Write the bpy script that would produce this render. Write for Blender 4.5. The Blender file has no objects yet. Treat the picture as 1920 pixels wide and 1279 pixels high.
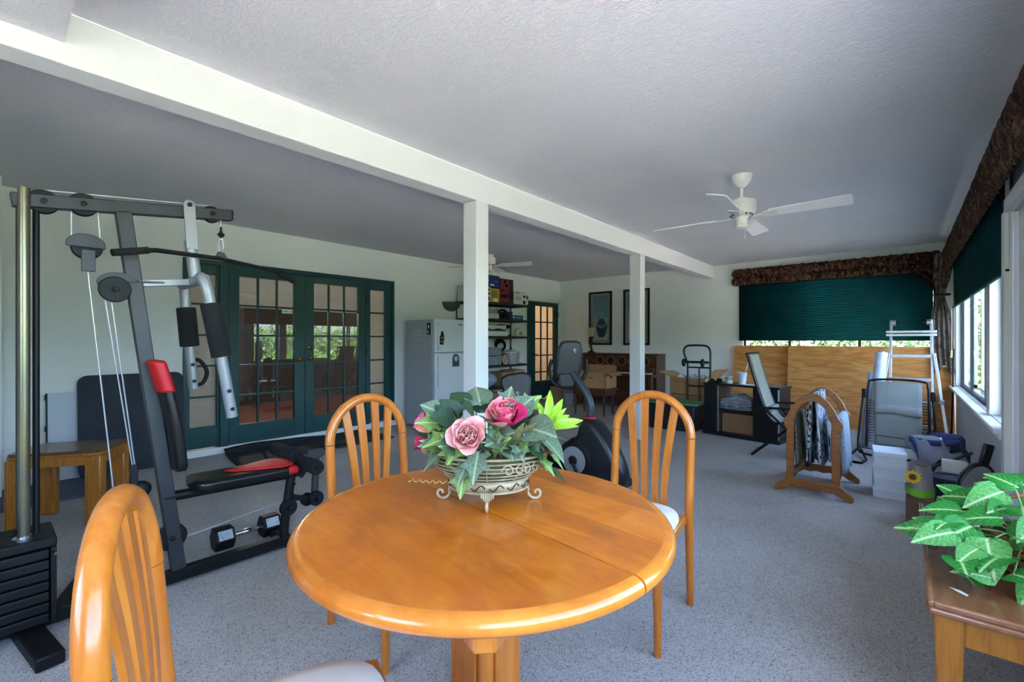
import bpy, math, random
from mathutils import Vector, Matrix
random.seed(7)
SC = bpy.context.scene
COL = SC.collection
R = math.radians
PI = math.pi

# ---------------------------------------------------------------- camera, sky, sun, exposure
EYE = 1.27
cam_d = bpy.data.cameras.new('camera')
cam_d.sensor_width = 36.0
cam_d.lens = 16.0
cam_d.clip_start = 0.02
cam = bpy.data.objects.new('camera', cam_d)
COL.objects.link(cam)
cam.location = (0, 0, EYE)
cam.rotation_euler = (R(90), 0, R(40.74))
SC.camera = cam

world = bpy.data.worlds.new('sky')
SC.world = world
world.use_nodes = True
wn = world.node_tree
bg = wn.nodes['Background']
sky = wn.nodes.new('ShaderNodeTexSky')
sky.sky_type = 'NISHITA'
sky.sun_disc = False
sky.sun_elevation = R(52)
sky.sun_rotation = R(270)
sky.altitude = 10
sky.air_density = 0.8
sky.dust_density = 4.0
sky.ozone_density = 1.0
wn.links.new(sky.outputs[0], bg.inputs[0])
bg.inputs[1].default_value = 1.0

sun_d = bpy.data.lights.new('sun', 'SUN')
sun_d.energy = 3.6
sun_d.angle = R(0.6)
sun_d.color = (1.0, 0.95, 0.88)
sun = bpy.data.objects.new('sun', sun_d)
COL.objects.link(sun)
sun.rotation_euler = (0, R(-28), R(8))      # shines from the house side out over the lawn

SC.view_settings.view_transform = 'Standard'
SC.view_settings.look = 'None'
SC.view_settings.gamma = 1.0
SC.view_settings.use_curve_mapping = False
SC.view_settings.exposure = 2.52

# ---------------------------------------------------------------- helpers
def V(*a):
    return Vector(a[0]) if len(a) == 1 else Vector(a)

def cr(pts, k=6, closed=False):
    P = [V(p) for p in pts]
    n = len(P)
    out = []
    rng = n if closed else n - 1
    for i in range(rng):
        if closed:
            a, b, c, d = P[(i - 1) % n], P[i], P[(i + 1) % n], P[(i + 2) % n]
        else:
            a, b, c, d = P[max(i - 1, 0)], P[i], P[i + 1], P[min(i + 2, n - 1)]
        for j in range(k):
            t = j / k
            out.append(0.5 * ((2 * b) + (c - a) * t + (2 * a - 5 * b + 4 * c - d) * t * t + (3 * b - a - 3 * c + d) * t ** 3))
    if not closed:
        out.append(P[-1])
    return out

class MB:
    def __init__(s):
        s.v = []
        s.f = []
    def add(s, vs, fs):
        o = len(s.v)
        s.v += [tuple(x) for x in vs]
        s.f += [tuple(i + o for i in q) for q in fs]
        return s
    def box(s, x0, x1, y0, y1, z0, z1):
        vs = [(x, y, z) for z in (z0, z1) for y in (y0, y1) for x in (x0, x1)]
        return s.add(vs, [(0, 2, 3, 1), (4, 5, 7, 6), (0, 1, 5, 4), (2, 6, 7, 3), (0, 4, 6, 2), (1, 3, 7, 5)])
    def cbox(s, c, sx, sy, sz):
        return s.box(c[0] - sx / 2, c[0] + sx / 2, c[1] - sy / 2, c[1] + sy / 2, c[2] - sz / 2, c[2] + sz / 2)
    def bar(s, p0, p1, w, h, up=(0, 0, 1)):
        p0, p1, up = V(p0), V(p1), V(up)
        t = (p1 - p0).normalized()
        sd = t.cross(up)
        if sd.length < 1e-4:
            sd = t.cross(V(1, 0, 0))
        sd.normalize()
        u = sd.cross(t)
        vs = []
        for p in (p0, p1):
            for a, b in ((-1, -1), (1, -1), (1, 1), (-1, 1)):
                vs.append(p + sd * (a * w / 2) + u * (b * h / 2))
        return s.add(vs, [(0, 1, 2, 3), (7, 6, 5, 4), (0, 4, 5, 1), (1, 5, 6, 2), (2, 6, 7, 3), (3, 7, 4, 0)])
    def tube(s, pts, r, n=8, closed=False, ry=None):
        P = [V(p) for p in pts]
        m = len(P)
        rs = r if isinstance(r, (list, tuple)) else [r] * m
        T = []
        for i in range(m):
            a = P[(i - 1) % m] if (closed or i > 0) else P[i]
            b = P[(i + 1) % m] if (closed or i < m - 1) else P[i]
            t = b - a
            T.append(t.normalized() if t.length > 1e-9 else V(0, 0, 1))
        ref = V(0, 0, 1)
        if abs(T[0].dot(ref)) > 0.9:
            ref = V(1, 0, 0)
        nrm = (ref - T[0] * ref.dot(T[0])).normalized()
        vs = []
        for i in range(m):
            if i:
                nrm = nrm - T[i] * nrm.dot(T[i])
                nrm.normalize()
            b = T[i].cross(nrm)
            q = rs[i] if ry is None else ry
            for k in range(n):
                a = 2 * PI * k / n
                vs.append(P[i] + nrm * (math.cos(a) * rs[i]) + b * (math.sin(a) * q))
        fs = []
        for i in range(m if closed else m - 1):
            j = (i + 1) % m
            for k in range(n):
                l = (k + 1) % n
                fs.append((i * n + k, i * n + l, j * n + l, j * n + k))
        if not closed:
            fs.append(tuple(reversed(range(n))))
            fs.append(tuple(range((m - 1) * n, m * n)))
        return s.add(vs, fs)
    def cyl(s, p0, p1, r0, r1=None, n=16):
        return s.tube([p0, p1], [r0, r0 if r1 is None else r1], n)
    def lathe(s, prof, c=(0, 0, 0), n=24, ax=None, sy=1.0):
        # prof: (radius, height); ax: axis direction
        z = V(0, 0, 1) if ax is None else V(ax).normalized()
        x = V(1, 0, 0) if abs(z.x) < 0.9 else V(0, 1, 0)
        x = (x - z * x.dot(z)).normalized()
        y = z.cross(x)
        c = V(c)
        vs = []
        for r, h in prof:
            for k in range(n):
                a = 2 * PI * k / n
                vs.append(c + x * (r * math.cos(a)) + y * (r * math.sin(a) * sy) + z * h)
        fs = []
        for i in range(len(prof) - 1):
            for k in range(n):
                l = (k + 1) % n
                fs.append((i * n + k, i * n + l, (i + 1) * n + l, (i + 1) * n + k))
        if prof[0][0] > 1e-6:
            fs.append(tuple(reversed(range(n))))
        if prof[-1][0] > 1e-6:
            fs.append(tuple(range((len(prof) - 1) * n, len(prof) * n)))
        return s.add(vs, fs)
    def prism(s, poly, o=(0, 0, 0), eu=(1, 0, 0), ev=(0, 0, 1), ew=(0, 1, 0), t=0.02):
        o, eu, ev, ew = V(o), V(eu), V(ev), V(ew)
        n = len(poly)
        vs = [o + eu * u + ev * w - ew * (t / 2) for u, w in poly] + [o + eu * u + ev * w + ew * (t / 2) for u, w in poly]
        fs = [tuple(range(n)), tuple(reversed(range(n, 2 * n)))]
        for i in range(n):
            j = (i + 1) % n
            fs.append((i, i + n, j + n, j))
        return s.add(vs, fs)
    def strip(s, a, b, o=(0, 0, 0), eu=(1, 0, 0), ev=(0, 0, 1), ew=(0, 1, 0), t=0.02):
        # solid between two matching 2D polylines a and b
        o, eu, ev, ew = V(o), V(eu), V(ev), V(ew)
        n = len(a)
        vs = []
        for q in (-t / 2, t / 2):
            for P in (a, b):
                vs += [o + eu * u + ev * w + ew * q for u, w in P]
        fs = []
        for i in range(n - 1):
            fs += [(i, i + 1, n + i + 1, n + i), (2 * n + i, 3 * n + i, 3 * n + i + 1, 2 * n + i + 1),
                   (i, 2 * n + i, 2 * n + i + 1, i + 1), (n + i, n + i + 1, 3 * n + i + 1, 3 * n + i)]
        fs += [(0, n, 3 * n, 2 * n), (n - 1, 3 * n - 1, 4 * n - 1, 2 * n - 1)]
        return s.add(vs, fs)
    def grid(s, fn, nu, nv, cu=False):
        vs = [fn(i / (nu if cu else nu - 1), j / (nv - 1)) for j in range(nv) for i in range(nu)]
        fs = []
        for j in range(nv - 1):
            for i in range(nu if cu else nu - 1):
                k = (i + 1) % nu
                fs.append((j * nu + i, j * nu + k, (j + 1) * nu + k, (j + 1) * nu + i))
        return s.add(vs, fs)
    def ball(s, c, r, n=12, m=8):
        rx, ry, rz = r if isinstance(r, (tuple, list)) else (r, r, r)
        return s.grid(lambda u, w: (c[0] + rx * math.cos(2 * PI * u) * math.sin(PI * (0.002 + 0.996 * w)),
                                    c[1] + ry * math.sin(2 * PI * u) * math.sin(PI * (0.002 + 0.996 * w)),
                                    c[2] - rz * math.cos(PI * w)), n, m, True)

INFO = {}
def tag(o, label=None, cat=None, group=None, kind=None):
    if label: o['label'] = label
    if cat: o['category'] = cat
    if group: o['group'] = group
    if kind: o['kind'] = kind
    return o

def thing(name, label, cat, loc=(0, 0, 0), rz=0.0, group=None, kind=None):
    o = bpy.data.objects.new(name, None)
    o.empty_display_size = 0.05
    COL.objects.link(o)
    o.location = loc
    o.rotation_euler = (0, 0, rz)
    INFO[o] = (Vector(loc), rz)
    return tag(o, label, cat, group, kind)

def root(o):
    while o.parent: o = o.parent
    return o

def mesh(name, mb, m, sharp=38):
    me = bpy.data.meshes.new(name)
    me.from_pydata(mb.v, [], mb.f)
    me.polygons.foreach_set('use_smooth', [True] * len(me.polygons))
    me.update()
    if sharp < 180:
        me.set_sharp_from_angle(angle=R(sharp))
    for q in (m if isinstance(m, (list, tuple)) else [m]):
        me.materials.append(q)
    return me

def O(name, mb, m, parent=None, bev=0, sub=0, solid=0, local=False, sharp=38, label=None, seg=2):
    """link one mesh object; coordinates are world unless local=True"""
    if parent is not None and not local:
        loc, rz = INFO.get(root(parent), (Vector((0, 0, 0)), 0.0))
        inv = (Matrix.Translation(loc) @ Matrix.Rotation(rz, 4, 'Z')).inverted()
        mb.v = [tuple(inv @ Vector(p)) for p in mb.v]
    o = bpy.data.objects.new(name, mesh(name, mb, m, sharp))
    COL.objects.link(o)
    o.parent = parent
    if label: o['label'] = label
    if solid:
        k = o.modifiers.new('solid', 'SOLIDIFY'); k.thickness = solid; k.offset = 0
    if bev:
        k = o.modifiers.new('bevel', 'BEVEL'); k.width = bev; k.segments = seg; k.limit_method = 'ANGLE'; k.angle_limit = R(35)
    if sub:
        k = o.modifiers.new('sub', 'SUBSURF'); k.levels = sub; k.render_levels = sub
    return o

def inst(name, me, parent, mat):
    """another object sharing mesh data; mat is relative to the parent thing"""
    o = bpy.data.objects.new(name, me)
    COL.objects.link(o)
    o.parent = parent
    o.matrix_local = mat
    return o

def struct(name, mb, m, label=None, bev=0, parent=None):
    o = O(name, mb, m, parent, bev)
    if parent is None:
        tag(o, label, None, None, 'structure')
    return o

def single(name, mb, m, label, cat, group=None, kind=None, **k):
    return tag(O(name, mb, m, None, **k), label, cat, group, kind)

def copy_tree(o, parent=None):
    c = o.copy()
    COL.objects.link(c)
    c.parent = parent
    for ch in list(o.children):
        copy_tree(ch, c)
    return c

# ---------------------------------------------------------------- materials
def hx(h):
    h = h.lstrip('#')
    out = []
    for i in (0, 2, 4):
        c = int(h[i:i + 2], 16) / 255
        out.append(c / 12.92 if c <= 0.04045 else ((c + 0.055) / 1.055) ** 2.4)
    return (*out, 1.0)

class Mat:
    def __init__(s, name, rough=0.5, metal=0.0, spec=0.5, coat=0.0):
        s.m = bpy.data.materials.new(name)
        s.m.use_nodes = True
        s.t = s.m.node_tree
        s.b = s.t.nodes['Principled BSDF']
        s.b.inputs['Roughness'].default_value = rough
        s.b.inputs['Metallic'].default_value = metal
        s.b.inputs['Specular IOR Level'].default_value = spec
        s.b.inputs['Coat Weight'].default_value = coat
        s._c = None
    def n(s, typ, **kw):
        nd = s.t.nodes.new(typ)
        for k, v in kw.items():
            if k in nd.inputs: nd.inputs[k].default_value = v
            else: setattr(nd, k, v)
        return nd
    def l(s, a, b):
        s.t.links.new(a, b)
    def co(s, scale=(1, 1, 1), rot=(0, 0, 0)):
        tc = s.n('ShaderNodeTexCoord')
        mp = s.n('ShaderNodeMapping')
        mp.inputs['Scale'].default_value = scale
        mp.inputs['Rotation'].default_value = rot
        s.l(tc.outputs['Object'], mp.inputs[0])
        return mp.outputs[0]
    def ramp(s, fac, stops, interp='LINEAR'):
        r = s.n('ShaderNodeValToRGB')
        e = r.color_ramp
        e.interpolation = interp
        while len(e.elements) < len(stops): e.elements.new(0.5)
        for el, (p, c) in zip(e.elements, stops):
            el.position = p
            el.color = hx(c) if isinstance(c, str) else c
        s.l(fac, r.inputs[0])
        return r.outputs[0]
    def noise(s, scale, detail=3, rough=0.5, dist=0.0, vec=None):
        nd = s.n('ShaderNodeTexNoise')
        nd.inputs['Scale'].default_value = scale
        nd.inputs['Detail'].default_value = detail
        nd.inputs['Roughness'].default_value = rough
        nd.inputs['Distortion'].default_value = dist
        s.l(vec if vec is not None else s.co(), nd.inputs['Vector'])
        return nd.outputs['Fac']
    def color(s, c):
        if isinstance(c, str): s.b.inputs['Base Color'].default_value = hx(c)
        else: s.l(c, s.b.inputs['Base Color'])
        return s
    def bump(s, fac, strength=0.3, dist=0.01):
        bn = s.n('ShaderNodeBump')
        bn.inputs['Strength'].default_value = strength
        bn.inputs['Distance'].default_value = dist
        s.l(fac, bn.inputs['Height'])
        s.l(bn.outputs[0], s.b.inputs['Normal'])
        return s

def plain(name, c, rough=0.5, metal=0.0, c2=None, ns=8.0, bump=0, bs=60.0, spec=0.5, coat=0.0):
    k = Mat(name, rough, metal, spec, coat)
    if c2: k.color(k.ramp(k.noise(ns, 4), [(0.3, c), (0.7, c2)]))
    else: k.color(c)
    if bump: k.bump(k.noise(bs, 3), bump, 0.004)
    return k.m

def wood(name, c1, c2, c3, scale=(1, 1, 1), ns=6.0, rough=0.35, coat=0.2, dist=1.2):
    k = Mat(name, rough, 0, 0.5, coat)
    v = k.co(scale)
    f = k.noise(ns, 5, 0.6, dist, v)
    k.color(k.ramp(f, [(0.25, c1), (0.5, c2), (0.75, c3)]))
    k.bump(k.noise(ns * 4, 3, 0.5, 0.5, v), 0.05, 0.002)
    return k.m

MT = {}
def paint(name, c, c2, bs, strength):
    k = Mat(name, 0.75, 0, 0.3)
    k.color(k.ramp(k.noise(1.3, 3), [(0.3, c), (0.7, c2)]))
    a = k.noise(bs, 4, 0.6, 0.4)
    f = k.ramp(a, [(0.42, '#000000'), (0.62, '#ffffff')])
    k.bump(f, strength, 0.006)
    return k.m
MT['wall'] = paint('wall_paint', '#e0e3e0', '#e6e8e5', 38, 0.16)
MT['trim'] = plain('trim_paint', '#dcdcda', 0.45, bump=0.04, bs=30)
MT['beam'] = paint('beam_paint', '#dcdcd8', '#e0e0dd', 24, 0.10)
MT['grey_wall'] = paint('lower_wall_paint', '#c3c4ca', '#bcbcc2', 30, 0.12)
k = Mat('ceiling_texture', 0.8, 0, 0.25)
k.color(k.ramp(k.noise(1.1, 3), [(0.3, '#d6d4d8'), (0.7, '#dcdadc')]))
v = k.co((1.0, 1.7, 1))
f = k.ramp(k.noise(26, 5, 0.65, 1.2, v), [(0.45, '#000000'), (0.60, '#ffffff')])
k.bump(f, 0.42, 0.008)
MT['ceil'] = k.m
# carpet: berber loops, grey beige with dark flecks
k = Mat('berber_carpet', 0.95, 0, 0.1)
vor = k.n('ShaderNodeTexVoronoi', Scale=250.0)
k.l(k.co(), vor.inputs['Vector'])
fl = k.ramp(vor.outputs['Color'], [(0.0, '#6a6564'), (0.22, '#979391'), (0.36, '#b9b6b4'), (0.75, '#c5c2c0'), (1.0, '#d1ceca')])
big = k.ramp(k.noise(0.9, 4), [(0.35, '#dcd8d2'), (0.65, '#ffffff')])
mx = k.n('ShaderNodeMix', data_type='RGBA', blend_type='MULTIPLY')
mx.inputs['Factor'].default_value = 0.8
k.l(fl, mx.inputs[6]); k.l(big, mx.inputs[7])
k.color(mx.outputs[2])
k.bump(vor.outputs['Distance'], 0.5, 0.006)
MT['carpet'] = k.m
MT['teal'] = plain('teal_paint', '#06393a', 0.4, c2='#084041', ns=3, bump=0.03, bs=20)
def glass_mat(name, tint, gloss=0.12):
    m = bpy.data.materials.new(name); m.use_nodes = True
    t = m.node_tree; t.nodes.clear()
    out = t.nodes.new('ShaderNodeOutputMaterial')
    mix = t.nodes.new('ShaderNodeMixShader')
    lw = t.nodes.new('ShaderNodeLayerWeight'); lw.inputs[0].default_value = 0.5
    pw = t.nodes.new('ShaderNodeMath'); pw.operation = 'POWER'; pw.inputs[1].default_value = 5.0
    t.links.new(lw.outputs['Facing'], pw.inputs[0])
    fr = t.nodes.new('ShaderNodeMath'); fr.operation = 'MULTIPLY_ADD'; fr.inputs[1].default_value = 0.5; fr.inputs[2].default_value = 0.03
    t.links.new(pw.outputs[0], fr.inputs[0])
    tr = t.nodes.new('ShaderNodeBsdfTransparent'); tr.inputs[0].default_value = hx(tint)
    gl = t.nodes.new('ShaderNodeBsdfGlossy'); gl.inputs['Roughness'].default_value = 0.015
    ad = t.nodes.new('ShaderNodeMath'); ad.operation = 'ADD'; ad.inputs[1].default_value = gloss; ad.use_clamp = True
    t.links.new(fr.outputs[0], ad.inputs[0]); t.links.new(ad.outputs[0], mix.inputs[0])
    t.links.new(tr.outputs[0], mix.inputs[1]); t.links.new(gl.outputs[0], mix.inputs[2])
    t.links.new(mix.outputs[0], out.inputs[0])
    return m
MT['glass'] = glass_mat('window_glass', '#f2f6f5', 0.0)
MT['door_glass'] = glass_mat('door_glass', '#eceeec', 0.05)
def pleat_blind(name, c1, c2):
    k = Mat(name, 0.8, 0, 0.2); c = k.ramp(k.noise(4, 3), [(0.3, c1), (0.7, c2)]); k.color(c)
    tl = k.n('ShaderNodeBsdfTranslucent'); k.l(c, tl.inputs[0])
    ms = k.n('ShaderNodeMixShader'); ms.inputs[0].default_value = 0.45
    k.l(k.b.outputs[0], ms.inputs[1]); k.l(tl.outputs[0], ms.inputs[2])
    k.l(ms.outputs[0], k.t.nodes['Material Output'].inputs[0]); return k.m
MT['shade'] = pleat_blind('pleated_shade', '#093d3e', '#0c4647')
MT['blind'] = pleat_blind('cream_blind', '#dedad2', '#e6e3dc')
MT['peach_blind'] = pleat_blind('peach_blind', '#e3c3a4', '#e9cfb6')
MT['bronze'] = plain('bronze_frame', '#22262c', 0.4, 0.3)
MT['alu'] = plain('aluminium', '#bfc4c9', 0.32, 0.9, c2='#aeb4ba', ns=12)
MT['chrome'] = plain('chrome', '#d0d2d4', 0.15, 1.0)
MT['brass'] = plain('brass', '#6a5c3c', 0.35, 1.0)
MT['black'] = plain('black_plastic', '#0a0a0c', 0.55, bump=0.03, spec=0.3)
MT['blackm'] = plain('black_metal', '#08090b', 0.5, 0.1, spec=0.35)
MT['gunmetal'] = plain('gunmetal_tube', '#2b2c2f', 0.45, 0.2, c2='#353639', ns=5)
MT['silver'] = plain('silver_paint', '#8f9194', 0.4, 0.35)
MT['foam'] = plain('black_foam', '#0b0b0c', 0.9, bump=0.25, bs=160)
MT['vinyl'] = plain('black_vinyl', '#0a0a0b', 0.3, bump=0.06, bs=25)
MT['redvinyl'] = plain('red_vinyl', '#bd0c18', 0.5, bump=0.04, bs=25)
MT['matblue'] = plain('slate_mat', '#2a2f38', 0.85, c2='#31363f', ns=6, bump=0.15, bs=120)
MT['matdark'] = plain('dark_mat', '#1c2025', 0.85, c2='#24282e', ns=6, bump=0.2, bs=150)
MT['white'] = plain('white_enamel', '#d9dbdd', 0.3)
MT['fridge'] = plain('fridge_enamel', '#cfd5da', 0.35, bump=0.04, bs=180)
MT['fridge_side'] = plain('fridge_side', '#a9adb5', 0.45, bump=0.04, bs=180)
MT['fan'] = plain('fan_enamel', '#e2ddd6', 0.4)
MT['fanblade'] = plain('fan_blade', '#ecebea', 0.5)
MT['card'] = plain('cardboard', '#a67c52', 0.85, c2='#b1875c', ns=3, bump=0.05, bs=40)
MT['card2'] = plain('cardboard_brown', '#8a6c50', 0.85, c2='#957658', ns=3, bump=0.05, bs=40)
MT['amber'] = wood('amber_oak', '#a65618', '#c06c20', '#ce7e30', (6, 6, 0.7), 4, 0.28, 0.35, 0.8)
k = Mat('amber_maple', 0.3, 0, 0.5, 0.3)
bv = k.co((2.0, 7, 3))
base = k.ramp(k.noise(2.2, 5, 0.6, 1.4, bv), [(0.25, '#cc6a14'), (0.5, '#df7c1e'), (0.75, '#ea8f30')])
tc = k.n('ShaderNodeTexCoord'); sp = k.n('ShaderNodeSeparateXYZ'); k.l(tc.outputs['Object'], sp.inputs[0])
mu = k.n('ShaderNodeMath', operation='MULTIPLY'); k.l(sp.outputs[1], mu.inputs[0]); mu.inputs[1].default_value = 11.0
fo = k.n('ShaderNodeMath', operation='FLOOR'); k.l(mu.outputs[0], fo.inputs[0])
wn_ = k.n('ShaderNodeTexWhiteNoise', noise_dimensions='1D'); k.l(fo.outputs[0], wn_.inputs['W'])
bt = k.ramp(wn_.outputs['Value'], [(0.0, '#dcd4cc'), (1.0, '#ffffff')])
blot = k.ramp(k.noise(5, 5, 0.6, 0.5), [(0.35, '#e6dfd8'), (0.6, '#ffffff')])
m1 = k.n('ShaderNodeMix', data_type='RGBA', blend_type='MULTIPLY'); m1.inputs[0].default_value = 1.0; k.l(base, m1.inputs[6]); k.l(bt, m1.inputs[7])
m2 = k.n('ShaderNodeMix', data_type='RGBA', blend_type='MULTIPLY'); m2.inputs[0].default_value = 1.0; k.l(m1.outputs[2], m2.inputs[6]); k.l(blot, m2.inputs[7])
k.color(m2.outputs[2])
MT['table'] = k.m
MT['table_edge'] = wood('amber_maple_edge', '#c06418', '#d37722', '#df8930', (3, 3, 3), 2.5, 0.24, 0.5, 1.0)
MT['oak'] = wood('mid_oak', '#74420f', '#90561f', '#a3672c', (1, 1, 6), 6, 0.4, 0.2)
MT['oak_end'] = wood('golden_oak', '#8a4f14', '#a6671f', '#b8792e', (7, 7, 0.8), 5, 0.38, 0.25)
MT['walnut'] = wood('walnut_piano', '#3c2010', '#542d17', '#6b3d20', (0.8, 3, 5), 4, 0.4, 0.25)
MT['walnut_dark'] = plain('dark_grille', '#22130b', 0.7)
MT['rtable'] = wood('brown_table', '#6a4026', '#7d5033', '#8d5f3f', (5, 1, 3), 3, 0.25, 0.4)
MT['ply'] = None
k = Mat('plywood', 0.6, 0, 0.3)
nz = k.noise(1.3, 2, 0.5, 0.3, k.co((0.7, 1, 3.0)))
mu = k.n('ShaderNodeMath', operation='MULTIPLY'); k.l(nz, mu.inputs[0]); mu.inputs[1].default_value = 46.0
sn = k.n('ShaderNodeMath', operation='SINE'); k.l(mu.outputs[0], sn.inputs[0])
fine = k.noise(9, 4, 0.6, 0.2, k.co((0.6, 1, 9)))
ad = k.n('ShaderNodeMath', operation='MULTIPLY_ADD'); k.l(sn.outputs[0], ad.inputs[0]); ad.inputs[1].default_value = 0.11; k.l(fine, ad.inputs[2])
k.color(k.ramp(ad.outputs[0], [(0.25, '#a9672c'), (0.42, '#c07f40'), (0.6, '#cd8f4f'), (0.8, '#d59c60')]))
MT['ply'] = k.m
k = Mat('camo_print', 0.85, 0, 0.2)
vv = k.co((1, 1, 0.45))
k.color(k.ramp(k.noise(30, 4, 0.6, 0.8, vv), [(0.30, '#0f0c0a'), (0.43, '#1c1510'), (0.49, '#5c2c1a'), (0.535, '#171a12'), (0.59, '#80634a'), (0.65, '#1a130e')], 'LINEAR'))
k.bump(k.noise(30, 3, 0.5, 1, k.co((1, 1, 0.2))), 0.4, 0.01)
MT['camo'] = k.m
k = Mat('tapestry_drape', 0.85, 0, 0.2)
k.color(k.ramp(k.noise(9, 4, 0.6, 1.0), [(0.32, '#2c2a2b'), (0.45, '#6a6057'), (0.55, '#8a7f76'), (0.64, '#4a3b35'), (0.75, '#a8957c')]))
MT['drape'] = k.m
MT['beige'] = plain('beige_sling', '#7c786c', 0.8, c2='#868275', ns=6, bump=0.15, bs=220)
MT['greysling'] = plain('grey_sling', '#777976', 0.8, c2='#828481', ns=5, bump=0.15, bs=220)
MT['seat'] = plain('cream_seat', '#d8d2ca', 0.7, c2='#e0dbd4', ns=14, bump=0.12, bs=30)
MT['iron'] = plain('antique_cream_iron', '#b9a586', 0.55, 0.2, c2='#8f7c60', ns=30, bump=0.1)
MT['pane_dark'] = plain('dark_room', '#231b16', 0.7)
MT['greenlid'] = plain('green_lid', '#4c7a55', 0.5)
MT['bin'] = plain('dark_bin', '#161b23', 0.45)
MT['dolly'] = plain('dark_green_tube', '#12241f', 0.4, 0.3)
MT['cab'] = plain('black_laminate', '#0c0d11', 0.35)
MT['cabin'] = plain('cabinet_inner', '#5d4b40', 0.5)
MT['bluebucket'] = plain('navy_plastic', '#0e1d3e', 0.4)
MT['navy'] = plain('navy_cloth', '#1c2c55', 0.8, bump=0.1)
MT['greycloth'] = plain('grey_cloth', '#7c7d88', 0.8, c2='#6b6c77', ns=8, bump=0.1)
MT['plastic_film'] = plain('film_roll', '#aab2bd', 0.25, c2='#bfc6d0', ns=20)
MT['shoebox'] = plain('white_card', '#c9cdd6', 0.7)
MT['paper'] = plain('white_paper', '#dfe0e0', 0.8)
k = Mat('floor_wood', 0.35); k.color(k.ramp(k.noise(3, 4, 0.5, 0.4, k.co((1, 8, 1))), [(0.3, '#57301e'), (0.7, '#6b3d27')])); MT['floorwood'] = k.m
k = Mat('lawn', 0.9, 0, 0.1); k.color(k.ramp(k.noise(2.0, 5), [(0.3, '#4d6a2c'), (0.7, '#6f8a40')])); MT['lawn'] = k.m
k = Mat('bounce_slab_concrete', 0.85, 0, 0.2); k.color(k.ramp(k.noise(3, 5), [(0.3, '#b3aca3'), (0.7, '#c2bbb1')])); MT['bounce_slab'] = k.m
MT['leaf_out'] = plain('hedge_leaf', '#3f5b28', 0.5, c2='#5d7d3a', ns=4)

# ---------------------------------------------------------------- the room shell
XL, XR, YB, YF, H = -5.85, 0.50, 8.44, -1.80, 2.60
BX0, BX1, BZ = -2.71, -2.56, 2.385      # main beam

def wall_mb(axis, a0, a1, b0, b1, z1, holes):
    """wall along axis 'x' or 'y' from a0 to a1, thickness b0..b1, with openings (a, a, z, z)"""
    mb = MB()
    def put(p, q, z0, zz):
        if q - p < 1e-4 or zz - z0 < 1e-4: return
        if axis == 'x': mb.box(p, q, b0, b1, z0, zz)
        else: mb.box(b0, b1, p, q, z0, zz)
    cur = a0
    for h0, h1, z0, zz in sorted(holes):
        put(cur, h0, 0, z1)
        put(h0, h1, 0, z0)
        put(h0, h1, zz, z1)
        cur = h1
    put(cur, a1, 0, z1)
    return mb

struct('floor', MB().box(XL - 0.14, XR + 0.14, YF - 0.14, YB + 0.14, -0.10, 0.0), MT['carpet'], 'speckled grey berber carpet covering the whole room')
struct('ceiling', MB().box(XL - 0.14, XR + 0.5, YF - 0.5, YB + 0.5, H, H + 0.14), MT['ceil'], 'white knockdown textured ceiling')
struct('wall_left', wall_mb('y', YF, YB, XL - 0.14, XL, H, [(1.39, 4.05, 0.0, 2.17), (7.29, 8.35, 0.0, 2.105)]), MT['wall'], 'white wall with the teal french doors')
struct('wall_back', wall_mb('x', XL - 0.14, XR + 0.14, YB, YB + 0.14, H, [(-2.08, 0.34, 0.78, 2.32)]), MT['wall'], 'white end wall behind the piano and the plywood')
struct('wall_right', wall_mb('y', YF, YB, XR, XR + 0.14, H, [(4.35, 8.12, 0.71, 2.36), (3.10, 4.06, 0.0, 2.05), (-0.8, 2.5, 0.71, 2.36)]), MT['grey_wall'], 'grey low wall under the long side windows')
struct('wall_front', wall_mb('x', XL - 0.14, XR + 0.14, YF - 0.14, YF, H, [(-1.7, -0.1, 0.9, 2.2)]), MT['wall'], 'white wall behind the camera with the added fill window')
struct('wall_light_block', MB().box(XL - 0.14, BX0, -0.62, -0.5, 0, H), MT['wall'], 'unseen white wall added to darken the near left ceiling')  # unseen wall, added to cut bounce light and darken the near left
struct('trim_1', MB().box(XL - 0.14, -5.50, 0.0, 0.095, 0, H), MT['trim'], 'white wall stub at the near left corner')
struct('trim_2', MB().box(XL - 0.14, XL + 0.012, 1.39, 4.05, 0.0, 0.075), MT['trim'], 'white sill step under the french doors')
struct('trim_3', MB().box(BX0, BX1, YF, YB, BZ, H), MT['beam'], 'long white ceiling beam carried by two posts', bev=0.006)
struct('trim_4', MB().box(BX1, XR, -0.02, 0.21, 2.47, H), MT['ceil'], 'textured header crossing to the long ceiling beam')
struct('trim_5', MB().box(BX0, BX1, 2.54, 2.68, 0, BZ), MT['trim'], 'nearer white square post under the ceiling beam', bev=0.006)
struct('trim_6', MB().box(BX0, BX1, 5.49, 5.63, 0, BZ), MT['trim'], 'farther white square post under the ceiling beam', bev=0.006)
struct('baseboard_left', MB().box(XL, XL + 0.014, 4.05, 7.27, 0, 0.09).box(XL, XL + 0.014, 0.095, 1.39, 0, 0.09), MT['trim'], 'white baseboard along the left wall')
struct('baseboard_back', MB().box(XL, XR, YB - 0.014, YB, 0, 0.09), MT['trim'], 'white baseboard along the end wall')
struct('trim_7', MB().box(0.43, XR + 0.10, 4.20, YB, 0.675, 0.705).box(0.455, XR, 4.20, YB, 0.64, 0.675), MT['trim'], 'white window sill on the low side wall', bev=0.008)
struct('trim_8', MB().box(0.47, XR, 4.15, 4.215, 0, 0.66), MT['trim'], 'white trim board under the end of the sill')
struct('trim_9', MB().box(-2.30, XR, YB - 0.02, YB, 2.49, H), MT['trim'], 'white strip above the end window valance')
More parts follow.
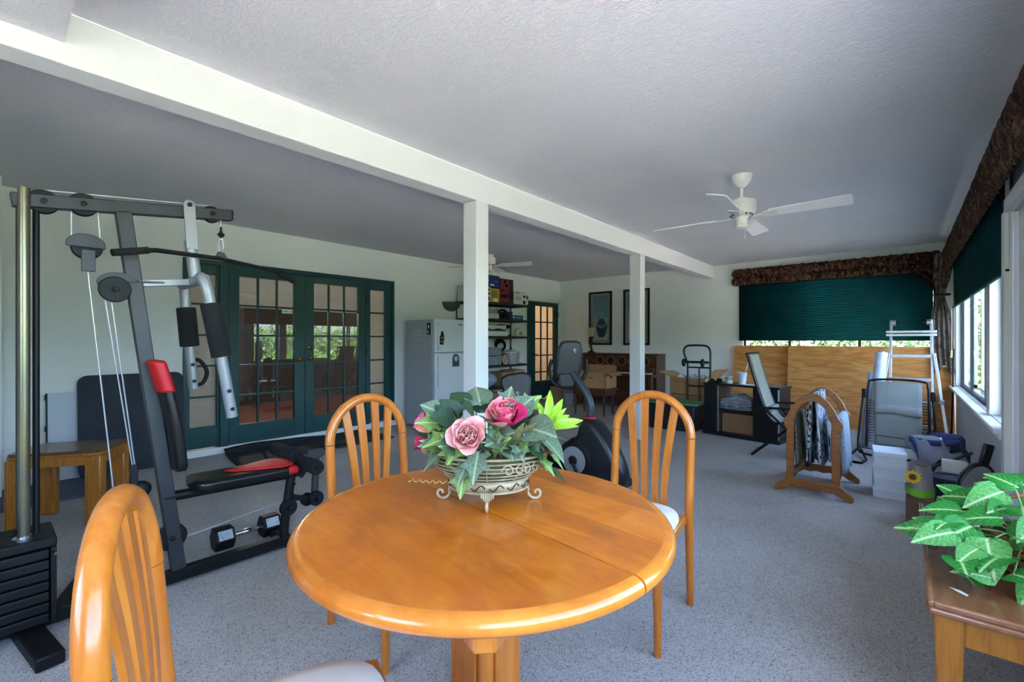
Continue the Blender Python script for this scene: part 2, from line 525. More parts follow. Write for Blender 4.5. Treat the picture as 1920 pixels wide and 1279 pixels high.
struct('trim_10', MB().box(0.46, XR, 4.05, 4.15, 0, 2.13).box(0.46, XR, 3.02, 3.10, 0, 2.13).box(0.46, XR, 3.02, 4.15, 2.05, 2.13), MT['trim'], 'white casing around the side door', bev=0.004)
# ground outdoors and the room behind the french doors
struct('lawn', MB().box(-30, 60, -40, 60, -0.35, -0.11), MT['lawn'], 'green lawn outside the windows')
struct('bounce_slab', MB().box(XR + 0.145, 8.0, -14, 20, -0.109, -0.05).box(-12, XR + 0.14, -12, YF - 0.145, -0.109, -0.05), MT['bounce_slab'], 'pale concrete ground added to cut green bounce light indoors')  # pale ground added so the lawn bounces less green light indoors
struct('floor_next_room', MB().box(-10.0, XL - 0.145, 0.3, 9.2, -0.10, 0.0), MT['floorwood'], 'reddish wood floor of the next room')
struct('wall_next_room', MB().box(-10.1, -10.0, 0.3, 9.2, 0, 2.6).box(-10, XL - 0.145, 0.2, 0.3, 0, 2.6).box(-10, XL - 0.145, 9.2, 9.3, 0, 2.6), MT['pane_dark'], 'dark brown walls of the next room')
struct('ceiling_next_room', MB().box(-10.1, XL - 0.145, 0.2, 9.3, 2.6, 2.7), MT['wall'], 'ceiling of the next room')

# ---------------------------------------------------------------- french doors and sidelights (left wall)
def pleats(x, y0, y1, z0, z1, p=0.019, d=0.0022):
    n = max(2, int(round((z1 - z0) / p)))
    mb = MB()
    return mb.grid(lambda u, w: (x + (d if int(round(w * 2 * n)) % 2 else -d), y0 + (y1 - y0) * u, z0 + (z1 - z0) * w), 2, 2 * n + 1)

def glazed(t, y0, y1, z0, z1, gy0, gy1, gz0, gz1, cols, rows, xf, th=0.044, mun=0.022):
    """stiles, rails, muntins and panes of a glazed leaf in the plane x = xf (front face)"""
    xb = xf - th
    P = lambda nm, a, b, c, d, e=0: O(nm, MB().box(xb + e, xf - e, a, b, c, d), MT['teal'], t, bev=0.003)
    P('stile', y0, gy0, z0, z1); P('stile', gy1, y1, z0, z1)
    P('rail', gy0, gy1, z0, gz0); P('rail', gy0, gy1, gz1, z1)
    cw = (gy1 - gy0 - mun * (cols - 1)) / cols
    rh = (gz1 - gz0 - mun * (rows - 1)) / rows
    for i in range(1, cols):
        a = gy0 + i * cw + (i - 1) * mun
        P('muntin', a, a + mun, gz0, gz1, 0.007)
    for j in range(1, rows):
        a = gz0 + j * rh + (j - 1) * mun
        P('muntin', gy0, gy1, a, a + mun, 0.009)
    me = mesh('pane', MB().box(-0.002, 0.002, 0, cw, 0, rh), MT['door_glass'])
    loc = INFO[t][0]
    for i in range(cols):
        for j in range(rows):
            inst('pane', me, t, Matrix.Translation(Vector((xf - th * 0.55, gy0 + i * (cw + mun), gz0 + j * (rh + mun))) - loc))

def knob(t, y, z, xf, deadbolt=False):
    r = 0.028 if not deadbolt else 0.026
    prof = [(0.032, 0), (0.030, 0.008), (0.012, 0.012), (0.012, 0.03), (r, 0.045), (r, 0.06), (0.0, 0.066)] if not deadbolt else [(0.032, 0), (0.030, 0.012), (0.020, 0.016), (0.0, 0.018)]
    O('knob' if not deadbolt else 'deadbolt', MB().lathe(prof, (xf, y, z), 20, (1, 0, 0)), MT['brass'], t)

XF = -5.835
t = thing('door_frame', 'teal casing framing the double french doors', None, (XL, 1.40, 0.08), kind='structure')
for a, b in ((1.39, 1.425), (1.735, 1.825), (3.57, 3.63), (4.01, 4.05)):
    O('jamb', MB().box(XL - 0.13, XF + 0.006, a, b, 0.075, 2.17), MT['teal'], t, bev=0.003)
O('head_jamb', MB().box(XL - 0.13, XF + 0.008, 1.39, 4.05, 2.12, 2.17), MT['teal'], t, bev=0.003)
t = thing('door_1', 'left leaf of the teal french doors, fifteen panes', None, (XF, 1.83, 0.08), kind='structure')
glazed(t, 1.828, 2.696, 0.082, 2.118, 1.935, 2.562, 0.30, 2.02, 3, 5, XF)
knob(t, 2.62, 1.04, XF)
sk = O('sticker', MB().box(XF - 0.022, XF - 0.020, 2.42, 2.545, 1.615, 1.66), MT['paper'], t, label='small white sticker on the glass')
O('sticker_mark', MB().box(XF - 0.0195, XF - 0.019, 2.43, 2.50, 1.63, 1.645).ball((XF - 0.019, 2.525, 1.638), (0.001, 0.012, 0.012)), plain('sticker_ink', '#6d7a86', 0.7), sk)
t = thing('door_2', 'right leaf of the teal french doors, with deadbolt and knob', None, (XF, 2.70, 0.08), kind='structure')
glazed(t, 2.70, 3.568, 0.082, 2.118, 2.815, 3.455, 0.295, 2.025, 3, 5, XF)
knob(t, 2.755, 1.045, XF); knob(t, 2.755, 1.185, XF, True)
for z in (0.5, 1.12, 1.85):
    O('hinge', MB().cyl((XF + 0.008, 3.572, z - 0.05), (XF + 0.008, 3.572, z + 0.05), 0.008, n=8), MT['blackm'], t)
t = thing('window_1', 'left sidelight of the french doors with five panes', None, (XF, 1.43, 0.1), kind='structure')
glazed(t, 1.426, 1.734, 0.09, 2.118, 1.452, 1.712, 0.32, 2.01, 1, 5, XF - 0.012)
t = thing('window_2', 'right sidelight of the french doors with five panes', None, (XF, 3.63, 0.1), kind='structure')
glazed(t, 3.632, 4.008, 0.09, 2.118, 3.65, 3.90, 0.32, 2.01, 1, 5, XF - 0.012)
single('pleated_blind', pleats(-5.93, 1.90, 2.60, 1.665, 2.08, 0.02), MT['blind'], 'cream pleated blind raised behind the left french door', 'blind', 'blinds behind the french doors')
single('pleated_blind', pleats(-5.93, 2.78, 3.50, 1.665, 2.08, 0.02), MT['blind'], 'cream pleated blind raised behind the right french door', 'blind', 'blinds behind the french doors')
single('pleated_blind', pleats(-5.93, 1.43, 1.73, 0.30, 2.06, 0.02), MT['blind'], 'cream pleated blind lowered behind the left sidelight', 'blind', 'blinds behind the french doors')
single('pleated_blind', pleats(-5.93, 3.64, 4.00, 0.30, 2.06, 0.02), MT['blind'], 'cream pleated blind lowered behind the right sidelight', 'blind', 'blinds behind the french doors')

struct('trim_13', MB().box(XL - 0.13, XL - 0.075, 7.29, 7.46, 0, 2.105).box(XL - 0.13, XL - 0.075, 8.24, 8.35, 0, 2.105).box(XL - 0.13, XL - 0.075, 7.46, 8.24, 0, 0.42).box(XL - 0.13, XL - 0.075, 7.46, 8.24, 2.05, 2.105), MT['teal'], 'teal inner jamb behind the far door')
t = thing('door_3', 'single teal glazed door at the far end of the left wall', None, (XF, 7.3, 0.0), kind='structure')
glazed(t, 7.30, 8.34, 0.03, 2.10, 7.52, 8.19, 0.275, 2.01, 3, 5, XF, mun=0.026)
O('lever', MB().cyl((XF, 7.40, 1.0), (XF + 0.05, 7.40, 1.0), 0.012).bar((XF + 0.05, 7.39, 1.0), (XF + 0.05, 7.52, 1.0), 0.012, 0.016), MT['blackm'], t)
knob(t, 7.40, 1.14, XF, True)
for z in (0.4, 1.1, 1.85):
    O('hinge', MB().cyl((XF + 0.008, 8.345, z - 0.05), (XF + 0.008, 8.345, z + 0.05), 0.008, n=8), MT['blackm'], t)
struct('trim_11', MB().box(XL, XL + 0.015, 7.22, 7.28, 0, 2.18).box(XL, XL + 0.015, 8.36, 8.42, 0, 2.18).box(XL, XL + 0.015, 7.22, 8.42, 2.12, 2.18), MT['trim'], 'white casing round the far teal door')
single('pleated_blind', pleats(-5.905, 7.46, 8.24, 0.42, 2.05, 0.02), MT['peach_blind'], 'peach pleated blind behind the far teal door', 'blind')

# next room lamps: far one read off the peach glow, other added for blinds
def pendant(label, x, y, z, w, col):
    t = thing('pendant_lamp', label, 'lamp', (x, y, 2.6), group='pendant lamps in the next room')
    O('cord', MB().cyl((x, y, z + 0.1), (x, y, 2.6), 0.004, n=6), MT['blackm'], t)
    O('shade', MB().lathe([(0.03, 0.16), (0.06, 0.15), (0.16, 0.02), (0.17, 0.0)], (x, y, z), 24), MT['paper'], t, solid=0.004)
    l = bpy.data.lights.new('bulb', 'POINT'); l.energy = w; l.color = col; l.shadow_soft_size = 0.05
    o = bpy.data.objects.new('bulb', l); COL.objects.link(o); o.parent = t; o.location = (0, 0, z - 0.03 - 2.6)
pendant('white pendant lamp behind the far teal door', -7.6, 7.9, 1.95, 60, (1.0, 0.80, 0.62))
pendant('unseen pendant lamp added to brighten the french door blinds', -8.2, 2.7, 1.95, 20, (1.0, 0.92, 0.82))

# white side door in the right wall
t = thing('door_4', 'white slab door in the side wall', None, (XR, 3.1, 0), kind='structure')
O('slab', MB().box(XR + 0.02, XR + 0.06, 3.10, 4.05, 0.01, 2.045), MT['trim'], t, bev=0.003)
knob_t = O('knob', MB().lathe([(0.03, 0), (0.028, 0.008), (0.012, 0.012), (0.012, 0.03), (0.028, 0.045), (0.028, 0.06), (0, 0.066)], (XR + 0.02, 3.2, 1.0), 16, (-1, 0, 0)), MT['brass'], t)

# ---------------------------------------------------------------- windows
def window(name, label, axis, a0, a1, z0, z1, b, splits, mull=None, pane_b=0.0):
    """dark frame window; axis 'y' = lies in plane x=b; splits = positions of dark meeting stiles"""
    c = (b, a0, z0) if axis == 'y' else (a0, b, z0)
    t = thing(name, label, None, c, kind='structure')
    def bx(p, q, e0, e1, zz0, zz1):
        return MB().box(e0, e1, p, q, zz0, zz1) if axis == 'y' else MB().box(p, q, e0, e1, zz0, zz1)
    f = 0.035
    O('frame_rail', bx(a0, a1, b - 0.012, b + 0.012, z0, z0 + f), MT['bronze'], t)
    O('frame_rail', bx(a0, a1, b - 0.012, b + 0.012, z1 - f, z1), MT['bronze'], t)
    xs = [a0 + f / 2] + list(splits) + [a1 - f / 2]
    for p in xs:
        O('frame_stile', bx(p - f / 2, p + f / 2, b - 0.012, b + 0.012, z0, z1), MT['bronze'], t)
    for p, q in zip(xs[:-1], xs[1:]):
        O('pane', bx(p + f / 2, q - f / 2, b - 0.002 + pane_b, b + 0.002 + pane_b, z0 + f, z1 - f), MT['glass'], t)
    return t
def sash(t, y0, y1, z0, z1, x):
    s = O('sliding_sash', MB().box(x - 0.014, x + 0.014, y0, y0 + 0.05, z0, z1).box(x - 0.014, x + 0.014, y1 - 0.05, y1, z0, z1).box(x - 0.014, x + 0.014, y0, y1, z0, z0 + 0.05).box(x - 0.014, x + 0.014, y0, y1, z1 - 0.05, z1), MT['alu'], t)
w3 = window('window_3', 'long side window with dark sliding frames below the teal shade', 'y', 5.14, 7.92, 0.71, 2.36, XR + 0.05, [5.75, 6.9])
window('window_4', 'narrow side window beside the white door', 'y', 4.36, 4.98, 0.71, 2.36, XR + 0.07, [])
sash(w3, 5.78, 6.40, 0.75, 2.32, XR + 0.085); sash(w3, 6.95, 7.55, 0.75, 2.32, XR + 0.085)
struct('trim_12', MB().box(0.49, XR + 0.13, 4.98, 5.14, 0.71, 2.36).box(0.49, XR + 0.13, 7.92, 8.12, 0.71, 2.36), MT['trim'], 'white mullions between the side windows', bev=0.004)
window('window_5', 'end wall window mostly hidden by shade and plywood', 'x', -2.08, 0.34, 0.78, 2.32, YB + 0.07, [-1.40, -0.5])
window('window_6', 'side window near the camera', 'y', -0.8, 2.5, 0.71, 2.36, XR + 0.07, [0.3, 1.4])
window('window_fill', 'unseen window behind the camera, added for fill light', 'x', -1.7, -0.1, 0.9, 2.2, YF - 0.07, [-0.9])  # unseen window, put in to give fill light from behind
# sampling portals for the daylight (they emit nothing)
def portal(loc, rot, sx, sy):
    l = bpy.data.lights.new('daylight_portal', 'AREA')
    l.shape = 'RECTANGLE'; l.size = sx; l.size_y = sy
    l.cycles.is_portal = True
    o = bpy.data.objects.new('daylight_portal', l); COL.objects.link(o)
    o.location = loc; o.rotation_euler = rot
portal((XR + 0.12, 6.53, 1.53), (0, R(90), 0), 1.65, 2.8)
portal((XR + 0.12, 4.67, 1.53), (0, R(90), 0), 1.65, 0.62)
portal((XR + 0.12, 0.85, 1.53), (0, R(90), 0), 1.65, 3.3)
portal((-0.9, YF - 0.12, 1.55), (R(90), 0, 0), 1.6, 1.3)
portal((-0.87, YB + 0.12, 1.55), (R(-90), 0, 0), 2.42, 1.54)

# shades, valances, drape
def pleated_shade(t, axis, a0, a1, z0, z1, b, p=0.030, d=0.007):
    n = int(round((z1 - z0) / p))
    def fn(u, w):
        a = a0 + (a1 - a0) * u
        e = b + (d if int(round(w * 2 * n)) % 2 else -d)
        z = z0 + (z1 - z0) * w
        return (a, e, z) if axis == 'x' else (e, a, z)
    O('pleated_fabric', MB().grid(fn, 2, 2 * n + 1), MT['shade'], t, solid=0.002, sharp=20)
    rb = MB().box(a0, a1, b - 0.012, b + 0.012, z0 - 0.02, z0) if axis == 'x' else MB().box(b - 0.012, b + 0.012, a0, a1, z0 - 0.02, z0)
    O('bottom_rail', rb, MT['shade'], t, bev=0.003)
t = thing('pleated_window_blind', 'wide teal pleated blind lowered over the end window', 'blind', (-2.14, YB - 0.03, 1.30), group='teal pleated shades')
pleated_shade(t, 'x', -2.13, 0.30, 1.295, 2.36, YB - 0.035)
t = thing('pleated_window_blind', 'teal pleated blind half lowered over the side windows', 'blind', (0.47, 4.05, 1.7), group='teal pleated shades')
pleated_shade(t, 'y', 4.05, 7.98, 1.71, 2.36, 0.475)
O('end_cap', MB().grid(lambda u, w: (0.465 + 0.02 * u, 4.046, 1.71 + 0.6 * w + (0.006 if u > 0.5 else 0)), 2, 30), MT['white'], t, solid=0.003)

def valance(name, label, path, z0, z1, bulge):
    """gathered two-tier pelmet; path = list of (x, y) plan points, outward normal to the left"""
    n = 240
    P = [V(x, y, 0) for x, y in path]
    L = [0]
    for a, b in zip(P[:-1], P[1:]): L.append(L[-1] + (b - a).length)
    def at(u):
        s = u * L[-1]
        for i in range(len(P) - 1):
            if s <= L[i + 1] + 1e-9:
                d = (P[i + 1] - P[i]).normalized()
                return P[i] + d * (s - L[i]), V(d.y, -d.x, 0)
        return P[-1], V(0, 0, 0)
    rnd = random.Random(3)
    ph = [rnd.uniform(0, 6.28) for _ in range(6)]
    def fn(u, w):
        p, nn = at(u)
        g = math.sin(u * L[-1] * 75 + ph[0] + 2 * math.sin(u * L[-1] * 9)) * 0.5 + math.sin(u * L[-1] * 41 + ph[1] + w * 3) * 0.5
        tier = abs(math.sin(w * 2 * PI)) ** 0.6
        off = bulge * tier * (1 + 0.22 * g) + 0.006 * g
        return p + nn * off + V(0, 0, z0 + (z1 - z0) * w + 0.006 * g)
    return single(name, MB().grid(fn, n, 17), MT['camo'], label, 'valance', 'gathered window valances', solid=0.004, sharp=180)
valance('valance', 'dark floral gathered valance across the end window', [(-2.19, 8.43), (-2.19, 8.31), (0.36, 8.31)], 2.20, 2.475, 0.035)
valance('valance', 'dark floral gathered valance running along the side windows', [(0.415, 8.33), (0.415, 0.9)], 2.135, 2.478, 0.032)

# ---------------------------------------------------------------- dining chairs
def make_chair(label):
    t = thing('dining_chair', label, 'chair', group='amber wooden dining chairs')
    W = 0.195
    yb = lambda z: -0.21 - 0.045 * max(0, (z - 0.45) / 0.56) - 0.02 * max(0, (0.45 - z) / 0.45)
    for s in (-1, 1):
        pts = [(s * W, yb(z), z) for z in (0, 0.15, 0.3, 0.45, 0.6, 0.71, 0.797)]
        O('rear_leg', MB().tube(cr(pts, 3), [0.0165 + 0.004 * min(1, i / 9) for i in range(19)], 12, ry=None), MT['amber'], t, local=True)
        O('front_leg', MB().cyl((s * 0.21, 0.22, 0), (s * 0.205, 0.215, 0.42), 0.015, 0.021, 12), MT['amber'], t, local=True)
    hoop = [(W, yb(0.800), 0.800)] + [(W * math.cos(a), yb(0.800 + 0.195 * math.sin(a)), 0.800 + 0.195 * math.sin(a)) for a in [PI * i / 24 for i in range(1, 24)]] + [(-W, yb(0.800), 0.800)]
    O('back_hoop', MB().tube(hoop, 0.0215, 12), MT['amber'], t, local=True)
    for i, (xt, xb) in enumerate(((-0.118, -0.072), (-0.042, -0.026), (0.042, 0.026), (0.118, 0.072))):
        zt = 0.800 + math.sqrt(max(0, 0.195 ** 2 - xt ** 2)) - 0.008
        def fn(u, w, xt=xt, xb=xb, zt=zt):
            z = 0.42 + (zt - 0.42) * w
            x = xb + (xt - xb) * (w ** 1.7)
            hw = 0.0145 + 0.0055 * w
            cv = 0.012 * math.sin(PI * w)
            a = 2 * PI * u + PI / 4
            cx, cy = math.cos(a), math.sin(a)
            k = 1 / max(abs(cx), abs(cy))
            return (x + hw * cx * k, yb(z) + cv + 0.0055 * cy * k, z)
        O('slat', MB().grid(fn, 8, 14, True), MT['amber'], t, local=True)
    pl = [(-0.185, -0.20), (-0.225, 0.16), (-0.20, 0.235), (0.20, 0.235), (0.225, 0.16), (0.185, -0.20)]
    O('seat_frame', MB().prism(pl, (0, 0, 0.415), (1, 0, 0), (0, 1, 0), (0, 0, 1), 0.045), MT['amber'], t, local=True, bev=0.008)
    def cu(u, w):
        a = 2 * PI * u
        r = math.sin(PI * (0.5 * (1 - w) + 0.0)) if w > 0 else 1
        k = (abs(math.cos(a)) ** 4 + abs(math.sin(a)) ** 4) ** -0.25
        x, y = 0.208 * k * math.cos(a), 0.205 * k * math.sin(a)
        if y < 0: x *= 1 - 0.14 * (-y / 0.22)
        prof = [(0.96, 0.436), (1.0, 0.447), (0.985, 0.462), (0.93, 0.474), (0.75, 0.482), (0.45, 0.486), (0.01, 0.487)]
        i = min(int(round(w * 6)), 6)
        q, z = prof[i]
        return (x * q, 0.02 + y * q, z)
    O('seat_cushion', MB().grid(cu, 40, 7, True), MT['seat'], t, local=True, sharp=80)
    return t
ch1 = make_chair('amber dining chair left of the flower basket, facing the white post')
ch2 = copy_tree(ch1); ch3 = copy_tree(ch1)
def put(o, back, face, label):
    f = V(face[0], face[1], 0).normalized()
    rz = math.atan2(-f.x, f.y)
    o.location = V(back[0], back[1], 0) + f * 0.23
    o.rotation_euler = (0, 0, rz)
    o['label'] = label
put(ch1, (-1.955, 1.215), (1, 0.0), 'amber wooden dining chair between table and weight machine')
put(ch2, (-0.975, 2.216), (0.03, -1), 'amber wooden dining chair on the far right side of the table')
put(ch3, (-1.020, 0.172), (0.345, 0.94), 'nearest amber dining chair seen edge-on, cut by the bottom of the photo')

# ---------------------------------------------------------------- round dining table
TC = (-0.972, 1.005)
TR = R(-6.6)
t = thing('dining_table', 'round amber wooden pedestal table with a centre seam', 'table', (TC[0], TC[1], 0), TR)
RT = 0.55
def half(sgn, off):
    mb = MB()
    n = 48
    a0 = math.asin(off / RT)
    prof = [(RT - 0.030, 0.75), (RT - 0.020, 0.7492), (RT - 0.010, 0.7455), (RT - 0.003, 0.738), (RT, 0.728), (RT - 0.002, 0.718), (RT - 0.010, 0.709), (RT - 0.022, 0.705), (RT - 0.04, 0.704)]
    m = len(prof)
    vs = []
    for r, z in prof:
        for i in range(n + 1):
            yy = off
            aa0 = math.asin(min(1, yy / r)); aa = aa0 + (PI - 2 * aa0) * i / n
            vs.append((r * math.cos(aa), sgn * r * math.sin(aa), z))
    fs = []
    for j in range(m - 1):
        for i in range(n):
            q = (j * (n + 1) + i, j * (n + 1) + i + 1, (j + 1) * (n + 1) + i + 1, (j + 1) * (n + 1) + i)
            fs.append(q if sgn > 0 else tuple(reversed(q)))
    bt = tuple(range((m - 1) * (n + 1), m * (n + 1)))
    fs.append(tuple(reversed(bt)) if sgn > 0 else bt)
    # close the seam side
    sd = [j * (n + 1) for j in range(m)] + [j * (n + 1) + n for j in reversed(range(m))]
    fs.append(tuple(sd) if sgn < 0 else tuple(reversed(sd)))
    rim = MB().add(vs, fs)
    r, z = prof[0]
    aa0 = math.asin(off / r)
    tv = [(r * math.cos(aa0 + (PI - 2 * aa0) * i / n), sgn * r * math.sin(aa0 + (PI - 2 * aa0) * i / n), z) for i in range(n + 1)]
    tf = tuple(range(n + 1))
    top = MB().add(tv, [tf if sgn > 0 else tuple(reversed(tf))])
    return rim, top
for s in (1, -1):
    rim, top = half(s, 0.0035)
    ob = O('tabletop_half', rim, MT['table_edge'], t, local=True, sharp=50)
    O('top_veneer', top, MT['table'], ob, local=True)
O('top_block', MB().box(-0.12, 0.12, -0.12, 0.12, 0.665, 0.7035), MT['amber'], t, local=True, bev=0.006)
for k in range(4):
    a = PI / 4 + k * PI / 2
    ar = [(0.08, -0.05), (0.39, -0.075), (0.488, -0.022), (0.488, 0.022), (0.39, 0.075), (0.08, 0.05)]
    O('support_arm', MB().prism(ar, (0, 0, 0.672), (math.cos(a), math.sin(a), 0), (-math.sin(a), math.cos(a), 0), (0, 0, 1), 0.060), MT['amber'], t, local=True, bev=0.006)
for sx in (-1, 1):
    for sy in (-1, 1):
        O('column', MB().cyl((sx * 0.058, sy * 0.058, 0.09), (sx * 0.058, sy * 0.058, 0.665), 0.024, n=20), MT['amber'], t, local=True)
for i, (a, b) in enumerate((((-0.06, 0.074), (0.06, 0.074)), ((-0.06, -0.074), (0.06, -0.074)))):
    O('pedestal_board', MB().box(-0.042, 0.042, a[1] - 0.012, a[1] + 0.012, 0.09, 0.665), MT['amber'], t, local=True, bev=0.003)
    O('pedestal_board', MB().box(a[1] - 0.012, a[1] + 0.012, -0.042, 0.042, 0.09, 0.665), MT['amber'], t, local=True, bev=0.003)
for k in range(4):
    a = PI / 4 + k * PI / 2
    O('foot', MB().bar((0.05 * math.cos(a), 0.05 * math.sin(a), 0.055), (0.40 * math.cos(a), 0.40 * math.sin(a), 0.035), 0.065, 0.07), MT['amber'], t, local=True, bev=0.012)

for ch in t.children:
    if ch.name.split('.')[0] in ('top_block', 'support_arm', 'column', 'pedestal_board', 'foot'):
        ch.rotation_euler = (0, 0, R(5.4))     # the pedestal sits a little askew to the leaf seam
# ---------------------------------------------------------------- flower basket on the table
BC = V(-1.035, 1.085, 0.75)
BA = math.atan2(0.65, 0.76)
t = thing('wire_basket', 'oval cream wire basket with scrolled feet on the round table', 'basket', tuple(BC), BA)
def oval(rx, ry, z, n=40): return [(rx * math.cos(2 * PI * i / n), ry * math.sin(2 * PI * i / n), z) for i in range(n)]
band = MB().grid(lambda u, w: (*[(0.132 - 0.008 * (1 - w)) * math.cos(2 * PI * u), (0.098 - 0.008 * (1 - w)) * math.sin(2 * PI * u)], 0.047 + 0.034 * w), 48, 2, True)
bd = O('base_band', band, MT['iron'], t, local=True, solid=0.003)
for z, r in ((0.046, 0.0035), (0.082, 0.003)):
    O('band_wire', MB().tube(oval(0.134 if z > 0.06 else 0.126, 0.10 if z > 0.06 else 0.092, z), r, 6, True), MT['iron'], t, local=True)
smat = plain('scroll_dark', '#3b2d20', 0.6)
for k in range(14):
    a = 2 * PI * k / 14
    rx, ry = 0.1315, 0.0975
    pts = []
    for j in range(13):
        q = -1 + 2 * j / 12
        da = a + q * 0.17
        dz = 0.009 * math.sin(q * PI)
        pts.append((rx * math.cos(da), ry * math.sin(da), 0.0645 + dz))
    O('scroll', MB().tube(pts, 0.0022, 5), smat, bd, local=True)
for i, (z, f) in enumerate(((0.093, 1.08), (0.106, 1.20), (0.120, 1.31), (0.134, 1.39), (0.148, 1.45), (0.163, 1.48))):
    O('hoop_wire', MB().tube(oval(0.132 * f, 0.098 * f, z, 48), 0.0024 if i < 5 else 0.0042, 6, True), MT['iron'], t, local=True)
for k in range(10):
    a = 2 * PI * (k + 0.5) / 10
    pts = [(0.132 * f * math.cos(a), 0.098 * f * math.sin(a), z) for z, f in ((0.08, 1.0), (0.1, 1.15), (0.125, 1.34), (0.148, 1.45), (0.163, 1.48))]
    O('rib_wire', MB().tube(cr(pts, 3), 0.002, 5), MT['iron'], t, local=True)
def scroll2(a, s):
    pts = []
    for j in range(22):
        th = j / 21 * 2.6 * PI
        r = 0.019 * (1 - j / 26)
        da = a + s * (r * math.cos(th)) / 0.17
        pts.append((0.186 * math.cos(da), 0.138 * math.sin(da), 0.128 + r * math.sin(th)))
    return MB().tube(pts, 0.0024, 5)
for a in (-1.1, -0.75, -0.35, 0.0, 1.6, 3.1):
    for s in (1, -1):
        O('rim_scroll', scroll2(a + 0.11 * s, s), MT['iron'], t, local=True)
for k in range(4):
    a = k * PI / 2
    rx = 0.12 if k % 2 == 0 else 0.088
    ux, uy = math.cos(a), math.sin(a)
    pts = [(ux * (rx + d), uy * (rx + d), z) for d, z in ((0.0, 0.05), (0.006, 0.03), (0.014, 0.012), (0.028, 0.0045), (0.043, 0.008), (0.049, 0.021), (0.042, 0.032), (0.032, 0.028), (0.033, 0.021))]
    ft = O('foot', MB().tube(cr(pts, 4), 0.0045, 8), MT['iron'], t, local=True)
    for q in range(-3, 4):
        px, py = -uy * q * 0.006, ux * q * 0.006
        L = 0.030 - 0.005 * abs(q)
        O('foot_fluting', MB().cyl((ux * (rx + 0.006) + px, uy * (rx + 0.006) + py, 0.05), (ux * (rx + 0.010) + px, uy * (rx + 0.010) + py, 0.05 - L), 0.0035, 0.0025, 6), MT['iron'], ft, local=True)
for s in (-1, 1):
    O('handle', MB().lathe([(0, -0.055), (0.012, -0.052), (0.013, -0.045), (0.008, -0.042), (0.009, 0), (0.008, 0.042), (0.013, 0.045), (0.012, 0.052), (0, 0.055)], (s * 0.2, 0, 0.172), 14, (0, 1, 0)), plain('handle_wood', '#8a6a45', 0.5), t, local=True)
O('liner', MB().grid(lambda u, w: (0.132 * (0.9 + 0.42 * w) * math.cos(2 * PI * u), 0.098 * (0.9 + 0.42 * w) * math.sin(2 * PI * u), 0.07 + 0.085 * w), 32, 4, True), plain('moss', '#3c3f26', 0.95, c2='#575636', ns=40, bump=0.5, bs=80), t, local=True, solid=0.004)
O('moss_fill', MB().lathe([(0.17, 0.12), (0.15, 0.15), (0.08, 0.165), (0, 0.17)], (0, 0, 0), 24, None, 0.74), plain('moss_top', '#5c6238', 0.95, c2='#77734a', ns=40, bump=0.6, bs=60), t, local=True)

def leaf_mesh(name, outline, m, fold=0.18, curl=0.15):
    """leaf lying in xy, stem at origin, tip towards +y; outline = right half (x, y) from base to tip"""
    mb = MB()
    n = len(outline)
    vs = [(0, y, -curl * y * y) for x, y in outline]
    vr = [(x, y, fold * abs(x) - curl * y * y) for x, y in outline]
    vl = [(-x, y, fold * abs(x) - curl * y * y) for x, y in outline]
    mid = [(x * 0.5, y, fold * abs(x) * 0.6 - curl * y * y + 0.02 * abs(x)) for x, y in outline]
    midl = [(-x, y, z) for x, y, z in mid]
    mb.v = vs + mid + vr + midl + vl
    for i in range(n - 1):
        mb.f += [(i, n + i, n + i + 1, i + 1), (n + i, 2 * n + i, 2 * n + i + 1, n + i + 1),
                 (i + 1, 3 * n + i + 1, 3 * n + i, i), (3 * n + i + 1, 4 * n + i + 1, 4 * n + i, 3 * n + i)]
    return mesh(name, mb, m, 180)
def leafmat(name, c1, c2, c3, vein=None):
    k = Mat(name, 0.5, 0, 0.4)
    col = k.ramp(k.noise(18, 4), [(0.3, c1), (0.55, c2), (0.8, c3)])
    if vein:
        tc = k.n('ShaderNodeTexCoord'); sp = k.n('ShaderNodeSeparateXYZ'); k.l(tc.outputs['Object'], sp.inputs[0])
        ab = k.n('ShaderNodeMath', operation='ABSOLUTE'); k.l(sp.outputs[0], ab.inputs[0])
        wv = k.n('ShaderNodeMath', operation='MULTIPLY_ADD'); k.l(ab.outputs[0], wv.inputs[0]); wv.inputs[1].default_value = -0.8
        k.l(sp.outputs[1], wv.inputs[2])
        ml = k.n('ShaderNodeMath', operation='MULTIPLY'); k.l(wv.outputs[0], ml.inputs[0]); ml.inputs[1].default_value = 34.0
        sn = k.n('ShaderNodeMath', operation='SINE'); k.l(ml.outputs[0], sn.inputs[0])
        f1 = k.ramp(sn.outputs[0], [(0.8, '#000000'), (1.0, '#a0a0a0')])
        f2 = k.ramp(ab.outputs[0], [(0.02, '#ffffff'), (0.30, '#000000')])
        mu = k.n('ShaderNodeMath', operation='MULTIPLY'); k.l(f1, mu.inputs[0]); k.l(f2, mu.inputs[1])
        f3 = k.ramp(ab.outputs[0], [(0.0, '#ffffff'), (0.05, '#000000')])
        mx2 = k.n('ShaderNodeMath', operation='MAXIMUM'); k.l(mu.outputs[0], mx2.inputs[0]); k.l(f3, mx2.inputs[1])
        mm = k.n('ShaderNodeMix', data_type='RGBA'); k.l(mx2.outputs[0], mm.inputs[0]); k.l(col, mm.inputs[6])
        mm.inputs[7].default_value = hx(vein)
        col = mm.outputs[2]
    k.color(col)
    return k.m
IVY = [(0.02, -0.10), (0.30, -0.16), (0.46, 0.02), (0.30, 0.16), (0.34, 0.30), (0.52, 0.50), (0.30, 0.52), (0.18, 0.66), (0.09, 0.86), (0.0, 1.0)]
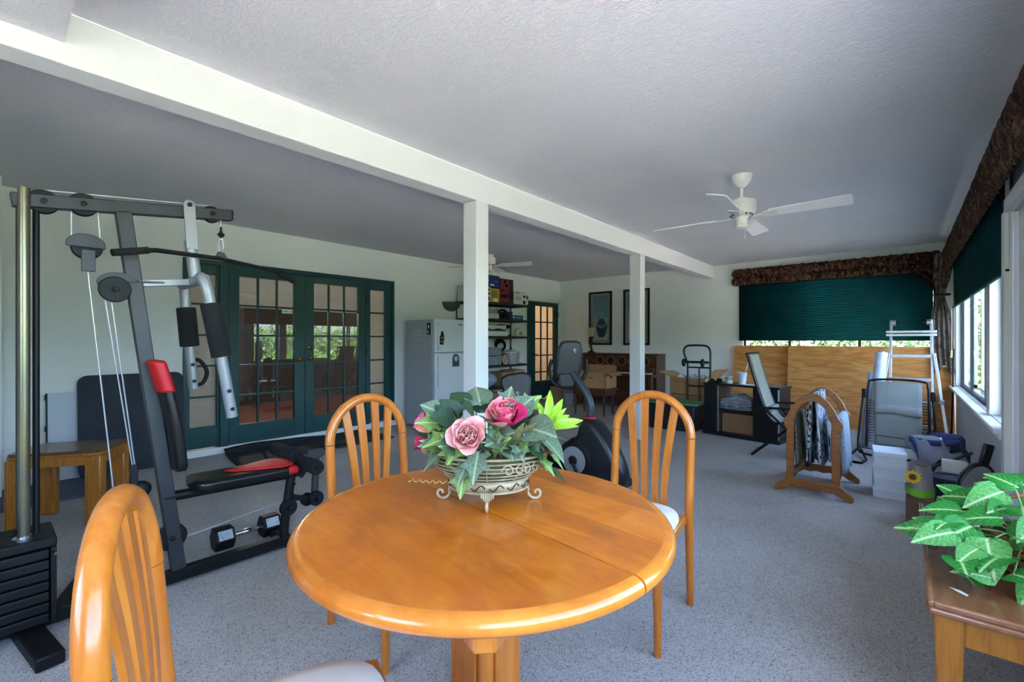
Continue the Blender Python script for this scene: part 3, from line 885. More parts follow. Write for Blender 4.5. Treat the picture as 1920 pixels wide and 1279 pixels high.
ROUND = [(0.02, -0.05), (0.26, -0.12), (0.46, 0.08), (0.50, 0.32), (0.40, 0.56), (0.24, 0.76), (0.10, 0.90), (0.0, 1.0)]
LANCE = [(0.01, 0.0), (0.08, 0.12), (0.13, 0.32), (0.12, 0.55), (0.08, 0.78), (0.03, 0.93), (0.0, 1.0)]
lm_sage = leafmat('sage_leaf', '#435240', '#5a6b52', '#7b8b6c', '#97a585')
lm_green = leafmat('ivy_leaf', '#557034', '#6f8b44', '#8ea55c', '#abbd7c')
lm_dark = leafmat('dark_leaf', '#1d301c', '#2b4328', '#435c38')
lm_lime = leafmat('lime_leaf', '#7ba31f', '#93bb2c', '#aecb48')
lm_olive = leafmat('olive_leaf', '#565b36', '#6c6f46', '#85835a')
LM = {'sage': leaf_mesh('leaf', IVY, lm_sage), 'sager': leaf_mesh('leaf', ROUND, lm_sage), 'ivy': leaf_mesh('leaf', IVY, lm_green),
      'dark': leaf_mesh('leaf', ROUND, lm_dark), 'olive': leaf_mesh('leaf', LANCE, lm_olive), 'lime': leaf_mesh('leaf', LANCE, lm_lime, 0.35, 0.3)}
def orient(p, d, up, s):
    """matrix for a leaf: origin p, tip direction d, face normal near up, length s"""
    y = V(d).normalized()
    z = V(up) - y * V(up).dot(y)
    if z.length < 1e-4: z = V(1, 0, 0).cross(y)
    z.normalize()
    x = y.cross(z)
    m = Matrix(((x.x, y.x, z.x, p[0]), (x.y, y.y, z.y, p[1]), (x.z, y.z, z.z, p[2]), (0, 0, 0, 1)))
    return m @ Matrix.Diagonal((s, s, s, 1))
t = thing('ivy_foliage', 'sage and green silk ivy leaves filling the wire basket', 'foliage', tuple(BC + V(0, 0, 0.15)), BA)
rn = random.Random(11)
# camera lies towards local direction cdir
cdl = Matrix.Rotation(-BA, 3, 'Z') @ V(-BC.x, -BC.y, 0.3).normalized()
spec = []
# (kind, angle round the rim deg, radius factor, height, length)  angle 270 = towards the camera
for kd, a, rf, z, s, dz in (('sage', 262, 1.0, 0.03, 0.10, -1.0), ('ivy', 244, 1.0, 0.05, 0.08, -0.5), ('sage', 300, 0.96, 0.05, 0.07, -0.4), ('dark', 318, 1.0, 0.04, 0.06, -0.6), ('sage', 252, 1.04, 0.0, 0.07, -1.0), ('ivy', 232, 0.92, 0.075, 0.11, -0.2), ('ivy', 250, 1.02, -0.02, 0.09, -1.2), 
                            ('sager', 318, 0.9, 0.10, 0.13, 0.1), ('sager', 335, 1.0, 0.07, 0.12, -0.5), ('ivy', 345, 1.05, 0.02, 0.09, -0.9), ('dark', 352, 1.1, -0.05, 0.07, -0.6),
                            ('dark', 215, 0.7, 0.12, 0.09, 0.3), ('dark', 195, 0.6, 0.12, 0.10, 0.6), ('ivy', 205, 0.95, 0.11, 0.08, 0.2), ('sager', 190, 0.8, 0.13, 0.09, 0.6), ('sage', 222, 1.0, 0.03, 0.09, -0.6),
                            ('sager', 120, 0.35, 0.16, 0.11, 0.8), ('dark', 100, 0.5, 0.13, 0.10, 0.7), ('dark', 150, 0.5, 0.15, 0.09, 0.6), ('ivy', 255, 0.55, 0.10, 0.08, 0.1), ('sage', 60, 0.6, 0.15, 0.09, 0.9),
                            ('ivy', 30, 0.7, 0.14, 0.09, 0.8), ('olive', 292, 0.72, 0.03, 0.11, 0.7), ('olive', 300, 0.80, 0.04, 0.12, 1.0), ('olive', 312, 0.7, 0.05, 0.12, 0.8), ('olive', 282, 0.7, 0.03, 0.10, 0.9),
                            ('dark', 275, 0.4, 0.12, 0.08, 0.2), ('ivy', 5, 0.95, 0.06, 0.09, -0.2), ('dark', 325, 0.6, 0.09, 0.08, 0.2), ('sage', 80, 0.9, 0.06, 0.10, 0.2), ('ivy', 110, 1.0, 0.05, 0.10, 0.0),
                            ('sage', 140, 1.0, 0.06, 0.10, 0.1), ('dark', 165, 0.95, 0.07, 0.10, 0.1), ('ivy', 185, 1.0, 0.04, 0.08, -0.3), ('sage', 300, 0.3, 0.14, 0.09, 0.6), ('dark', 240, 0.5, 0.14, 0.08, 0.7),
                            ('ivy', 328, 1.08, 0.0, 0.07, -1.0), ('sager', 20, 0.5, 0.13, 0.10, 0.6)):
    th = R(a)
    p = V(0.185 * rf * math.cos(th), 0.138 * rf * math.sin(th), z)
    d = V(math.cos(th), math.sin(th) * 0.9, dz) + V(rn.uniform(-.25, .25), rn.uniform(-.25, .25), rn.uniform(-.1, .1))
    up = V(math.cos(th) * 0.7, math.sin(th) * 0.7, 0.7) if dz < 0 else cdl * 0.8 + V(0, 0, 0.5)
    inst('leaf', LM[kd], t, orient(p, d, up, s * 0.92))
for q in range(30):
    th = R(rn.uniform(170, 380)); rf = rn.uniform(0.45, 0.98)
    p = V(0.185 * rf * math.cos(th), 0.138 * rf * math.sin(th), 0.015 + 0.075 * (1 - rf) + rn.uniform(0, 0.03))
    d = V(math.cos(th) * 0.6 + rn.uniform(-.5, .5), math.sin(th) * 0.6 + rn.uniform(-.5, .5), rn.uniform(0.0, 0.7))
    inst('leaf', LM[rn.choice(('sage', 'ivy', 'dark', 'olive', 'sager', 'ivy'))], t, orient(p, d, cdl + V(rn.uniform(-.4, .4), rn.uniform(-.4, .4), 0.5), rn.uniform(0.05, 0.085)))
stm = plain('stem_green', '#76804a', 0.6)
for q in range(12):
    th = rn.uniform(0, 2 * PI)
    e = V(0.13 * math.cos(th), 0.10 * math.sin(th), rn.uniform(0.08, 0.14))
    O('stem', MB().tube(cr([(e.x * 0.4, e.y * 0.4, -0.03), (e.x * 0.7, e.y * 0.7, 0.05), tuple(e)], 4), 0.0022, 5), stm, t, local=True)
bery = mesh('seed_cluster', MB().ball((0, 0, 0), 0.006, 8, 6), plain('green_seed', '#5f7d45', 0.6))
for q in range(26):
    inst('seed', bery, t, Matrix.Translation(V(0.03 + rn.gauss(0, 0.022), -0.085 + rn.gauss(0, 0.014), 0.075 + rn.gauss(0, 0.016))))
tend = plain('tendril', '#b39a5c', 0.6)
O('tendril', MB().tube([(-0.12 - 0.12 * i / 40, -0.13 + 0.02 * i / 40 + 0.004 * math.sin(i * 0.9), -0.055 + 0.004 * math.cos(i * 0.9)) for i in range(41)], 0.0012, 5), tend, t, local=True)
O('tendril', MB().tube([(0.10 + 0.11 * i / 40, 0.06 + 0.02 * i / 40 + 0.004 * math.sin(i * 0.9), 0.15 + 0.03 * i / 40 + 0.004 * math.cos(i * 0.9)) for i in range(41)], 0.0012, 5), tend, t, local=True)

t = thing('fern_sprig', 'bright lime green silk sprig at the right of the basket', 'foliage', tuple(BC + V(0.13, 0.15, 0.18)), BA)
for d, s in (((0.9, 0.1, 0.25), 0.13), ((0.5, 0.3, 0.9), 0.12), ((0.1, 0.2, 1.0), 0.13), ((0.8, -0.4, 0.2), 0.10), ((0.3, -0.5, 0.7), 0.09), ((-0.3, 0.2, 0.9), 0.10), ((0.9, 0.5, 0.5), 0.11), ((0.6, 0.0, 0.7), 0.09)):
    inst('leaf', LM['lime'], t, orient((0, 0, 0.05), d, cdl + V(0, 0, 0.4), s))
O('stem', MB().tube(cr([(-0.04, -0.02, -0.05), (-0.02, -0.01, 0.0), (0, 0, 0.055)], 4), 0.003, 6), stm, t, local=True)

def petal_mesh(m, cup):
    def fn(u, w):
        a = (u - 0.5) * 2
        wd = math.sin(PI * (0.12 + 0.76 * w)) ** 0.7
        x = a * 0.5 * wd
        y = w
        z = cup * (a * a) * 0.35 * wd + 0.25 * (w ** 2) * cup - 0.16 * max(0, w - 0.75) * (1 + abs(a))
        return (x, y, z + 0.03 * math.sin(a * 5 + w * 3))
    return mesh('petal', MB().grid(fn, 7, 7), m, 180)
def rosemat(name, a, b, c):
    k = Mat(name, 0.6, 0, 0.25)
    tc = k.n('ShaderNodeTexCoord'); sp = k.n('ShaderNodeSeparateXYZ'); k.l(tc.outputs['Object'], sp.inputs[0])
    ad = k.n('ShaderNodeMath', operation='MULTIPLY_ADD'); k.l(k.noise(6, 3), ad.inputs[0]); ad.inputs[1].default_value = 0.5
    k.l(sp.outputs[1], ad.inputs[2])
    k.color(k.ramp(ad.outputs[0], [(0.15, a), (0.65, b), (1.0, c)]))
    return k.m
rm_pink = rosemat('pink_petal', '#e05c6a', '#ef8a90', '#f7c2bc')
rm_coral = rosemat('coral_petal', '#f2d6b8', '#f0b09c', '#ec8e90')
rm_mag = rosemat('magenta_petal', '#b81a50', '#c9235c', '#d23a70')
rm_dark = rosemat('crimson_petal', '#7c1430', '#991c40', '#b12a50')
rm_peach = rosemat('peach_petal', '#f0b58c', '#f0a58c', '#e06c86')
def rose(label, p, axis, s, m, n=16, open_=1.0, m2=None):
    t = thing('rose', label, 'flower', p, 0, group='silk roses in the basket')
    pm = petal_mesh(m, 1.3); pm2 = petal_mesh(m2, 1.3) if m2 else pm
    ax = V(axis).normalized()
    ux = ax.cross(V(0, 0, 1))
    if ux.length < 0.1: ux = V(1, 0, 0)
    ux.normalize(); uy = ax.cross(ux)
    for i in range(n):
        f = i / (n - 1)
        a = i * 2.399
        tilt = (0.12 + 0.95 * f * open_)
        rad = ux * math.cos(a) + uy * math.sin(a)
        d = ax * math.cos(tilt) + rad * math.sin(tilt)
        up = ax * math.sin(tilt) - rad * math.cos(tilt)
        pp = rad * (s * 0.04 * f) - ax * (s * 0.35 * f)
        inst('petal', pm2 if (m2 and rad.dot(V(0.76, 0.65, 0)) > 0.40) else pm, t, orient(pp, d, up, s * (0.55 + 0.4 * f)))
    O('calyx', MB().lathe([(0, -s * 0.55), (s * 0.08, -s * 0.5), (s * 0.14, -s * 0.38), (s * 0.1, -s * 0.3)], (0, 0, 0), 10, tuple(ax)).tube([tuple(ax * (-s * 0.5)), tuple(ax * (-s * 0.7) + V(0, 0, -0.05))], 0.003, 6), stm, t, local=True)
    return t
def lb(x, y, z):   # basket-local to world
    q = Matrix.Rotation(BA, 3, 'Z') @ V(x, y, 0)
    return tuple(BC + V(q.x, q.y, z))
TOC = V(-BC.x, -BC.y, 0.45).normalized()
rose('pale pink open rose at the front of the basket', lb(-0.055, -0.135, 0.235), (TOC.x, TOC.y, 0.35), 0.080, rm_pink, 22, 1.15)
rose('coral pink rose with magenta right half, highest in the basket', lb(0.05, -0.05, 0.272), (TOC.x * 0.6, TOC.y * 0.6, 0.8), 0.092, rm_coral, 18, 1.1, rm_mag)
rose('peach and pink rose at the left edge of the basket', lb(-0.195, -0.03, 0.245), (-0.5, -0.5, 0.5), 0.068, rm_peach, 14, 0.8)
rose('crimson rose low at the left edge of the basket', lb(-0.205, -0.03, 0.19), (-0.6, -0.5, 0.1), 0.05, rm_dark, 12, 0.7)

# ---------------------------------------------------------------- home gym (runs along the beam, X about -2.88)
GX = -2.88
t = thing('home_gym', 'dark grey weight machine with silver press arms and red trimmed seat', 'gym', (GX, 0.5, 0))
def G(y, z, dx=0.0): return (GX + dx, y, z)
def wheel(name, y, z, r, dx=0.0, th=0.03, m='black', par=None):
    o = O(name, MB().lathe([(r * 0.94, -th / 2), (r, -th / 2 + 0.004), (r * 0.88, -0.002), (r * 0.88, 0.002), (r, th / 2 - 0.004), (r * 0.94, th / 2), (r * 0.3, th / 2), (r * 0.3, th / 2 + 0.002)], G(y, z, dx), 32, (1, 0, 0)), MT[m], par or t)
    O('axle_bolt', MB().lathe([(0.012, 0), (0.012, 0.012), (0.006, 0.014), (0.006, 0.02)], G(y, z, dx + max(th / 2, 0.026)), 8, (1, 0, 0)), MT['blackm'], o)
    return o
def rect(name, p, q, w, h, m='gunmetal', bev=0.004, up=(0, 0, 1)):
    return O(name, MB().bar(p, q, w, h, up), MT[m], t, bev=bev)
rect('base_rail', G(-0.30, 0.05), G(1.235, 0.05), 0.055, 0.062, 'blackm')
rect('upright', G(0.665, 0.08), G(0.442, 1.90), 0.05, 0.062, up=(0, 1, 0))
rect('top_boom', G(0.075, 1.872), G(0.910, 1.976), 0.05, 0.058)
O('end_plug', MB().box(GX - 0.024, GX + 0.024, 0.908, 0.916, 1.950, 2.004), MT['black'], t)
O('front_post', MB().tube(cr([G(1.20, 0.05), G(1.205, 0.15), G(1.226, 0.30), G(1.250, 0.47)], 4), 0.027, 14), MT['blackm'], t)
O('seat_tube', MB().cyl(G(0.60, 0.465), G(1.24, 0.445), 0.026, n=14), MT['blackm'], t)
# guide rods and weight stack
O('guide_rod', MB().cyl(G(0.112, 0.36, 0.035), G(0.112, 1.925, 0.035), 0.0195, n=18), plain('guide_brass', '#8e8560', 0.3, 0.85, c2='#77756c', ns=3), t)
O('guide_rod', MB().cyl(G(0.112, 0.36, -0.13), G(0.112, 1.88, -0.13), 0.0195, n=14), MT['gunmetal'], t)
O('dark_tube', MB().cyl(G(0.150, 0.05, 0.0), G(0.150, 1.87, 0.0), 0.012, n=10), MT['blackm'], t)  # thin dark tube right beside the guide rod
O('rod_collar', MB().lathe([(0.036, 0), (0.036, 0.008), (0.022, 0.01), (0.022, 0.016)], G(0.112, 0.425, 0.035), 18), MT['chrome'], t)
X0, X1 = GX - 0.14, GX + 0.11
for i in range(7):
    z0 = 0.066 + i * 0.0455
    O('weight_plate', MB().box(X0, X1, -0.22, 0.185, z0, z0 + 0.041), MT['blackm'], t, bev=0.006)
O('top_plate', MB().box(X0 - 0.005, X1 + 0.005, -0.225, 0.207, 0.388, 0.428), MT['black'], t, bev=0.006)
O('stack_guard', MB().box(X0, X1 + 0.004, 0.188, 0.206, 0.06, 0.386), MT['black'], t, bev=0.002)
O('selector_pin', MB().cyl((X1, 0.19, 0.37), (X1 + 0.05, 0.20, 0.37), 0.006, n=8), MT['chrome'], t)
O('base_foot', MB().bar((GX - 0.38, 0.06, 0.03), (GX + 0.38, 0.17, 0.03), 0.085, 0.055), MT['black'], t, bev=0.008)
O('base_foot', MB().bar((GX - 0.02, 0.22, 0.045), (GX - 0.50, 0.40, 0.045), 0.06, 0.05), MT['blackm'], t, bev=0.006)
O('base_foot', MB().bar((GX - 0.30, 1.235, 0.03), (GX + 0.02, 1.235, 0.03), 0.06, 0.05), MT['blackm'], t, bev=0.006)
# pulleys
wheel('pulley', 0.172, 1.884, 0.052); wheel('pulley', 0.300, 1.900, 0.052); wheel('pulley', 0.815, 1.964, 0.045)
fp = O('floating_pulley', MB().lathe([(0.052, -0.016), (0.056, -0.012), (0.05, 0), (0.056, 0.012), (0.052, 0.016)], G(0.313, 1.705), 28, (1, 0, 0)), MT['black'], t)
arc = [(0.068 * math.cos(a), 0.050 * math.sin(a)) for a in [PI * i / 16 for i in range(17)]]
O('pulley_guard', MB().prism([(0.068, -0.014)] + arc + [(-0.068, -0.014)], G(0.308, 1.715, 0.022), (0, 1, 0), (0, 0, 1), (1, 0, 0), 0.012), MT['gunmetal'], fp, bev=0.003)
O('pulley_bracket', MB().box(GX + 0.012, GX + 0.034, 0.292, 0.340, 1.592, 1.69), MT['gunmetal'], fp, bev=0.002)
cw = wheel('cam_wheel', 0.402, 1.512, 0.060, 0.075, 0.022)
O('cam_guard', MB().prism([(0.0, 0.0)] + [(0.075 * math.cos(a), 0.05 * math.sin(a)) for a in [0.2 + 1.1 * PI * i / 14 for i in range(15)]], G(0.418, 1.548, 0.03), (0, 1, 0), (0, 0, 1), (1, 0, 0), 0.01), MT['gunmetal'], cw, bev=0.002)
wheel('low_pulley', 0.635, 0.255, 0.068, 0.0, 0.03)
wheel('front_pulley', 1.219, 0.250, 0.050, 0.02, 0.03)
# cables
cab = plain('steel_cable', '#b9bcc0', 0.4, 0.6)
def cable(*pts): O('cable', MB().tube(pts, 0.0032, 6), cab, t)
cable(G(0.262, 1.86), G(0.262, 1.71)); cable(G(0.352, 1.88), G(0.363, 1.71))
cable(G(0.318, 1.592), G(0.395, 0.70), G(0.408, 0.54)); cable(G(0.372, 1.46, 0.05), G(0.478, 0.66, 0.0)); cable(G(0.395, 1.45, 0.05), G(0.487, 0.66))
cable(G(0.51, 0.54), G(0.57, 0.28)); cable(G(0.70, 0.235), G(1.18, 0.29)); cable(G(0.172, 1.936), G(0.815, 2.010)); cable(G(0.86, 1.964), G(0.862, 1.905))
O('cable_clevis', MB().box(GX - 0.012, GX + 0.016, 0.468, 0.498, 0.56, 0.66), MT['blackm'], t, bev=0.003)
sh = O('pulley_shroud', MB().ball(G(0.505, 0.53), (0.03, 0.05, 0.045)), MT['black'], t)
# press arm
O('arm_hanger', MB().prism([(-0.026, -0.23), (-0.026, 0)] + [(0.026 * math.cos(a), 0.026 * math.sin(a)) for a in [PI - PI * i / 10 for i in range(11)]] + [(0.026, -0.23)], G(0.705, 1.985, 0.034), (0, 0.998, 0.0), (0, -0.06, 0.998), (1, 0, 0), 0.012), MT['silver'], t, bev=0.002)
O('hanger_bolt', MB().cyl(G(0.705, 1.985, 0.04), G(0.705, 1.985, 0.052), 0.011, n=10), MT['blackm'], t)
O('arm_tube', MB().cyl(G(0.716, 1.80, 0.01), G(0.738, 1.61, 0.01), 0.029, n=18), MT['silver'], t)
O('arm_link', MB().bar(G(0.515, 1.557), G(0.735, 1.585), 0.035, 0.034), MT['silver'], t, bev=0.003)
O('link_rod', MB().cyl(G(0.44, 1.558, 0.03), G(0.60, 1.568, 0.03), 0.005, n=8), MT['chrome'], t)
O('cross_tube', MB().cyl(G(0.735, 1.585, -0.22), G(0.730, 1.588, 0.18), 0.026, n=16), MT['silver'], t)
for nm, pts, f0, f1 in (('press_arm', [G(0.735, 1.588, 0.10), G(0.715, 1.590, 0.20), G(0.728, 1.545, 0.23), G(0.748, 1.45, 0.23), G(0.795, 1.186, 0.23), G(0.845, 0.875, 0.23)], (0.747, 1.462), (0.797, 1.190)),
                        ('press_arm', [G(0.735, 1.588, -0.12), G(0.745, 1.588, -0.21), G(0.750, 1.55, -0.23), G(0.755, 1.46, -0.23), G(0.773, 1.238, -0.23), G(0.792, 0.995, -0.23)], (0.755, 1.462), (0.773, 1.238))):
    dx = pts[-1][0] - GX
    pa = O(nm, MB().tube(cr(pts, 5), 0.0265, 16), MT['silver'], t)
    O('foam_grip', MB().lathe([(0.028, 0), (0.045, 0.002), (0.047, 0.008), (0.047, V(0, f1[0] - f0[0], f1[1] - f0[1]).length - 0.008), (0.045, V(0, f1[0] - f0[0], f1[1] - f0[1]).length - 0.002), (0.028, V(0, f1[0] - f0[0], f1[1] - f0[1]).length)],
                              G(f0[0], f0[1], dx), 24, (0, f1[0] - f0[0], f1[1] - f0[1])), MT['foam'], pa)
    e = pts[-1]
    d = (V(pts[-1]) - V(pts[-2])).normalized()
    for q in (0.045, 0.14):
        b = V(e) - d * q
        O('arm_bolt', MB().cyl(b + V(0.024, 0, 0), b + V(0.031, 0, 0), 0.010, n=10), MT['blackm'], pa)
    if dx < 0:
        a0 = V(e) - d * 0.17
        a1 = V(e) - d * 0.02
        O('handle_loop', MB().tube(cr([a0, a0 + V(0.02, 0.04, -0.01), (a0 + a1) / 2 + V(0.03, 0.065, 0), a1 + V(0.02, 0.04, 0.01), a1], 5), 0.011, 10), MT['foam'], pa)
# seat and backrest
def pad(cx, y0, y1, hw, zf, th, n=26, m=12):
    L = y1 - y0
    def fn(u, w):
        yy = y0 + L * w
        q = abs(2 * w - 1)
        ww = hw * (1 - 0.55 * max(0, (q - 0.72) / 0.28) ** 2.2) if q < 0.999 else 0.001 * hw
        hh = th * (1 - max(0, (q - 0.86) / 0.14) ** 2.5 * 0.55) if q < 0.999 else 0.001
        a = 2 * PI * u
        k = (abs(math.cos(a)) ** 5 + abs(math.sin(a)) ** 5) ** -0.2
        return (cx + ww * k * math.cos(a), yy, zf(w) + hh * 0.5 * k * math.sin(a))
    return MB().grid(fn, n, m * 2 + 1, True)
st = O('seat_pad', pad(GX, 0.70, 1.235, 0.135, lambda w: 0.508 - 0.012 * w, 0.062), MT['vinyl'], t, sharp=70)
def redtop(u, w):
    y = 0.88 + 0.345 * w
    hw = 0.122 * min(1, (w * 1.35) ** 0.75) * (1 - 0.35 * max(0, (w - 0.8) / 0.2) ** 2)
    return (GX + (2 * u - 1) * hw, y, 0.5465 - 0.012 * (y - 0.70) / 0.535 - 0.004 * (2 * u - 1) ** 4)
O('seat_panel', MB().grid(redtop, 12, 14), MT['redvinyl'], st, solid=0.006, sharp=80)
O('seat_nose', MB().box(GX - 0.10, GX + 0.132, 1.165, 1.238, 0.476, 0.522), MT['redvinyl'], st, bev=0.015)
def bpad(z0, z1, g=1.0):
    def fn(u, w):
        z = z0 + (z1 - z0) * w
        q = abs(2 * w - 1)
        e = 1 - max(0, (q - 0.8) / 0.2) ** 2.4 * 0.6 if q < 0.999 else 0.002
        a = 2 * PI * u
        k = (abs(math.cos(a)) ** 4 + abs(math.sin(a)) ** 4) ** -0.25
        yc = 0.662 - 0.105 * (z - 0.58) / 0.6 + 0.018 * math.sin(PI * (z - 0.58) / 0.6)
        return (GX + 0.125 * g * e * k * math.cos(a), yc + 0.031 * g * e * k * math.sin(a), z)
    return MB().grid(fn, 28, 25, True)
bk = O('back_pad', bpad(0.585, 1.150), MT['vinyl'], t, sharp=70)
O('head_pad', bpad(1.005, 1.180, 1.12), MT['redvinyl'], bk, sharp=70)
# leg developer
O('lever_arm', MB().prism([(-0.075, 0.028), (0.0, 0.03)] + [(0.03 * math.sin(a), 0.03 * math.cos(a)) for a in [PI * i / 8 for i in range(9)]] + [(-0.06, -0.03), (-0.10, -0.045)], G(1.405, 0.556, 0.05), (0, 1, 0), (0, 0, 1), (1, 0, 0), 0.02), MT['gunmetal'], t, bev=0.003)
O('lever_arm', MB().bar(G(1.29, 0.42), G(1.40, 0.556, 0.02), 0.03, 0.04), MT['blackm'], t)
for y, z in ((1.318, 0.502), (1.285, 0.545)):
    dx0, dx1 = (-0.10, 0.20) if y > 1.3 else (-0.34, -0.02)
    rl = O('foam_roller', MB().lathe([(0.012, 0), (0.040, 0.003), (0.043, 0.01), (0.043, dx1 - dx0 - 0.01), (0.040, dx1 - dx0 - 0.003), (0.012, dx1 - dx0)], G(y, z, dx0), 24, (1, 0, 0)), MT['foam'], t)
    O('roller_cap', MB().cyl(G(y, z, dx1), G(y, z, dx1 + 0.008), 0.014, n=12), MT['black'], rl)
lg = O('leg_bar', MB().cyl(G(1.396, 0.556, 0.02), G(1.380, 0.262, 0.02), 0.022, n=14), MT['gunmetal'], t)
wheel('leg_pulley', 1.378, 0.272, 0.046, 0.05, 0.03)
wheel('leg_pulley', 1.345, 0.262, 0.040, 0.0, 0.03)
O('leg_strut', MB().bar(G(1.378, 0.262, 0.02), G(1.25, 0.30), 0.03, 0.03), MT['blackm'], t)
for i, z in enumerate((0.33, 0.39, 0.44)):
    O('adjust_pin', MB().cyl(G(1.238 + 0.01 * i, z, 0.02), G(1.238 + 0.01 * i, z, 0.04), 0.009, n=8), MT['blackm'], t)

t = thing('lat_bar', 'black angled lat pulldown bar hanging from the weight machine boom', 'bar', G(0.86, 1.70))
c0 = V(G(0.862, 1.742))
pts = [(GX + 0.18, 0.378, 1.668), (GX + 0.135, 0.515, 1.705), (GX + 0.12, 0.55, 1.712), (GX, 0.862, 1.728), (GX - 0.13, 1.19, 1.712), (GX - 0.145, 1.225, 1.704), (GX - 0.18, 1.335, 1.665)]
O('bar', MB().tube(pts, 0.0115, 12), MT['blackm'], t)
O('grip', MB().cyl(pts[0], pts[1], 0.0165, n=14), MT['foam'], t)
O('grip', MB().cyl(pts[-1], pts[-2], 0.0165, n=14), MT['foam'], t)
O('hang_eye', MB().prism([(-0.032, 0), (-0.012, 0.034), (0.012, 0.034), (0.032, 0)], (GX, 0.862, 1.732), (0, 1, 0), (0, 0, 1), (1, 0, 0), 0.014), MT['gunmetal'], t)
O('snap_hook', MB().tube([(GX, 0.862 + 0.012 * math.cos(a), 1.80 + 0.042 * math.sin(a)) for a in [2 * PI * i / 20 for i in range(20)]], 0.004, 8, True), MT['chrome'], t)
O('swivel', MB().lathe([(0.004, 0), (0.014, 0.008), (0.02, 0.018), (0.008, 0.03), (0.005, 0.06)], (GX, 0.862, 1.845), 12), MT['blackm'], t)

t = thing('dumbbell', 'hexagonal black dumbbell with worn silver faces on the carpet', 'dumbbell', (-3.16, 1.08, 0))
for s, y in ((-1, 0.955), (1, 1.225)):
    hxp = [(0.062 * math.cos(PI / 6 + i * PI / 3), 0.062 * math.sin(PI / 6 + i * PI / 3)) for i in range(6)]
    hx_ = [(0.074 * math.cos(i * PI / 3), 0.074 * math.sin(i * PI / 3) ) for i in range(6)]
    hd = O('weight_head', MB().prism(hx_, (-3.16, y, 0.0645), (1, 0, 0), (0, 0, 1), (0, 1, 0), 0.105), MT['blackm'], t, bev=0.008)
    O('worn_face', MB().bar((-3.16 + 0.0562, y - 0.038, 0.0645 + 0.0325), (-3.16 + 0.0562, y + 0.038, 0.0645 + 0.0325), 0.056, 0.004, (0.866, 0, 0.5)), plain('worn_paint', '#9a9da2', 0.6, c2='#c0c3c8', ns=60), hd)
O('handle', MB().lathe([(0.014, 0), (0.017, 0.06), (0.019, 0.09), (0.017, 0.12), (0.014, 0.18)], (-3.16, 1.0, 0.0645), 14, (0, 1, 0)), MT['chrome'], t)

# ---------------------------------------------------------------- left wall things
EC = (-4.50, 0.41)
t = thing('end_table', 'golden oak end table with fluted legs behind the weight machine', 'table', (EC[0], EC[1], 0), math.atan2(0.5, 0.3))
def rr(hx_, hy, r, n=6):
    out = []
    for cx, cy, a0 in ((hx_ - r, hy - r, 0), (-hx_ + r, hy - r, PI / 2), (-hx_ + r, -hy + r, PI), (hx_ - r, -hy + r, 1.5 * PI)):
        for i in range(n + 1):
            a = a0 + PI / 2 * i / n
            out.append((cx + r * math.cos(a), cy + r * math.sin(a)))
    return out
O('tabletop', MB().prism(rr(0.285, 0.225, 0.06), (0, 0, 0.503), (1, 0, 0), (0, 1, 0), (0, 0, 1), 0.034), wood('worn_oak_top', '#4d301e', '#643f26', '#7a4d2c', (5, 1, 3), 4, 0.3, 0.3), t, local=True, bev=0.008)
O('top_edge', MB().prism(rr(0.289, 0.229, 0.062), (0, 0, 0.492), (1, 0, 0), (0, 1, 0), (0, 0, 1), 0.016), MT['oak_end'], t, local=True, bev=0.005)
for sx in (-1, 1):
    for sy in (-1, 1):
        lg = O('leg', MB().box(min(sx * 0.175, sx * 0.28), max(sx * 0.175, sx * 0.28), min(sy * 0.15, sy * 0.22), max(sy * 0.15, sy * 0.22), 0, 0.484), MT['oak_end'], t, local=True, bev=0.015)
        for q in range(5):
            O('flute', MB().cyl((sx * (0.190 + 0.018 * q), sy * 0.2205, 0.01), (sx * (0.190 + 0.018 * q), sy * 0.2205, 0.475), 0.0055, n=6), MT['oak_end'], lg, local=True)
            O('flute', MB().cyl((sx * 0.2805, sy * (0.158 + 0.013 * q), 0.01), (sx * 0.2805, sy * (0.158 + 0.013 * q), 0.475), 0.0045, n=6), MT['oak_end'], lg, local=True)
for sy in (-1, 1):
    O('apron', MB().box(-0.18, 0.18, sy * 0.205 - 0.01, sy * 0.205 + 0.01, 0.42, 0.484), MT['oak_end'], t, local=True)
for sx in (-1, 1):
    O('apron', MB().box(sx * 0.265 - 0.01, sx * 0.265 + 0.01, -0.16, 0.16, 0.42, 0.484), MT['oak_end'], t, local=True)

t.scale = (0.92, 0.90, 1.0)
def leaning(poly, y0, x_bot, x_top, h, th):
    d = V(x_top - x_bot, 0, h).normalized()
    nrm = V(d.z, 0, -d.x)
    return MB().prism(poly, (x_bot, y0, 0.002), (0, 1, 0), tuple(d), tuple(nrm), th)
single('exercise_mat', leaning([(u + 0.41, w + 0.475) for u, w in rr(0.41, 0.475, 0.075)], 0.565, -5.70, -5.815, 0.95, 0.018), MT['matblue'], 'large slate grey mat leaning on the wall behind the weight machine', 'mat', bev=0.003)
t = thing('folded_screen', 'flat white folded screen leaning on the wall beside the slate mat', 'screen', (-5.8, 0.45, 0))
O('panel', leaning([(0, 0), (0.24, 0), (0.24, 0.80), (0, 0.80)], 0.372, -5.775, -5.835, 0.80, 0.02), plain('white_panel', '#b9bfca', 0.5), t, bev=0.002)
O('edge_strip', leaning([(0, 0), (0.012, 0), (0.012, 0.80), (0, 0.80)], 0.362, -5.775, -5.835, 0.80, 0.024), MT['blackm'], t)
for z in (0.06, 0.28, 0.46, 0.74):
    O('clip', MB().box(-5.80, -5.775, 0.352, 0.366, z, z + 0.05), MT['blackm'], t, bev=0.002)
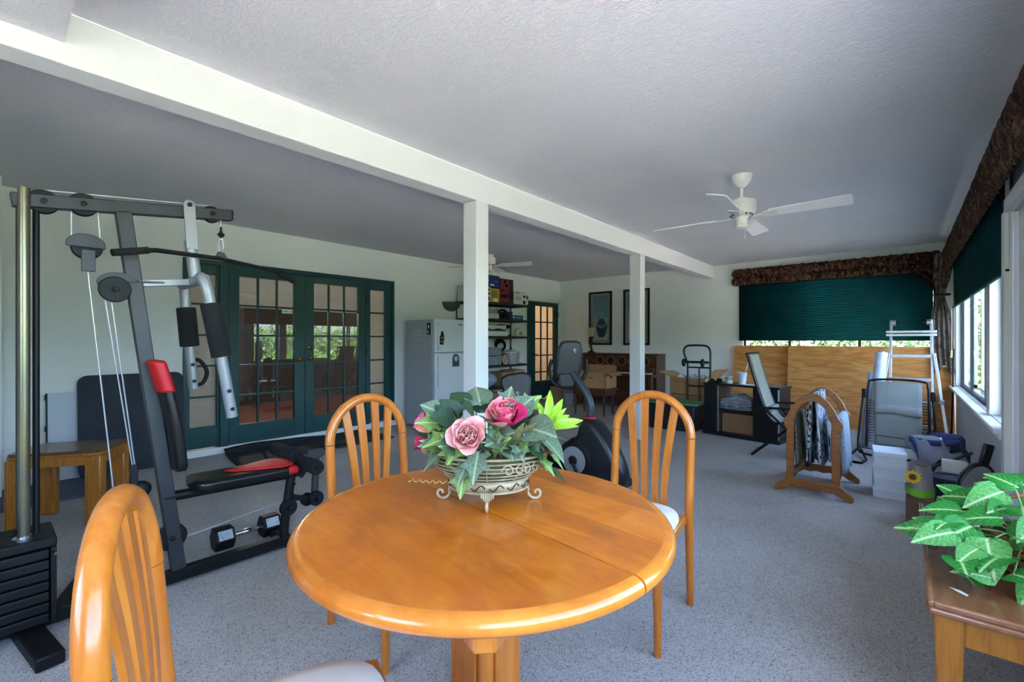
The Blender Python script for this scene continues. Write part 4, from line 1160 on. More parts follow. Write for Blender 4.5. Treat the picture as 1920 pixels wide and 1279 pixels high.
single('floor_mat', MB().prism(rr(0.36, 0.42, 0.05), (-5.40, 0.46, 0.008), (1, 0, 0), (0, 1, 0), (0, 0, 1), 0.014), plain('blue_grey_mat', '#4d5664', 0.85, c2='#58616f', ns=5, bump=0.15, bs=120), 'blue grey mat lying flat in the near left corner', 'mat', bev=0.003)
def matfn(u, w):
    y = 1.66 + 1.85 * u
    curl = max(0, 1 - u / 0.16)
    x = -5.06 - 0.72 * w - 0.10 * (1 - u) * w * 0
    wav = 0.014 * math.sin(u * 9) * w
    z = 0.012 + 0.055 * max(0, w - 0.86) / 0.14 * (0.55 + 0.45 * math.sin(u * 5 + 0.6)) + abs(wav) * 0.5 + 0.0 * curl
    return (x, y + 0.10 * w * (1 - u), z)
single('door_mat', MB().grid(matfn, 40, 22), MT['matdark'], 'long dark exercise mat in front of the french doors, curling against the sill', 'mat', solid=0.012, sharp=70)

# refrigerator
t = thing('refrigerator', 'white top freezer refrigerator beside the nearer post', 'refrigerator', (-5.35, 4.47, 0))
FY0, FY1 = 4.16, 4.80
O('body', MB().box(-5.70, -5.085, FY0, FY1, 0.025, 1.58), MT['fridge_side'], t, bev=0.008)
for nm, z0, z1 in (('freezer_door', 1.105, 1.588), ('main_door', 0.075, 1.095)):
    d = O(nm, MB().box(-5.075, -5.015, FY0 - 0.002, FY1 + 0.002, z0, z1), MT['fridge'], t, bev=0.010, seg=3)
    O('handle', MB().bar((-5.0, FY0 + 0.05, z0 + 0.03 if z0 > 1 else 0.62), (-5.0, FY0 + 0.05, z0 + 0.36 if z0 > 1 else 1.06), 0.022, 0.03, (1, 0, 0)), MT['fridge'], d, bev=0.006)
    O('gasket', MB().box(-5.086, -5.074, FY0 + 0.006, FY1 - 0.006, z0 + 0.01, z1 - 0.01), plain('gasket', '#8e9298', 0.7), d)
    if z0 > 1:
        O('badge', MB().box(-5.0155, -5.0125, FY1 - 0.185, FY1 - 0.13, 1.505, 1.52), MT['black'], d)
        O('maker_script', MB().box(-5.0155, -5.0135, FY0 + 0.035, FY0 + 0.085, 1.512, 1.519), plain('grey_print', '#8d9399', 0.5), d)
O('kick_plate', MB().box(-5.08, -5.06, FY0 + 0.01, FY1 - 0.01, 0.0, 0.07), MT['black'], t)
for i, (x0, z0, w_) in enumerate(((-5.50, 1.42, 0.16), (-5.52, 1.36, 0.20), (-5.47, 1.29, 0.18))):
    O('chalk_smear', MB().tube([(x0 + w_ * q / 14, FY0 - 0.0005, z0 + 0.012 * math.sin(q * 1.9 + i)) for q in range(15)], 0.007, 5, ry=0.0015), plain('smear%d' % i, '#c4c8d0', 0.6), t)
mg = thing('fridge_magnet', 'dark narrow magnet on the side of the refrigerator', 'magnet', (-5.15, FY0 - 0.004, 1.44))
O('plate', MB().box(-5.19, -5.115, FY0 - 0.008, FY0 - 0.002, 1.36, 1.53), MT['black'], mg)
O('print', MB().box(-5.175, -5.15, FY0 - 0.0095, FY0 - 0.008, 1.38, 1.42).box(-5.165, -5.135, FY0 - 0.0095, FY0 - 0.008, 1.45, 1.50), MT['paper'], mg)
mg = thing('fridge_magnet', 'small dark bottle shaped magnet on the freezer door', 'magnet', (-5.01, FY0 + 0.11, 1.3))
O('figure', MB().prism([(-0.03, -0.09), (0.02, -0.095), (0.045, 0.0), (0.03, 0.06), (0.02, 0.10), (-0.01, 0.095), (-0.015, 0.04), (-0.045, 0.03), (-0.05, -0.03)], (-5.012, FY0 + 0.12, 1.31), (0, 1, 0), (0, 0, 1), (1, 0, 0), 0.008), MT['black'], mg)
O('stripe', MB().box(-5.0085, -5.007, FY0 + 0.085, FY0 + 0.135, 1.25, 1.275).box(-5.0085, -5.007, FY0 + 0.10, FY0 + 0.15, 1.30, 1.33), plain('magnet_red', '#a8442e', 0.5, c2='#5a8a3c', ns=40), mg)
mg = thing('fridge_magnet', 'dark arched badge magnet on the lower refrigerator door', 'magnet', (-5.01, FY0 + 0.40, 1.0))
O('badge', MB().prism([(-0.065, -0.09), (0.065, -0.09), (0.065, 0.02)] + [(0.065 * math.cos(a), 0.02 + 0.075 * math.sin(a)) for a in [PI * i / 10 for i in range(1, 10)]] + [(-0.065, 0.02)], (-5.012, FY0 + 0.39, 0.985), (0, 1, 0), (0, 0, 1), (1, 0, 0), 0.006), plain('badge_ink', '#2e4150', 0.5), mg)
O('emblem', MB().prism([(0.04 * math.cos(a), 0.04 * math.sin(a)) for a in [2 * PI * i / 16 for i in range(16)]], (-5.008, FY0 + 0.39, 1.01), (0, 1, 0), (0, 0, 1), (1, 0, 0), 0.002), plain('badge_pale', '#9fb0bd', 0.5), mg)

# wall sconce
t = thing('wall_sconce', 'dark half bowl uplight on the left wall above the refrigerator', 'lamp', (XL, 5.17, 1.86))
def bowl(u, w):
    a = PI * u
    r = 0.185 * math.cos(w * PI / 2 * 0.97)
    return (XL + r * math.sin(a) * 0.8, 5.19 - r * math.cos(a), 1.925 - 0.15 * math.sin(w * PI / 2))
O('bowl', MB().grid(bowl, 20, 9), plain('pewter', '#4a4b49', 0.45, 0.3), t, solid=0.006)
O('wall_plate', MB().box(XL, XL + 0.012, 5.10, 5.28, 1.80, 1.92), plain('pewter_plate', '#4a4b49', 0.5, 0.3), t)

# ---------------------------------------------------------------- shelving unit and what stands on it
SX0, SX1, SY0, SY1 = -5.82, -5.40, 5.30, 6.72
SZ = (0.12, 0.45, 0.84, 1.35, 1.655, 1.94)
t = thing('wire_shelving', 'tall dark wire shelving unit crowded with boxes and appliances', 'shelf', ((SX0 + SX1) / 2, (SY0 + SY1) / 2, 0))
shm = plain('dark_wire', '#3a3a3b', 0.45, 0.5)
for x in (SX0, SX1):
    for y in (SY0, SY1):
        O('post', MB().cyl((x, y, 0), (x, y, 1.96), 0.013, n=10), shm, t)
for z in SZ:
    mb = MB()
    for x in (SX0, SX1): mb.bar((x, SY0, z - 0.014), (x, SY1, z - 0.014), 0.01, 0.04)
    for y in (SY0, SY1): mb.bar((SX0, y, z - 0.014), (SX1, y, z - 0.014), 0.01, 0.04)
    dk = O('shelf_deck', mb, shm, t)
    mb = MB()
    for i in range(1, 40): mb.bar((SX0, SY0 + (SY1 - SY0) * i / 40, z), (SX1, SY0 + (SY1 - SY0) * i / 40, z), 0.006, 0.006)
    tag(O('deck_wire', mb, shm, dk), kind='stuff')
def pbox(name, label, cat, x0, x1, y0, y1, z0, z1, m, prints=(), group='boxes on the wire shelving', lid=None, bev=0.003):
    t = thing(name, label, cat, ((x0 + x1) / 2, (y0 + y1) / 2, z0), group=group)
    O('carton', MB().box(x0, x1, y0, y1, z0, z1), m, t, bev=bev)
    for nm, a, b, c, d, pm in prints:   # fractions across the front (+x) face
        O(nm, MB().box(x1, x1 + 0.0025, y0 + (y1 - y0) * a, y0 + (y1 - y0) * b, z0 + (z1 - z0) * c, z0 + (z1 - z0) * d), pm, t)
    return t
pw, pk, pr_, py_, pb_ = MT['paper'], MT['black'], plain('print_red', '#7c1d22', 0.5), plain('print_yellow', '#b59a2e', 0.5), plain('print_blue', '#1c2f63', 0.5)
pbx = plain('carton_white', '#c9ccc6', 0.6)
zt = SZ[-1] + 0.004
pbox('carton', 'white carton with dark fruit pictures at the left end of the top shelf', 'box', -5.80, -5.60, 5.31, 5.49, zt, zt + 0.27, pbx, (('picture', 0.15, 0.6, 0.45, 0.8, pk), ('picture', 0.2, 0.6, 0.15, 0.4, plain('print_olive', '#7d7a3a', 0.5))))
pbox('carton', 'cream carton with dark pictures standing left of the yellow carton', 'box', -5.76, -5.42, 5.50, 5.72, zt, zt + 0.26, plain('carton_cream', '#d8d0b4', 0.6), (('picture', 0.5, 0.9, 0.1, 0.35, pk), ('picture', 0.5, 0.9, 0.45, 0.65, pk), ('picture', 0.55, 0.9, 0.75, 0.9, pk)))
pbox('carton', 'yellow carton under the navy carton on the top shelf', 'box', -5.76, -5.42, 5.725, 5.955, zt, zt + 0.245, plain('carton_yellow', '#a9962f', 0.55), (('panel', 0.15, 0.8, 0.35, 0.85, plain('gold', '#8e7a26', 0.5)), ('label_print', 0.3, 0.75, 0.08, 0.28, pw)))
pbox('carton', 'navy blue carton stacked on the yellow carton', 'box', -5.76, -5.42, 5.58, 5.955, zt + 0.262, zt + 0.47, pb_, (('label_print', 0.35, 0.62, 0.12, 0.26, pw), ('logo', 0.12, 0.28, 0.4, 0.66, plain('print_sky', '#5fa8d8', 0.5)), ('logo', 0.62, 0.92, 0.42, 0.56, plain('print_mid', '#3e5aa0', 0.5))))
pbox('carton', 'tall dark red carton in the middle of the top shelf', 'box', -5.76, -5.42, 5.97, 6.33, zt, zt + 0.44, plain('carton_maroon', '#40141a', 0.55), (('panel', 0.02, 0.62, 0.05, 0.95, pr_), ('logo', 0.38, 0.66, 0.68, 0.78, pw), ('text_band', 0.06, 0.55, 0.22, 0.28, pw), ('text_band', 0.06, 0.55, 0.30, 0.36, pw), ('mark', 0.30, 0.42, 0.84, 0.93, pw), ('text_band', 0.06, 0.35, 0.5, 0.56, plain('print_pink', '#b0606a', 0.5)), ('picture', 0.68, 0.98, 0.2, 0.5, pk)))
pbox('carton', 'low white carton at the right end of the top shelf', 'box', -5.76, -5.42, 6.345, 6.70, zt, zt + 0.25, pbx, (('mark', 0.1, 0.5, 0.84, 0.90, plain('print_grey', '#5d6166', 0.5)), ('picture', 0.76, 0.92, 0.55, 0.72, pk), ('picture', 0.74, 0.94, 0.08, 0.34, pk), ('text_band', 0.1, 0.62, 0.3, 0.62, plain('print_pale', '#aeb2b0', 0.5))))
z5 = SZ[4] + 0.004
pbox('carton', 'long flat white carton on the second shelf', 'box', -5.74, -5.41, 5.45, 5.93, z5, z5 + 0.085, pbx)
pbox('carton', 'pale grey carton at the back of the second shelf', 'box', -5.80, -5.55, 5.60, 6.10, z5 + 0.09, z5 + 0.20, plain('carton_pale', '#a8ada8', 0.6))
t = thing('hand_mixer', 'black hand mixer lying on the second shelf', 'mixer', (-5.5, 6.1, z5), group='appliances on the wire shelving')
O('motor_body', MB().ball((-5.5, 6.16, z5 + 0.09), (0.06, 0.11, 0.055)), MT['black'], t)
O('handle', MB().tube(cr([(-5.48, 6.05, z5 + 0.06), (-5.47, 6.00, z5 + 0.14), (-5.47, 6.12, z5 + 0.17), (-5.48, 6.22, z5 + 0.13)], 5), 0.018, 10), MT['black'], t)
O('beater_shaft', MB().cyl((-5.5, 6.14, z5 + 0.05), (-5.48, 5.93, z5 + 0.012), 0.006, n=8), MT['chrome'], t)
O('base', MB().box(-5.56, -5.44, 6.05, 6.27, z5, z5 + 0.045), MT['black'], t, bev=0.01)
pbox('carton', 'teal and white carton at the right of the second shelf', 'box', -5.74, -5.41, 6.29, 6.60, z5, z5 + 0.145, plain('carton_teal', '#1d5a6e', 0.5), (('panel', 0.02, 0.98, 0.6, 0.98, pw), ('logo', 0.08, 0.2, 0.2, 0.45, pw), ('text_band', 0.4, 0.8, 0.2, 0.4, plain('print_aqua', '#4fa0b4', 0.5))))
z4 = SZ[3] + 0.004
t = thing('kitchen_appliance', 'white appliance with a dark slotted front on the third shelf', 'appliance', (-5.55, 5.85, z4), group='appliances on the wire shelving')
O('lower_case', MB().box(-5.75, -5.41, 5.48, 6.18, z4, z4 + 0.095), MT['white'], t, bev=0.012)
O('upper_case', MB().box(-5.75, -5.43, 5.50, 6.12, z4 + 0.115, z4 + 0.195), MT['white'], t, bev=0.012)
O('slot', MB().box(-5.74, -5.425, 5.52, 6.12, z4 + 0.095, z4 + 0.115), MT['black'], t)
O('control', MB().box(-5.43, -5.425, 5.60, 5.70, z4 + 0.12, z4 + 0.145).box(-5.43, -5.425, 5.85, 6.02, z4 + 0.118, z4 + 0.135), MT['black'], t)
t = thing('stand_mixer', 'black mixer with white bands beside the cream appliance on the third shelf', 'mixer', (-5.66, 6.30, z4), group='appliances on the wire shelving')
O('column', MB().box(-5.74, -5.64, 6.20, 6.28, z4, z4 + 0.21), MT['black'], t, bev=0.01)
O('head', MB().box(-5.74, -5.60, 6.20, 6.46, z4 + 0.15, z4 + 0.22), MT['black'], t, bev=0.02)
O('band', MB().box(-5.745, -5.595, 6.30, 6.34, z4 + 0.148, z4 + 0.222), MT['white'], t, bev=0.01)
O('foot_plate', MB().box(-5.76, -5.58, 6.20, 6.46, z4, z4 + 0.03), MT['black'], t, bev=0.01)
t = thing('small_appliance', 'cream rounded small appliance at the right end of the third shelf', 'appliance', (-5.48, 6.56, z4), group='appliances on the wire shelving')
ring = [(0.115 * math.cos(a), 0.15 * math.sin(a)) for a in [PI * i / 16 for i in range(17)]]
ringi = [(0.045 * math.cos(a), 0.045 + 0.04 * math.sin(a)) for a in [PI * i / 16 for i in range(17)]]
O('housing', MB().strip(ring, ringi, (-5.47, 6.555, z4 + 0.012), (0, 1, 0), (0, 0, 1), (1, 0, 0), 0.09), plain('cream_plastic', '#d9d2c0', 0.4), t, bev=0.01)
O('sole', MB().box(-5.52, -5.42, 6.435, 6.675, z4, z4 + 0.03), plain('cream_plastic2', '#cdc6b4', 0.4), t, bev=0.006)
z3 = SZ[2] + 0.004
for i, (nm, zz, lab) in enumerate((('storage_bin', z3 + 0.17, 'upper clear grey storage bin on the fourth shelf'), ('storage_bin', z3 + 0.02, 'lower clear grey storage bin on the fourth shelf'))):
    zz = z3 + (0.165 if i == 0 else 0.0)
    t = thing(nm, lab, 'bin', (-5.6, 5.8, zz), group='clear bins on the wire shelving')
    O('tub', MB().prism([(-0.30, 0), (0.30, 0), (0.325, 0.13), (-0.325, 0.13)], (-5.60, 5.72, zz), (0, 1, 0), (0, 0, 1), (1, 0, 0), 0.33), plain('smoke_plastic%d' % i, '#8d949b', 0.3, c2='#767d85', ns=6), t, bev=0.012)
    O('lid', MB().box(-5.775, -5.425, 5.38, 6.06, zz + 0.13, zz + 0.15), plain('smoke_lid%d' % i, '#a5abb1', 0.35), t, bev=0.006)
t = thing('printed_bag', 'crumpled white and orange bag left of the slow cooker', 'bag', (-5.42, 6.0, z3), group='bags on the wire shelving')
O('bag', MB().grid(lambda u, w: (-5.46 + 0.035 * math.cos(2 * PI * u) * math.sin(PI * (0.1 + 0.85 * w)), 6.15 + 0.075 * math.sin(2 * PI * u) * math.sin(PI * (0.15 + 0.75 * w)) + 0.01 * math.sin(u * 30), z3 + 0.17 * w + 0.008 * math.sin(u * 25 + w * 9)), 30, 9, True), plain('bag_print', '#c9beb0', 0.7, c2='#b06a3e', ns=14), t, sharp=60)
t = thing('slow_cooker', 'white slow cooker with a silver patterned body on the fourth shelf', 'cooker', (-5.54, 6.42, z3), group='appliances on the wire shelving')
O('pot', MB().lathe([(0.13, 0.0), (0.15, 0.03), (0.155, 0.20), (0.158, 0.215)], (-5.54, 6.40, z3), 28), plain('silver_pattern', '#9aa0a8', 0.35, 0.4, c2='#c9ccd0', ns=22), t)
O('rim', MB().lathe([(0.165, 0.21), (0.17, 0.225), (0.155, 0.235), (0.06, 0.262), (0, 0.265)], (-5.54, 6.40, z3), 28), MT['white'], t)
O('handle', MB().tube(cr([(-5.52, 6.555, z3 + 0.21), (-5.50, 6.63, z3 + 0.20), (-5.50, 6.64, z3 + 0.06), (-5.52, 6.55, z3 + 0.04)], 5), 0.014, 10), MT['white'], t)
O('lid_knob', MB().lathe([(0.012, 0.262), (0.012, 0.28), (0.028, 0.285), (0.026, 0.30), (0, 0.302)], (-5.54, 6.40, z3), 14), MT['black'], t)
t = thing('coiled_hose', 'tangle of black tubing behind the slow cooker', 'hose', (-5.68, 6.4, z3 + 0.27))
O('coil', MB().tube([(-5.765 + 0.018 * math.sin(a * 0.7), 6.36 + 0.13 * math.cos(a), z3 + 0.30 + 0.10 * math.sin(a) + 0.004 * a) for a in [i * 0.35 for i in range(54)]], 0.014, 8), MT['black'], t)
z2 = SZ[1] + 0.004
pbox('carton', 'plain brown carton on the fifth shelf, left of the taped one', 'box', -5.76, -5.44, 6.04, 6.34, z2, z2 + 0.26, MT['card2'])
pbox('carton', 'light brown taped carton at the right end of the fifth shelf', 'box', -5.76, -5.42, 6.36, 6.68, z2, z2 + 0.28, MT['card'], (('tape', 0.47, 0.53, 0, 1, plain('tape', '#b99a6e', 0.4)),))
t = thing('crumpled_bag', 'crumpled white and blue plastic bag on the fifth shelf', 'bag', (-5.5, 5.75, z2), group='bags on the wire shelving')
O('bag', MB().grid(lambda u, w: (-5.55 + 0.13 * math.cos(2 * PI * u) * math.sin(PI * (0.08 + 0.86 * w)) * (1 + 0.12 * math.sin(u * 44 + w * 12)), 5.76 + 0.24 * math.sin(2 * PI * u) * math.sin(PI * (0.08 + 0.86 * w)) * (1 + 0.1 * math.sin(u * 37 + w * 8)), z2 + 0.27 * w), 44, 12, True), plain('bag_white', '#b9bec6', 0.5, c2='#7d8ca6', ns=9), t, sharp=50)
z1_ = SZ[0] + 0.004
pbox('carton', 'wide brown carton on the bottom shelf', 'box', -5.76, -5.42, 5.50, 6.02, z1_, z1_ + 0.24, MT['card2'], (('tape', 0.0, 1.0, 0.46, 0.52, plain('tape2', '#c09a68', 0.4)),))
pbox('carton', 'small brown carton right of the wide one on the bottom shelf', 'box', -5.76, -5.44, 6.08, 6.50, z1_, z1_ + 0.20, MT['card'])

# ---------------------------------------------------------------- ceiling fans
def ceiling_fan(label, c, drop, R_, rot, pitch=-15, nb=4):
    t = thing('ceiling_fan', label, 'fan', (c[0], c[1], H), group='white ceiling fans')
    zb = -drop
    L = lambda nm, mb, m, p=None: O(nm, mb, MT[m], p or t, local=True)
    if drop > 0.25:
        L('canopy', MB().lathe([(0.078, 0), (0.076, -0.012), (0.068, -0.045), (0.042, -0.082), (0.022, -0.098)], (0, 0, 0), 28), 'fan')
        L('downrod', MB().cyl((0, 0, -0.07), (0, 0, zb + 0.10), 0.013, n=12), 'fan')
    else:
        L('canopy', MB().lathe([(0.075, 0), (0.075, -0.04), (0.06, zb + 0.06)], (0, 0, 0), 28), 'fan')
    hm = L('motor_housing', MB().lathe([(0.025, zb + 0.165), (0.03, zb + 0.15), (0.06, zb + 0.14), (0.10, zb + 0.128), (0.107, zb + 0.115), (0.105, zb + 0.045), (0.09, zb + 0.02), (0.06, zb + 0.005), (0.05, zb)], (0, 0, 0), 32), 'fan')
    for q in range(14):
        a = 2 * PI * q / 14
        L('vent_slot', MB().bar((0.072 * math.cos(a), 0.072 * math.sin(a), zb + 0.0085), (0.088 * math.cos(a), 0.088 * math.sin(a), zb + 0.0165), 0.010, 0.004), 'blackm', hm)
    L('switch_housing', MB().lathe([(0.05, zb), (0.042, zb - 0.02), (0.040, zb - 0.055), (0.046, zb - 0.06), (0.046, zb - 0.085), (0.03, zb - 0.095), (0, zb - 0.097)], (0, 0, 0), 28), 'fan')
    L('pull_chain', MB().cyl((0.03, -0.02, zb - 0.09), (0.03, -0.02, zb - 0.17), 0.002, n=6).ball((0.03, -0.02, zb - 0.172), 0.005), 'fan')
    for q in range(nb):
        a = rot + 2 * PI * q / nb
        ux, uy = V(math.cos(a), math.sin(a), 0), V(-math.sin(a), math.cos(a), 0)
        w = uy * math.cos(R(pitch)) + V(0, 0, math.sin(R(pitch)))
        nn = ux.cross(w)
        poly = [(0.20, -0.052), (0.19, -0.03), (0.19, 0.03), (0.20, 0.052), (R_ - 0.03, 0.070), (R_ - 0.006, 0.062), (R_, 0.045), (R_, -0.045), (R_ - 0.006, -0.062), (R_ - 0.03, -0.070)]
        b = L('blade', MB().prism(poly, (0, 0, zb + 0.005), tuple(ux), tuple(w), tuple(nn), 0.007), 'fanblade')
        br = [(0.085, -0.018), (0.085, 0.018), (0.14, 0.012), (0.17, 0.045), (0.25, 0.04), (0.25, -0.04), (0.17, -0.045), (0.14, -0.012)]
        L('blade_iron', MB().prism(br, (0, 0, zb - 0.003), tuple(ux), tuple(w), tuple(nn), 0.007), 'fan', b)
    return t
ceiling_fan('white ceiling fan on a short downrod in the window half of the room', (-0.99, 3.98), 0.335, 0.72, R(1))
ceiling_fan('white low profile ceiling fan behind the nearer post', (-4.86, 5.10), 0.17, 0.68, R(25))

# ---------------------------------------------------------------- exercise bike
t = thing('exercise_bike', 'black recumbent exercise bike with silver wheel disc and console', 'bike', (-2.2, 3.45, 0))
BYC = 3.46
def side_pts(scale=1.0):
    return [(-2.32, 0.06), (-2.36, 0.16), (-2.33, 0.31), (-2.25, 0.40), (-2.17, 0.45), (-2.125, 0.58), (-2.045, 0.595), (-1.98, 0.56), (-1.86, 0.42), (-1.77, 0.26), (-1.73, 0.13), (-1.76, 0.05), (-1.88, 0.02), (-2.20, 0.02)]
out = cr([(x, 0, z) for x, z in side_pts()], 5, True)
cx = sum(p.x for p in out) / len(out); cz = sum(p.z for p in out) / len(out)
mb = MB()
prof = [(-0.105, 0.80), (-0.095, 0.92), (-0.06, 1.0), (0.06, 1.0), (0.095, 0.92), (0.105, 0.80)]
n = len(out)
vs = [(cx + (p.x - cx) * s, BYC + y, cz + (p.z - cz) * s) for y, s in prof for p in out]
fs = [(j * n + i, j * n + (i + 1) % n, (j + 1) * n + (i + 1) % n, (j + 1) * n + i) for j in range(len(prof) - 1) for i in range(n)]
fs += [tuple(reversed(range(n))), tuple(range((len(prof) - 1) * n, len(prof) * n))]
O('drive_shroud', mb.add(vs, fs), plain('graphite_plastic', '#101216', 0.33), t, sharp=60)
wd = O('wheel_ring', MB().lathe([(0.165, 0), (0.168, 0.008), (0.16, 0.014), (0.12, 0.015)], (-2.175, BYC - 0.10, 0.235), 40, (0, -1, 0)), MT['black'], t)
O('wheel_disc', MB().lathe([(0.118, 0.012), (0.118, 0.018), (0.05, 0.020), (0.048, 0.024)], (-2.175, BYC - 0.10, 0.235), 40, (0, -1, 0)), MT['silver'], wd)
O('crank_hub', MB().lathe([(0.04, 0.015), (0.04, 0.035), (0.022, 0.04), (0, 0.04)], (-2.175, BYC - 0.10, 0.235), 24, (0, -1, 0)), MT['black'], wd)
O('crank_arm', MB().bar((-2.175, BYC - 0.15, 0.235), (-2.10, BYC - 0.15, 0.11), 0.018, 0.028, (0, 1, 0)), MT['blackm'], t, bev=0.004)
O('crank_arm', MB().bar((-2.175, BYC + 0.13, 0.235), (-2.25, BYC + 0.13, 0.36), 0.018, 0.028, (0, 1, 0)), MT['blackm'], t, bev=0.004)
O('pedal', MB().box(-2.15, -2.05, BYC - 0.25, BYC - 0.16, 0.09, 0.125), MT['black'], t, bev=0.008)
O('neck_ring', MB().lathe([(0.05, -0.008), (0.056, 0), (0.05, 0.01), (0.04, 0.012)], (-2.08, BYC, 0.598), 24), MT['redvinyl'], t)
O('console_mast', MB().tube(cr([(-2.08, BYC, 0.58), (-2.075, BYC, 0.70), (-2.11, BYC, 0.80), (-2.19, BYC, 0.90), (-2.26, BYC, 0.98)], 6), 0.034, 16), plain('mast_grey', '#3a3d41', 0.42, 0.3), t)
# console, its back turned to the room
cn = V(-2.30, BYC, 1.10)
up = V(-0.10 + 0.22, 0.0, 1.0).normalized(); w_ = V(0.80, 0.60, 0).normalized(); nn = up.cross(w_)
cpoly = [(x * 0.115, z * 0.175) for x, z in ((-0.85, -1.0), (-1.0, -0.6), (-0.98, 0.55), (-0.78, 0.92), (-0.4, 1.0), (0.4, 1.0), (0.78, 0.92), (0.98, 0.55), (1.0, -0.6), (0.85, -1.0))]
cs = O('console', MB().prism(cpoly, tuple(cn), tuple(w_), tuple(up), tuple(nn), 0.075), plain('console_grey', '#1f2125', 0.38), t, bev=0.022, seg=3)
fnorm = nn if nn.dot(V(-cn.x, -cn.y, 0)) > 0 else -nn
O('console_emblem', MB().tube([tuple(cn + up * 0.085 + w_ * 0.045 + fnorm * 0.0395 + w_ * (0.012 * math.cos(a) * (1 if a < 4.7 else 0.6)) + up * (0.016 * math.sin(a * 0.75))) for a in [0.4 + i * 0.35 for i in range(18)]], 0.003, 6), MT['paper'], cs)
O('mast_bracket', MB().prism([(-0.06, -0.09), (0.06, -0.09), (0.085, 0.03), (-0.085, 0.03)], tuple(cn - up * 0.15 + fnorm * 0.03), tuple(w_), tuple(up), tuple(nn), 0.06), plain('bracket_grey', '#2a2d31', 0.4), t, bev=0.012)
gb = cn - up * 0.10
for s in (-1, 1):
    pts = [gb + w_ * (s * 0.155) + up * 0.10 - fnorm * 0.02, gb + w_ * (s * 0.165) + up * 0.0, gb + w_ * (s * 0.12) - up * 0.11 + fnorm * 0.02, gb + w_ * (s * 0.0) - up * 0.15 + fnorm * 0.03]
    O('handlebar', MB().tube(cr([tuple(p) for p in pts], 6), 0.016, 12), MT['blackm'], t)
# base, rail and seat
O('frame_rail', MB().bar((-2.30, BYC, 0.14), (-3.20, BYC, 0.22), 0.07, 0.09), MT['blackm'], t, bev=0.008)
O('stabiliser', MB().cyl((-3.15, BYC - 0.25, 0.04), (-3.15, BYC + 0.25, 0.04), 0.035, n=14), MT['blackm'], t)
O('stabiliser', MB().cyl((-1.82, BYC - 0.25, 0.035), (-1.82, BYC + 0.25, 0.035), 0.03, n=14), MT['blackm'], t)
O('seat_post', MB().bar((-2.72, BYC, 0.18), (-2.72, BYC, 0.46), 0.10, 0.14), MT['black'], t, bev=0.01)
O('seat_cushion', MB().box(-2.90, -2.52, BYC - 0.18, BYC + 0.18, 0.45, 0.53), MT['vinyl'], t, bev=0.03, seg=3)
sp = V(-2.86, BYC - 0.06, 0.78)
su = V(-0.16, -0.05, 1).normalized(); sw = V(0.72, 0.66, 0).normalized(); sw = (sw - su * sw.dot(su)).normalized(); sn = su.cross(sw)
if sn.dot(V(-sp.x, -sp.y, 0)) < 0: sn = -sn
bkp = [(-0.10, -0.16), (0.10, -0.16), (0.155, 0.10), (0.14, 0.155), (0.07, 0.178), (-0.07, 0.178), (-0.14, 0.155), (-0.155, 0.10)]
bs = O('seat_back', MB().prism(bkp, tuple(sp), tuple(sw), tuple(su), tuple(sn), 0.06), plain('seat_back_vinyl', '#17181b', 0.45), t, bev=0.02, seg=3)
O('seat_emblem', MB().tube([tuple(sp + sn * 0.032 - su * 0.02 + sw * (0.013 * math.cos(a) * (1 if a < 4.7 else 0.6)) + su * (0.016 * math.sin(a * 0.75))) for a in [0.4 + i * 0.35 for i in range(18)]], 0.0032, 6), MT['paper'], bs)
O('back_strut', MB().bar((-2.76, BYC, 0.46), tuple(sp - sn * 0.04), 0.06, 0.05), MT['blackm'], t, bev=0.006)
O('seat_grip', MB().tube(cr([(-2.70, BYC - 0.10, 0.44), (-2.62, BYC - 0.24, 0.46), (-2.48, BYC - 0.25, 0.50)], 5), 0.016, 10), MT['foam'], t)
O('adjust_knob', MB().lathe([(0.01, 0), (0.035, 0.005), (0.035, 0.04), (0, 0.045)], (-2.60, BYC - 0.06, 0.30), 14, (0, -1, 0)), MT['black'], t)
O('side_foot', MB().box(-2.60, -2.50, BYC - 0.20, BYC - 0.14, 0.02, 0.36), MT['black'], t, bev=0.01)

# ---------------------------------------------------------------- piano, pictures and lamp on the end wall
t = thing('upright_piano', 'walnut upright piano with carved oval music panel against the end wall', 'piano', (-4.2, 8.1, 0))
PX0, PX1 = -5.02, -3.42
O('case', MB().box(PX0 + 0.03, PX1 - 0.03, 8.10, 8.41, 0.06, 1.00), MT['walnut'], t, bev=0.004)
O('lid', MB().box(PX0 - 0.01, PX1 + 0.01, 8.06, 8.42, 1.00, 1.028), MT['walnut'], t, bev=0.006)
for x in (PX0, PX1 - 0.035):
    O('end_panel', MB().box(x, x + 0.035, 8.02, 8.42, 0.0, 1.0), MT['walnut'], t, bev=0.004)
O('music_panel', MB().box(PX0 + 0.04, PX1 - 0.04, 8.075, 8.10, 0.79, 0.99), MT['walnut'], t, bev=0.004)
for i in range(5):
    x = -4.62 + i * 0.235
    rg = O('carved_arch', MB().tube([(x + 0.085 * math.cos(a), 8.068, 0.885 + 0.082 * math.sin(a)) for a in [2 * PI * k / 28 for k in range(28)]], 0.010, 8, True), MT['oak'], t)
    O('grille_cloth', MB().prism([(0.072 * math.cos(a), 0.07 * math.sin(a)) for a in [2 * PI * k / 24 for k in range(24)]], (x, 8.071, 0.885), (1, 0, 0), (0, 0, 1), (0, 1, 0), 0.008), MT['walnut_dark'], rg)
O('fallboard', MB().box(PX0 + 0.04, PX1 - 0.04, 7.98, 8.09, 0.685, 0.785), MT['walnut'], t, bev=0.008)
O('keybed', MB().box(PX0, PX1, 7.80, 8.06, 0.60, 0.665), MT['walnut'], t, bev=0.006)
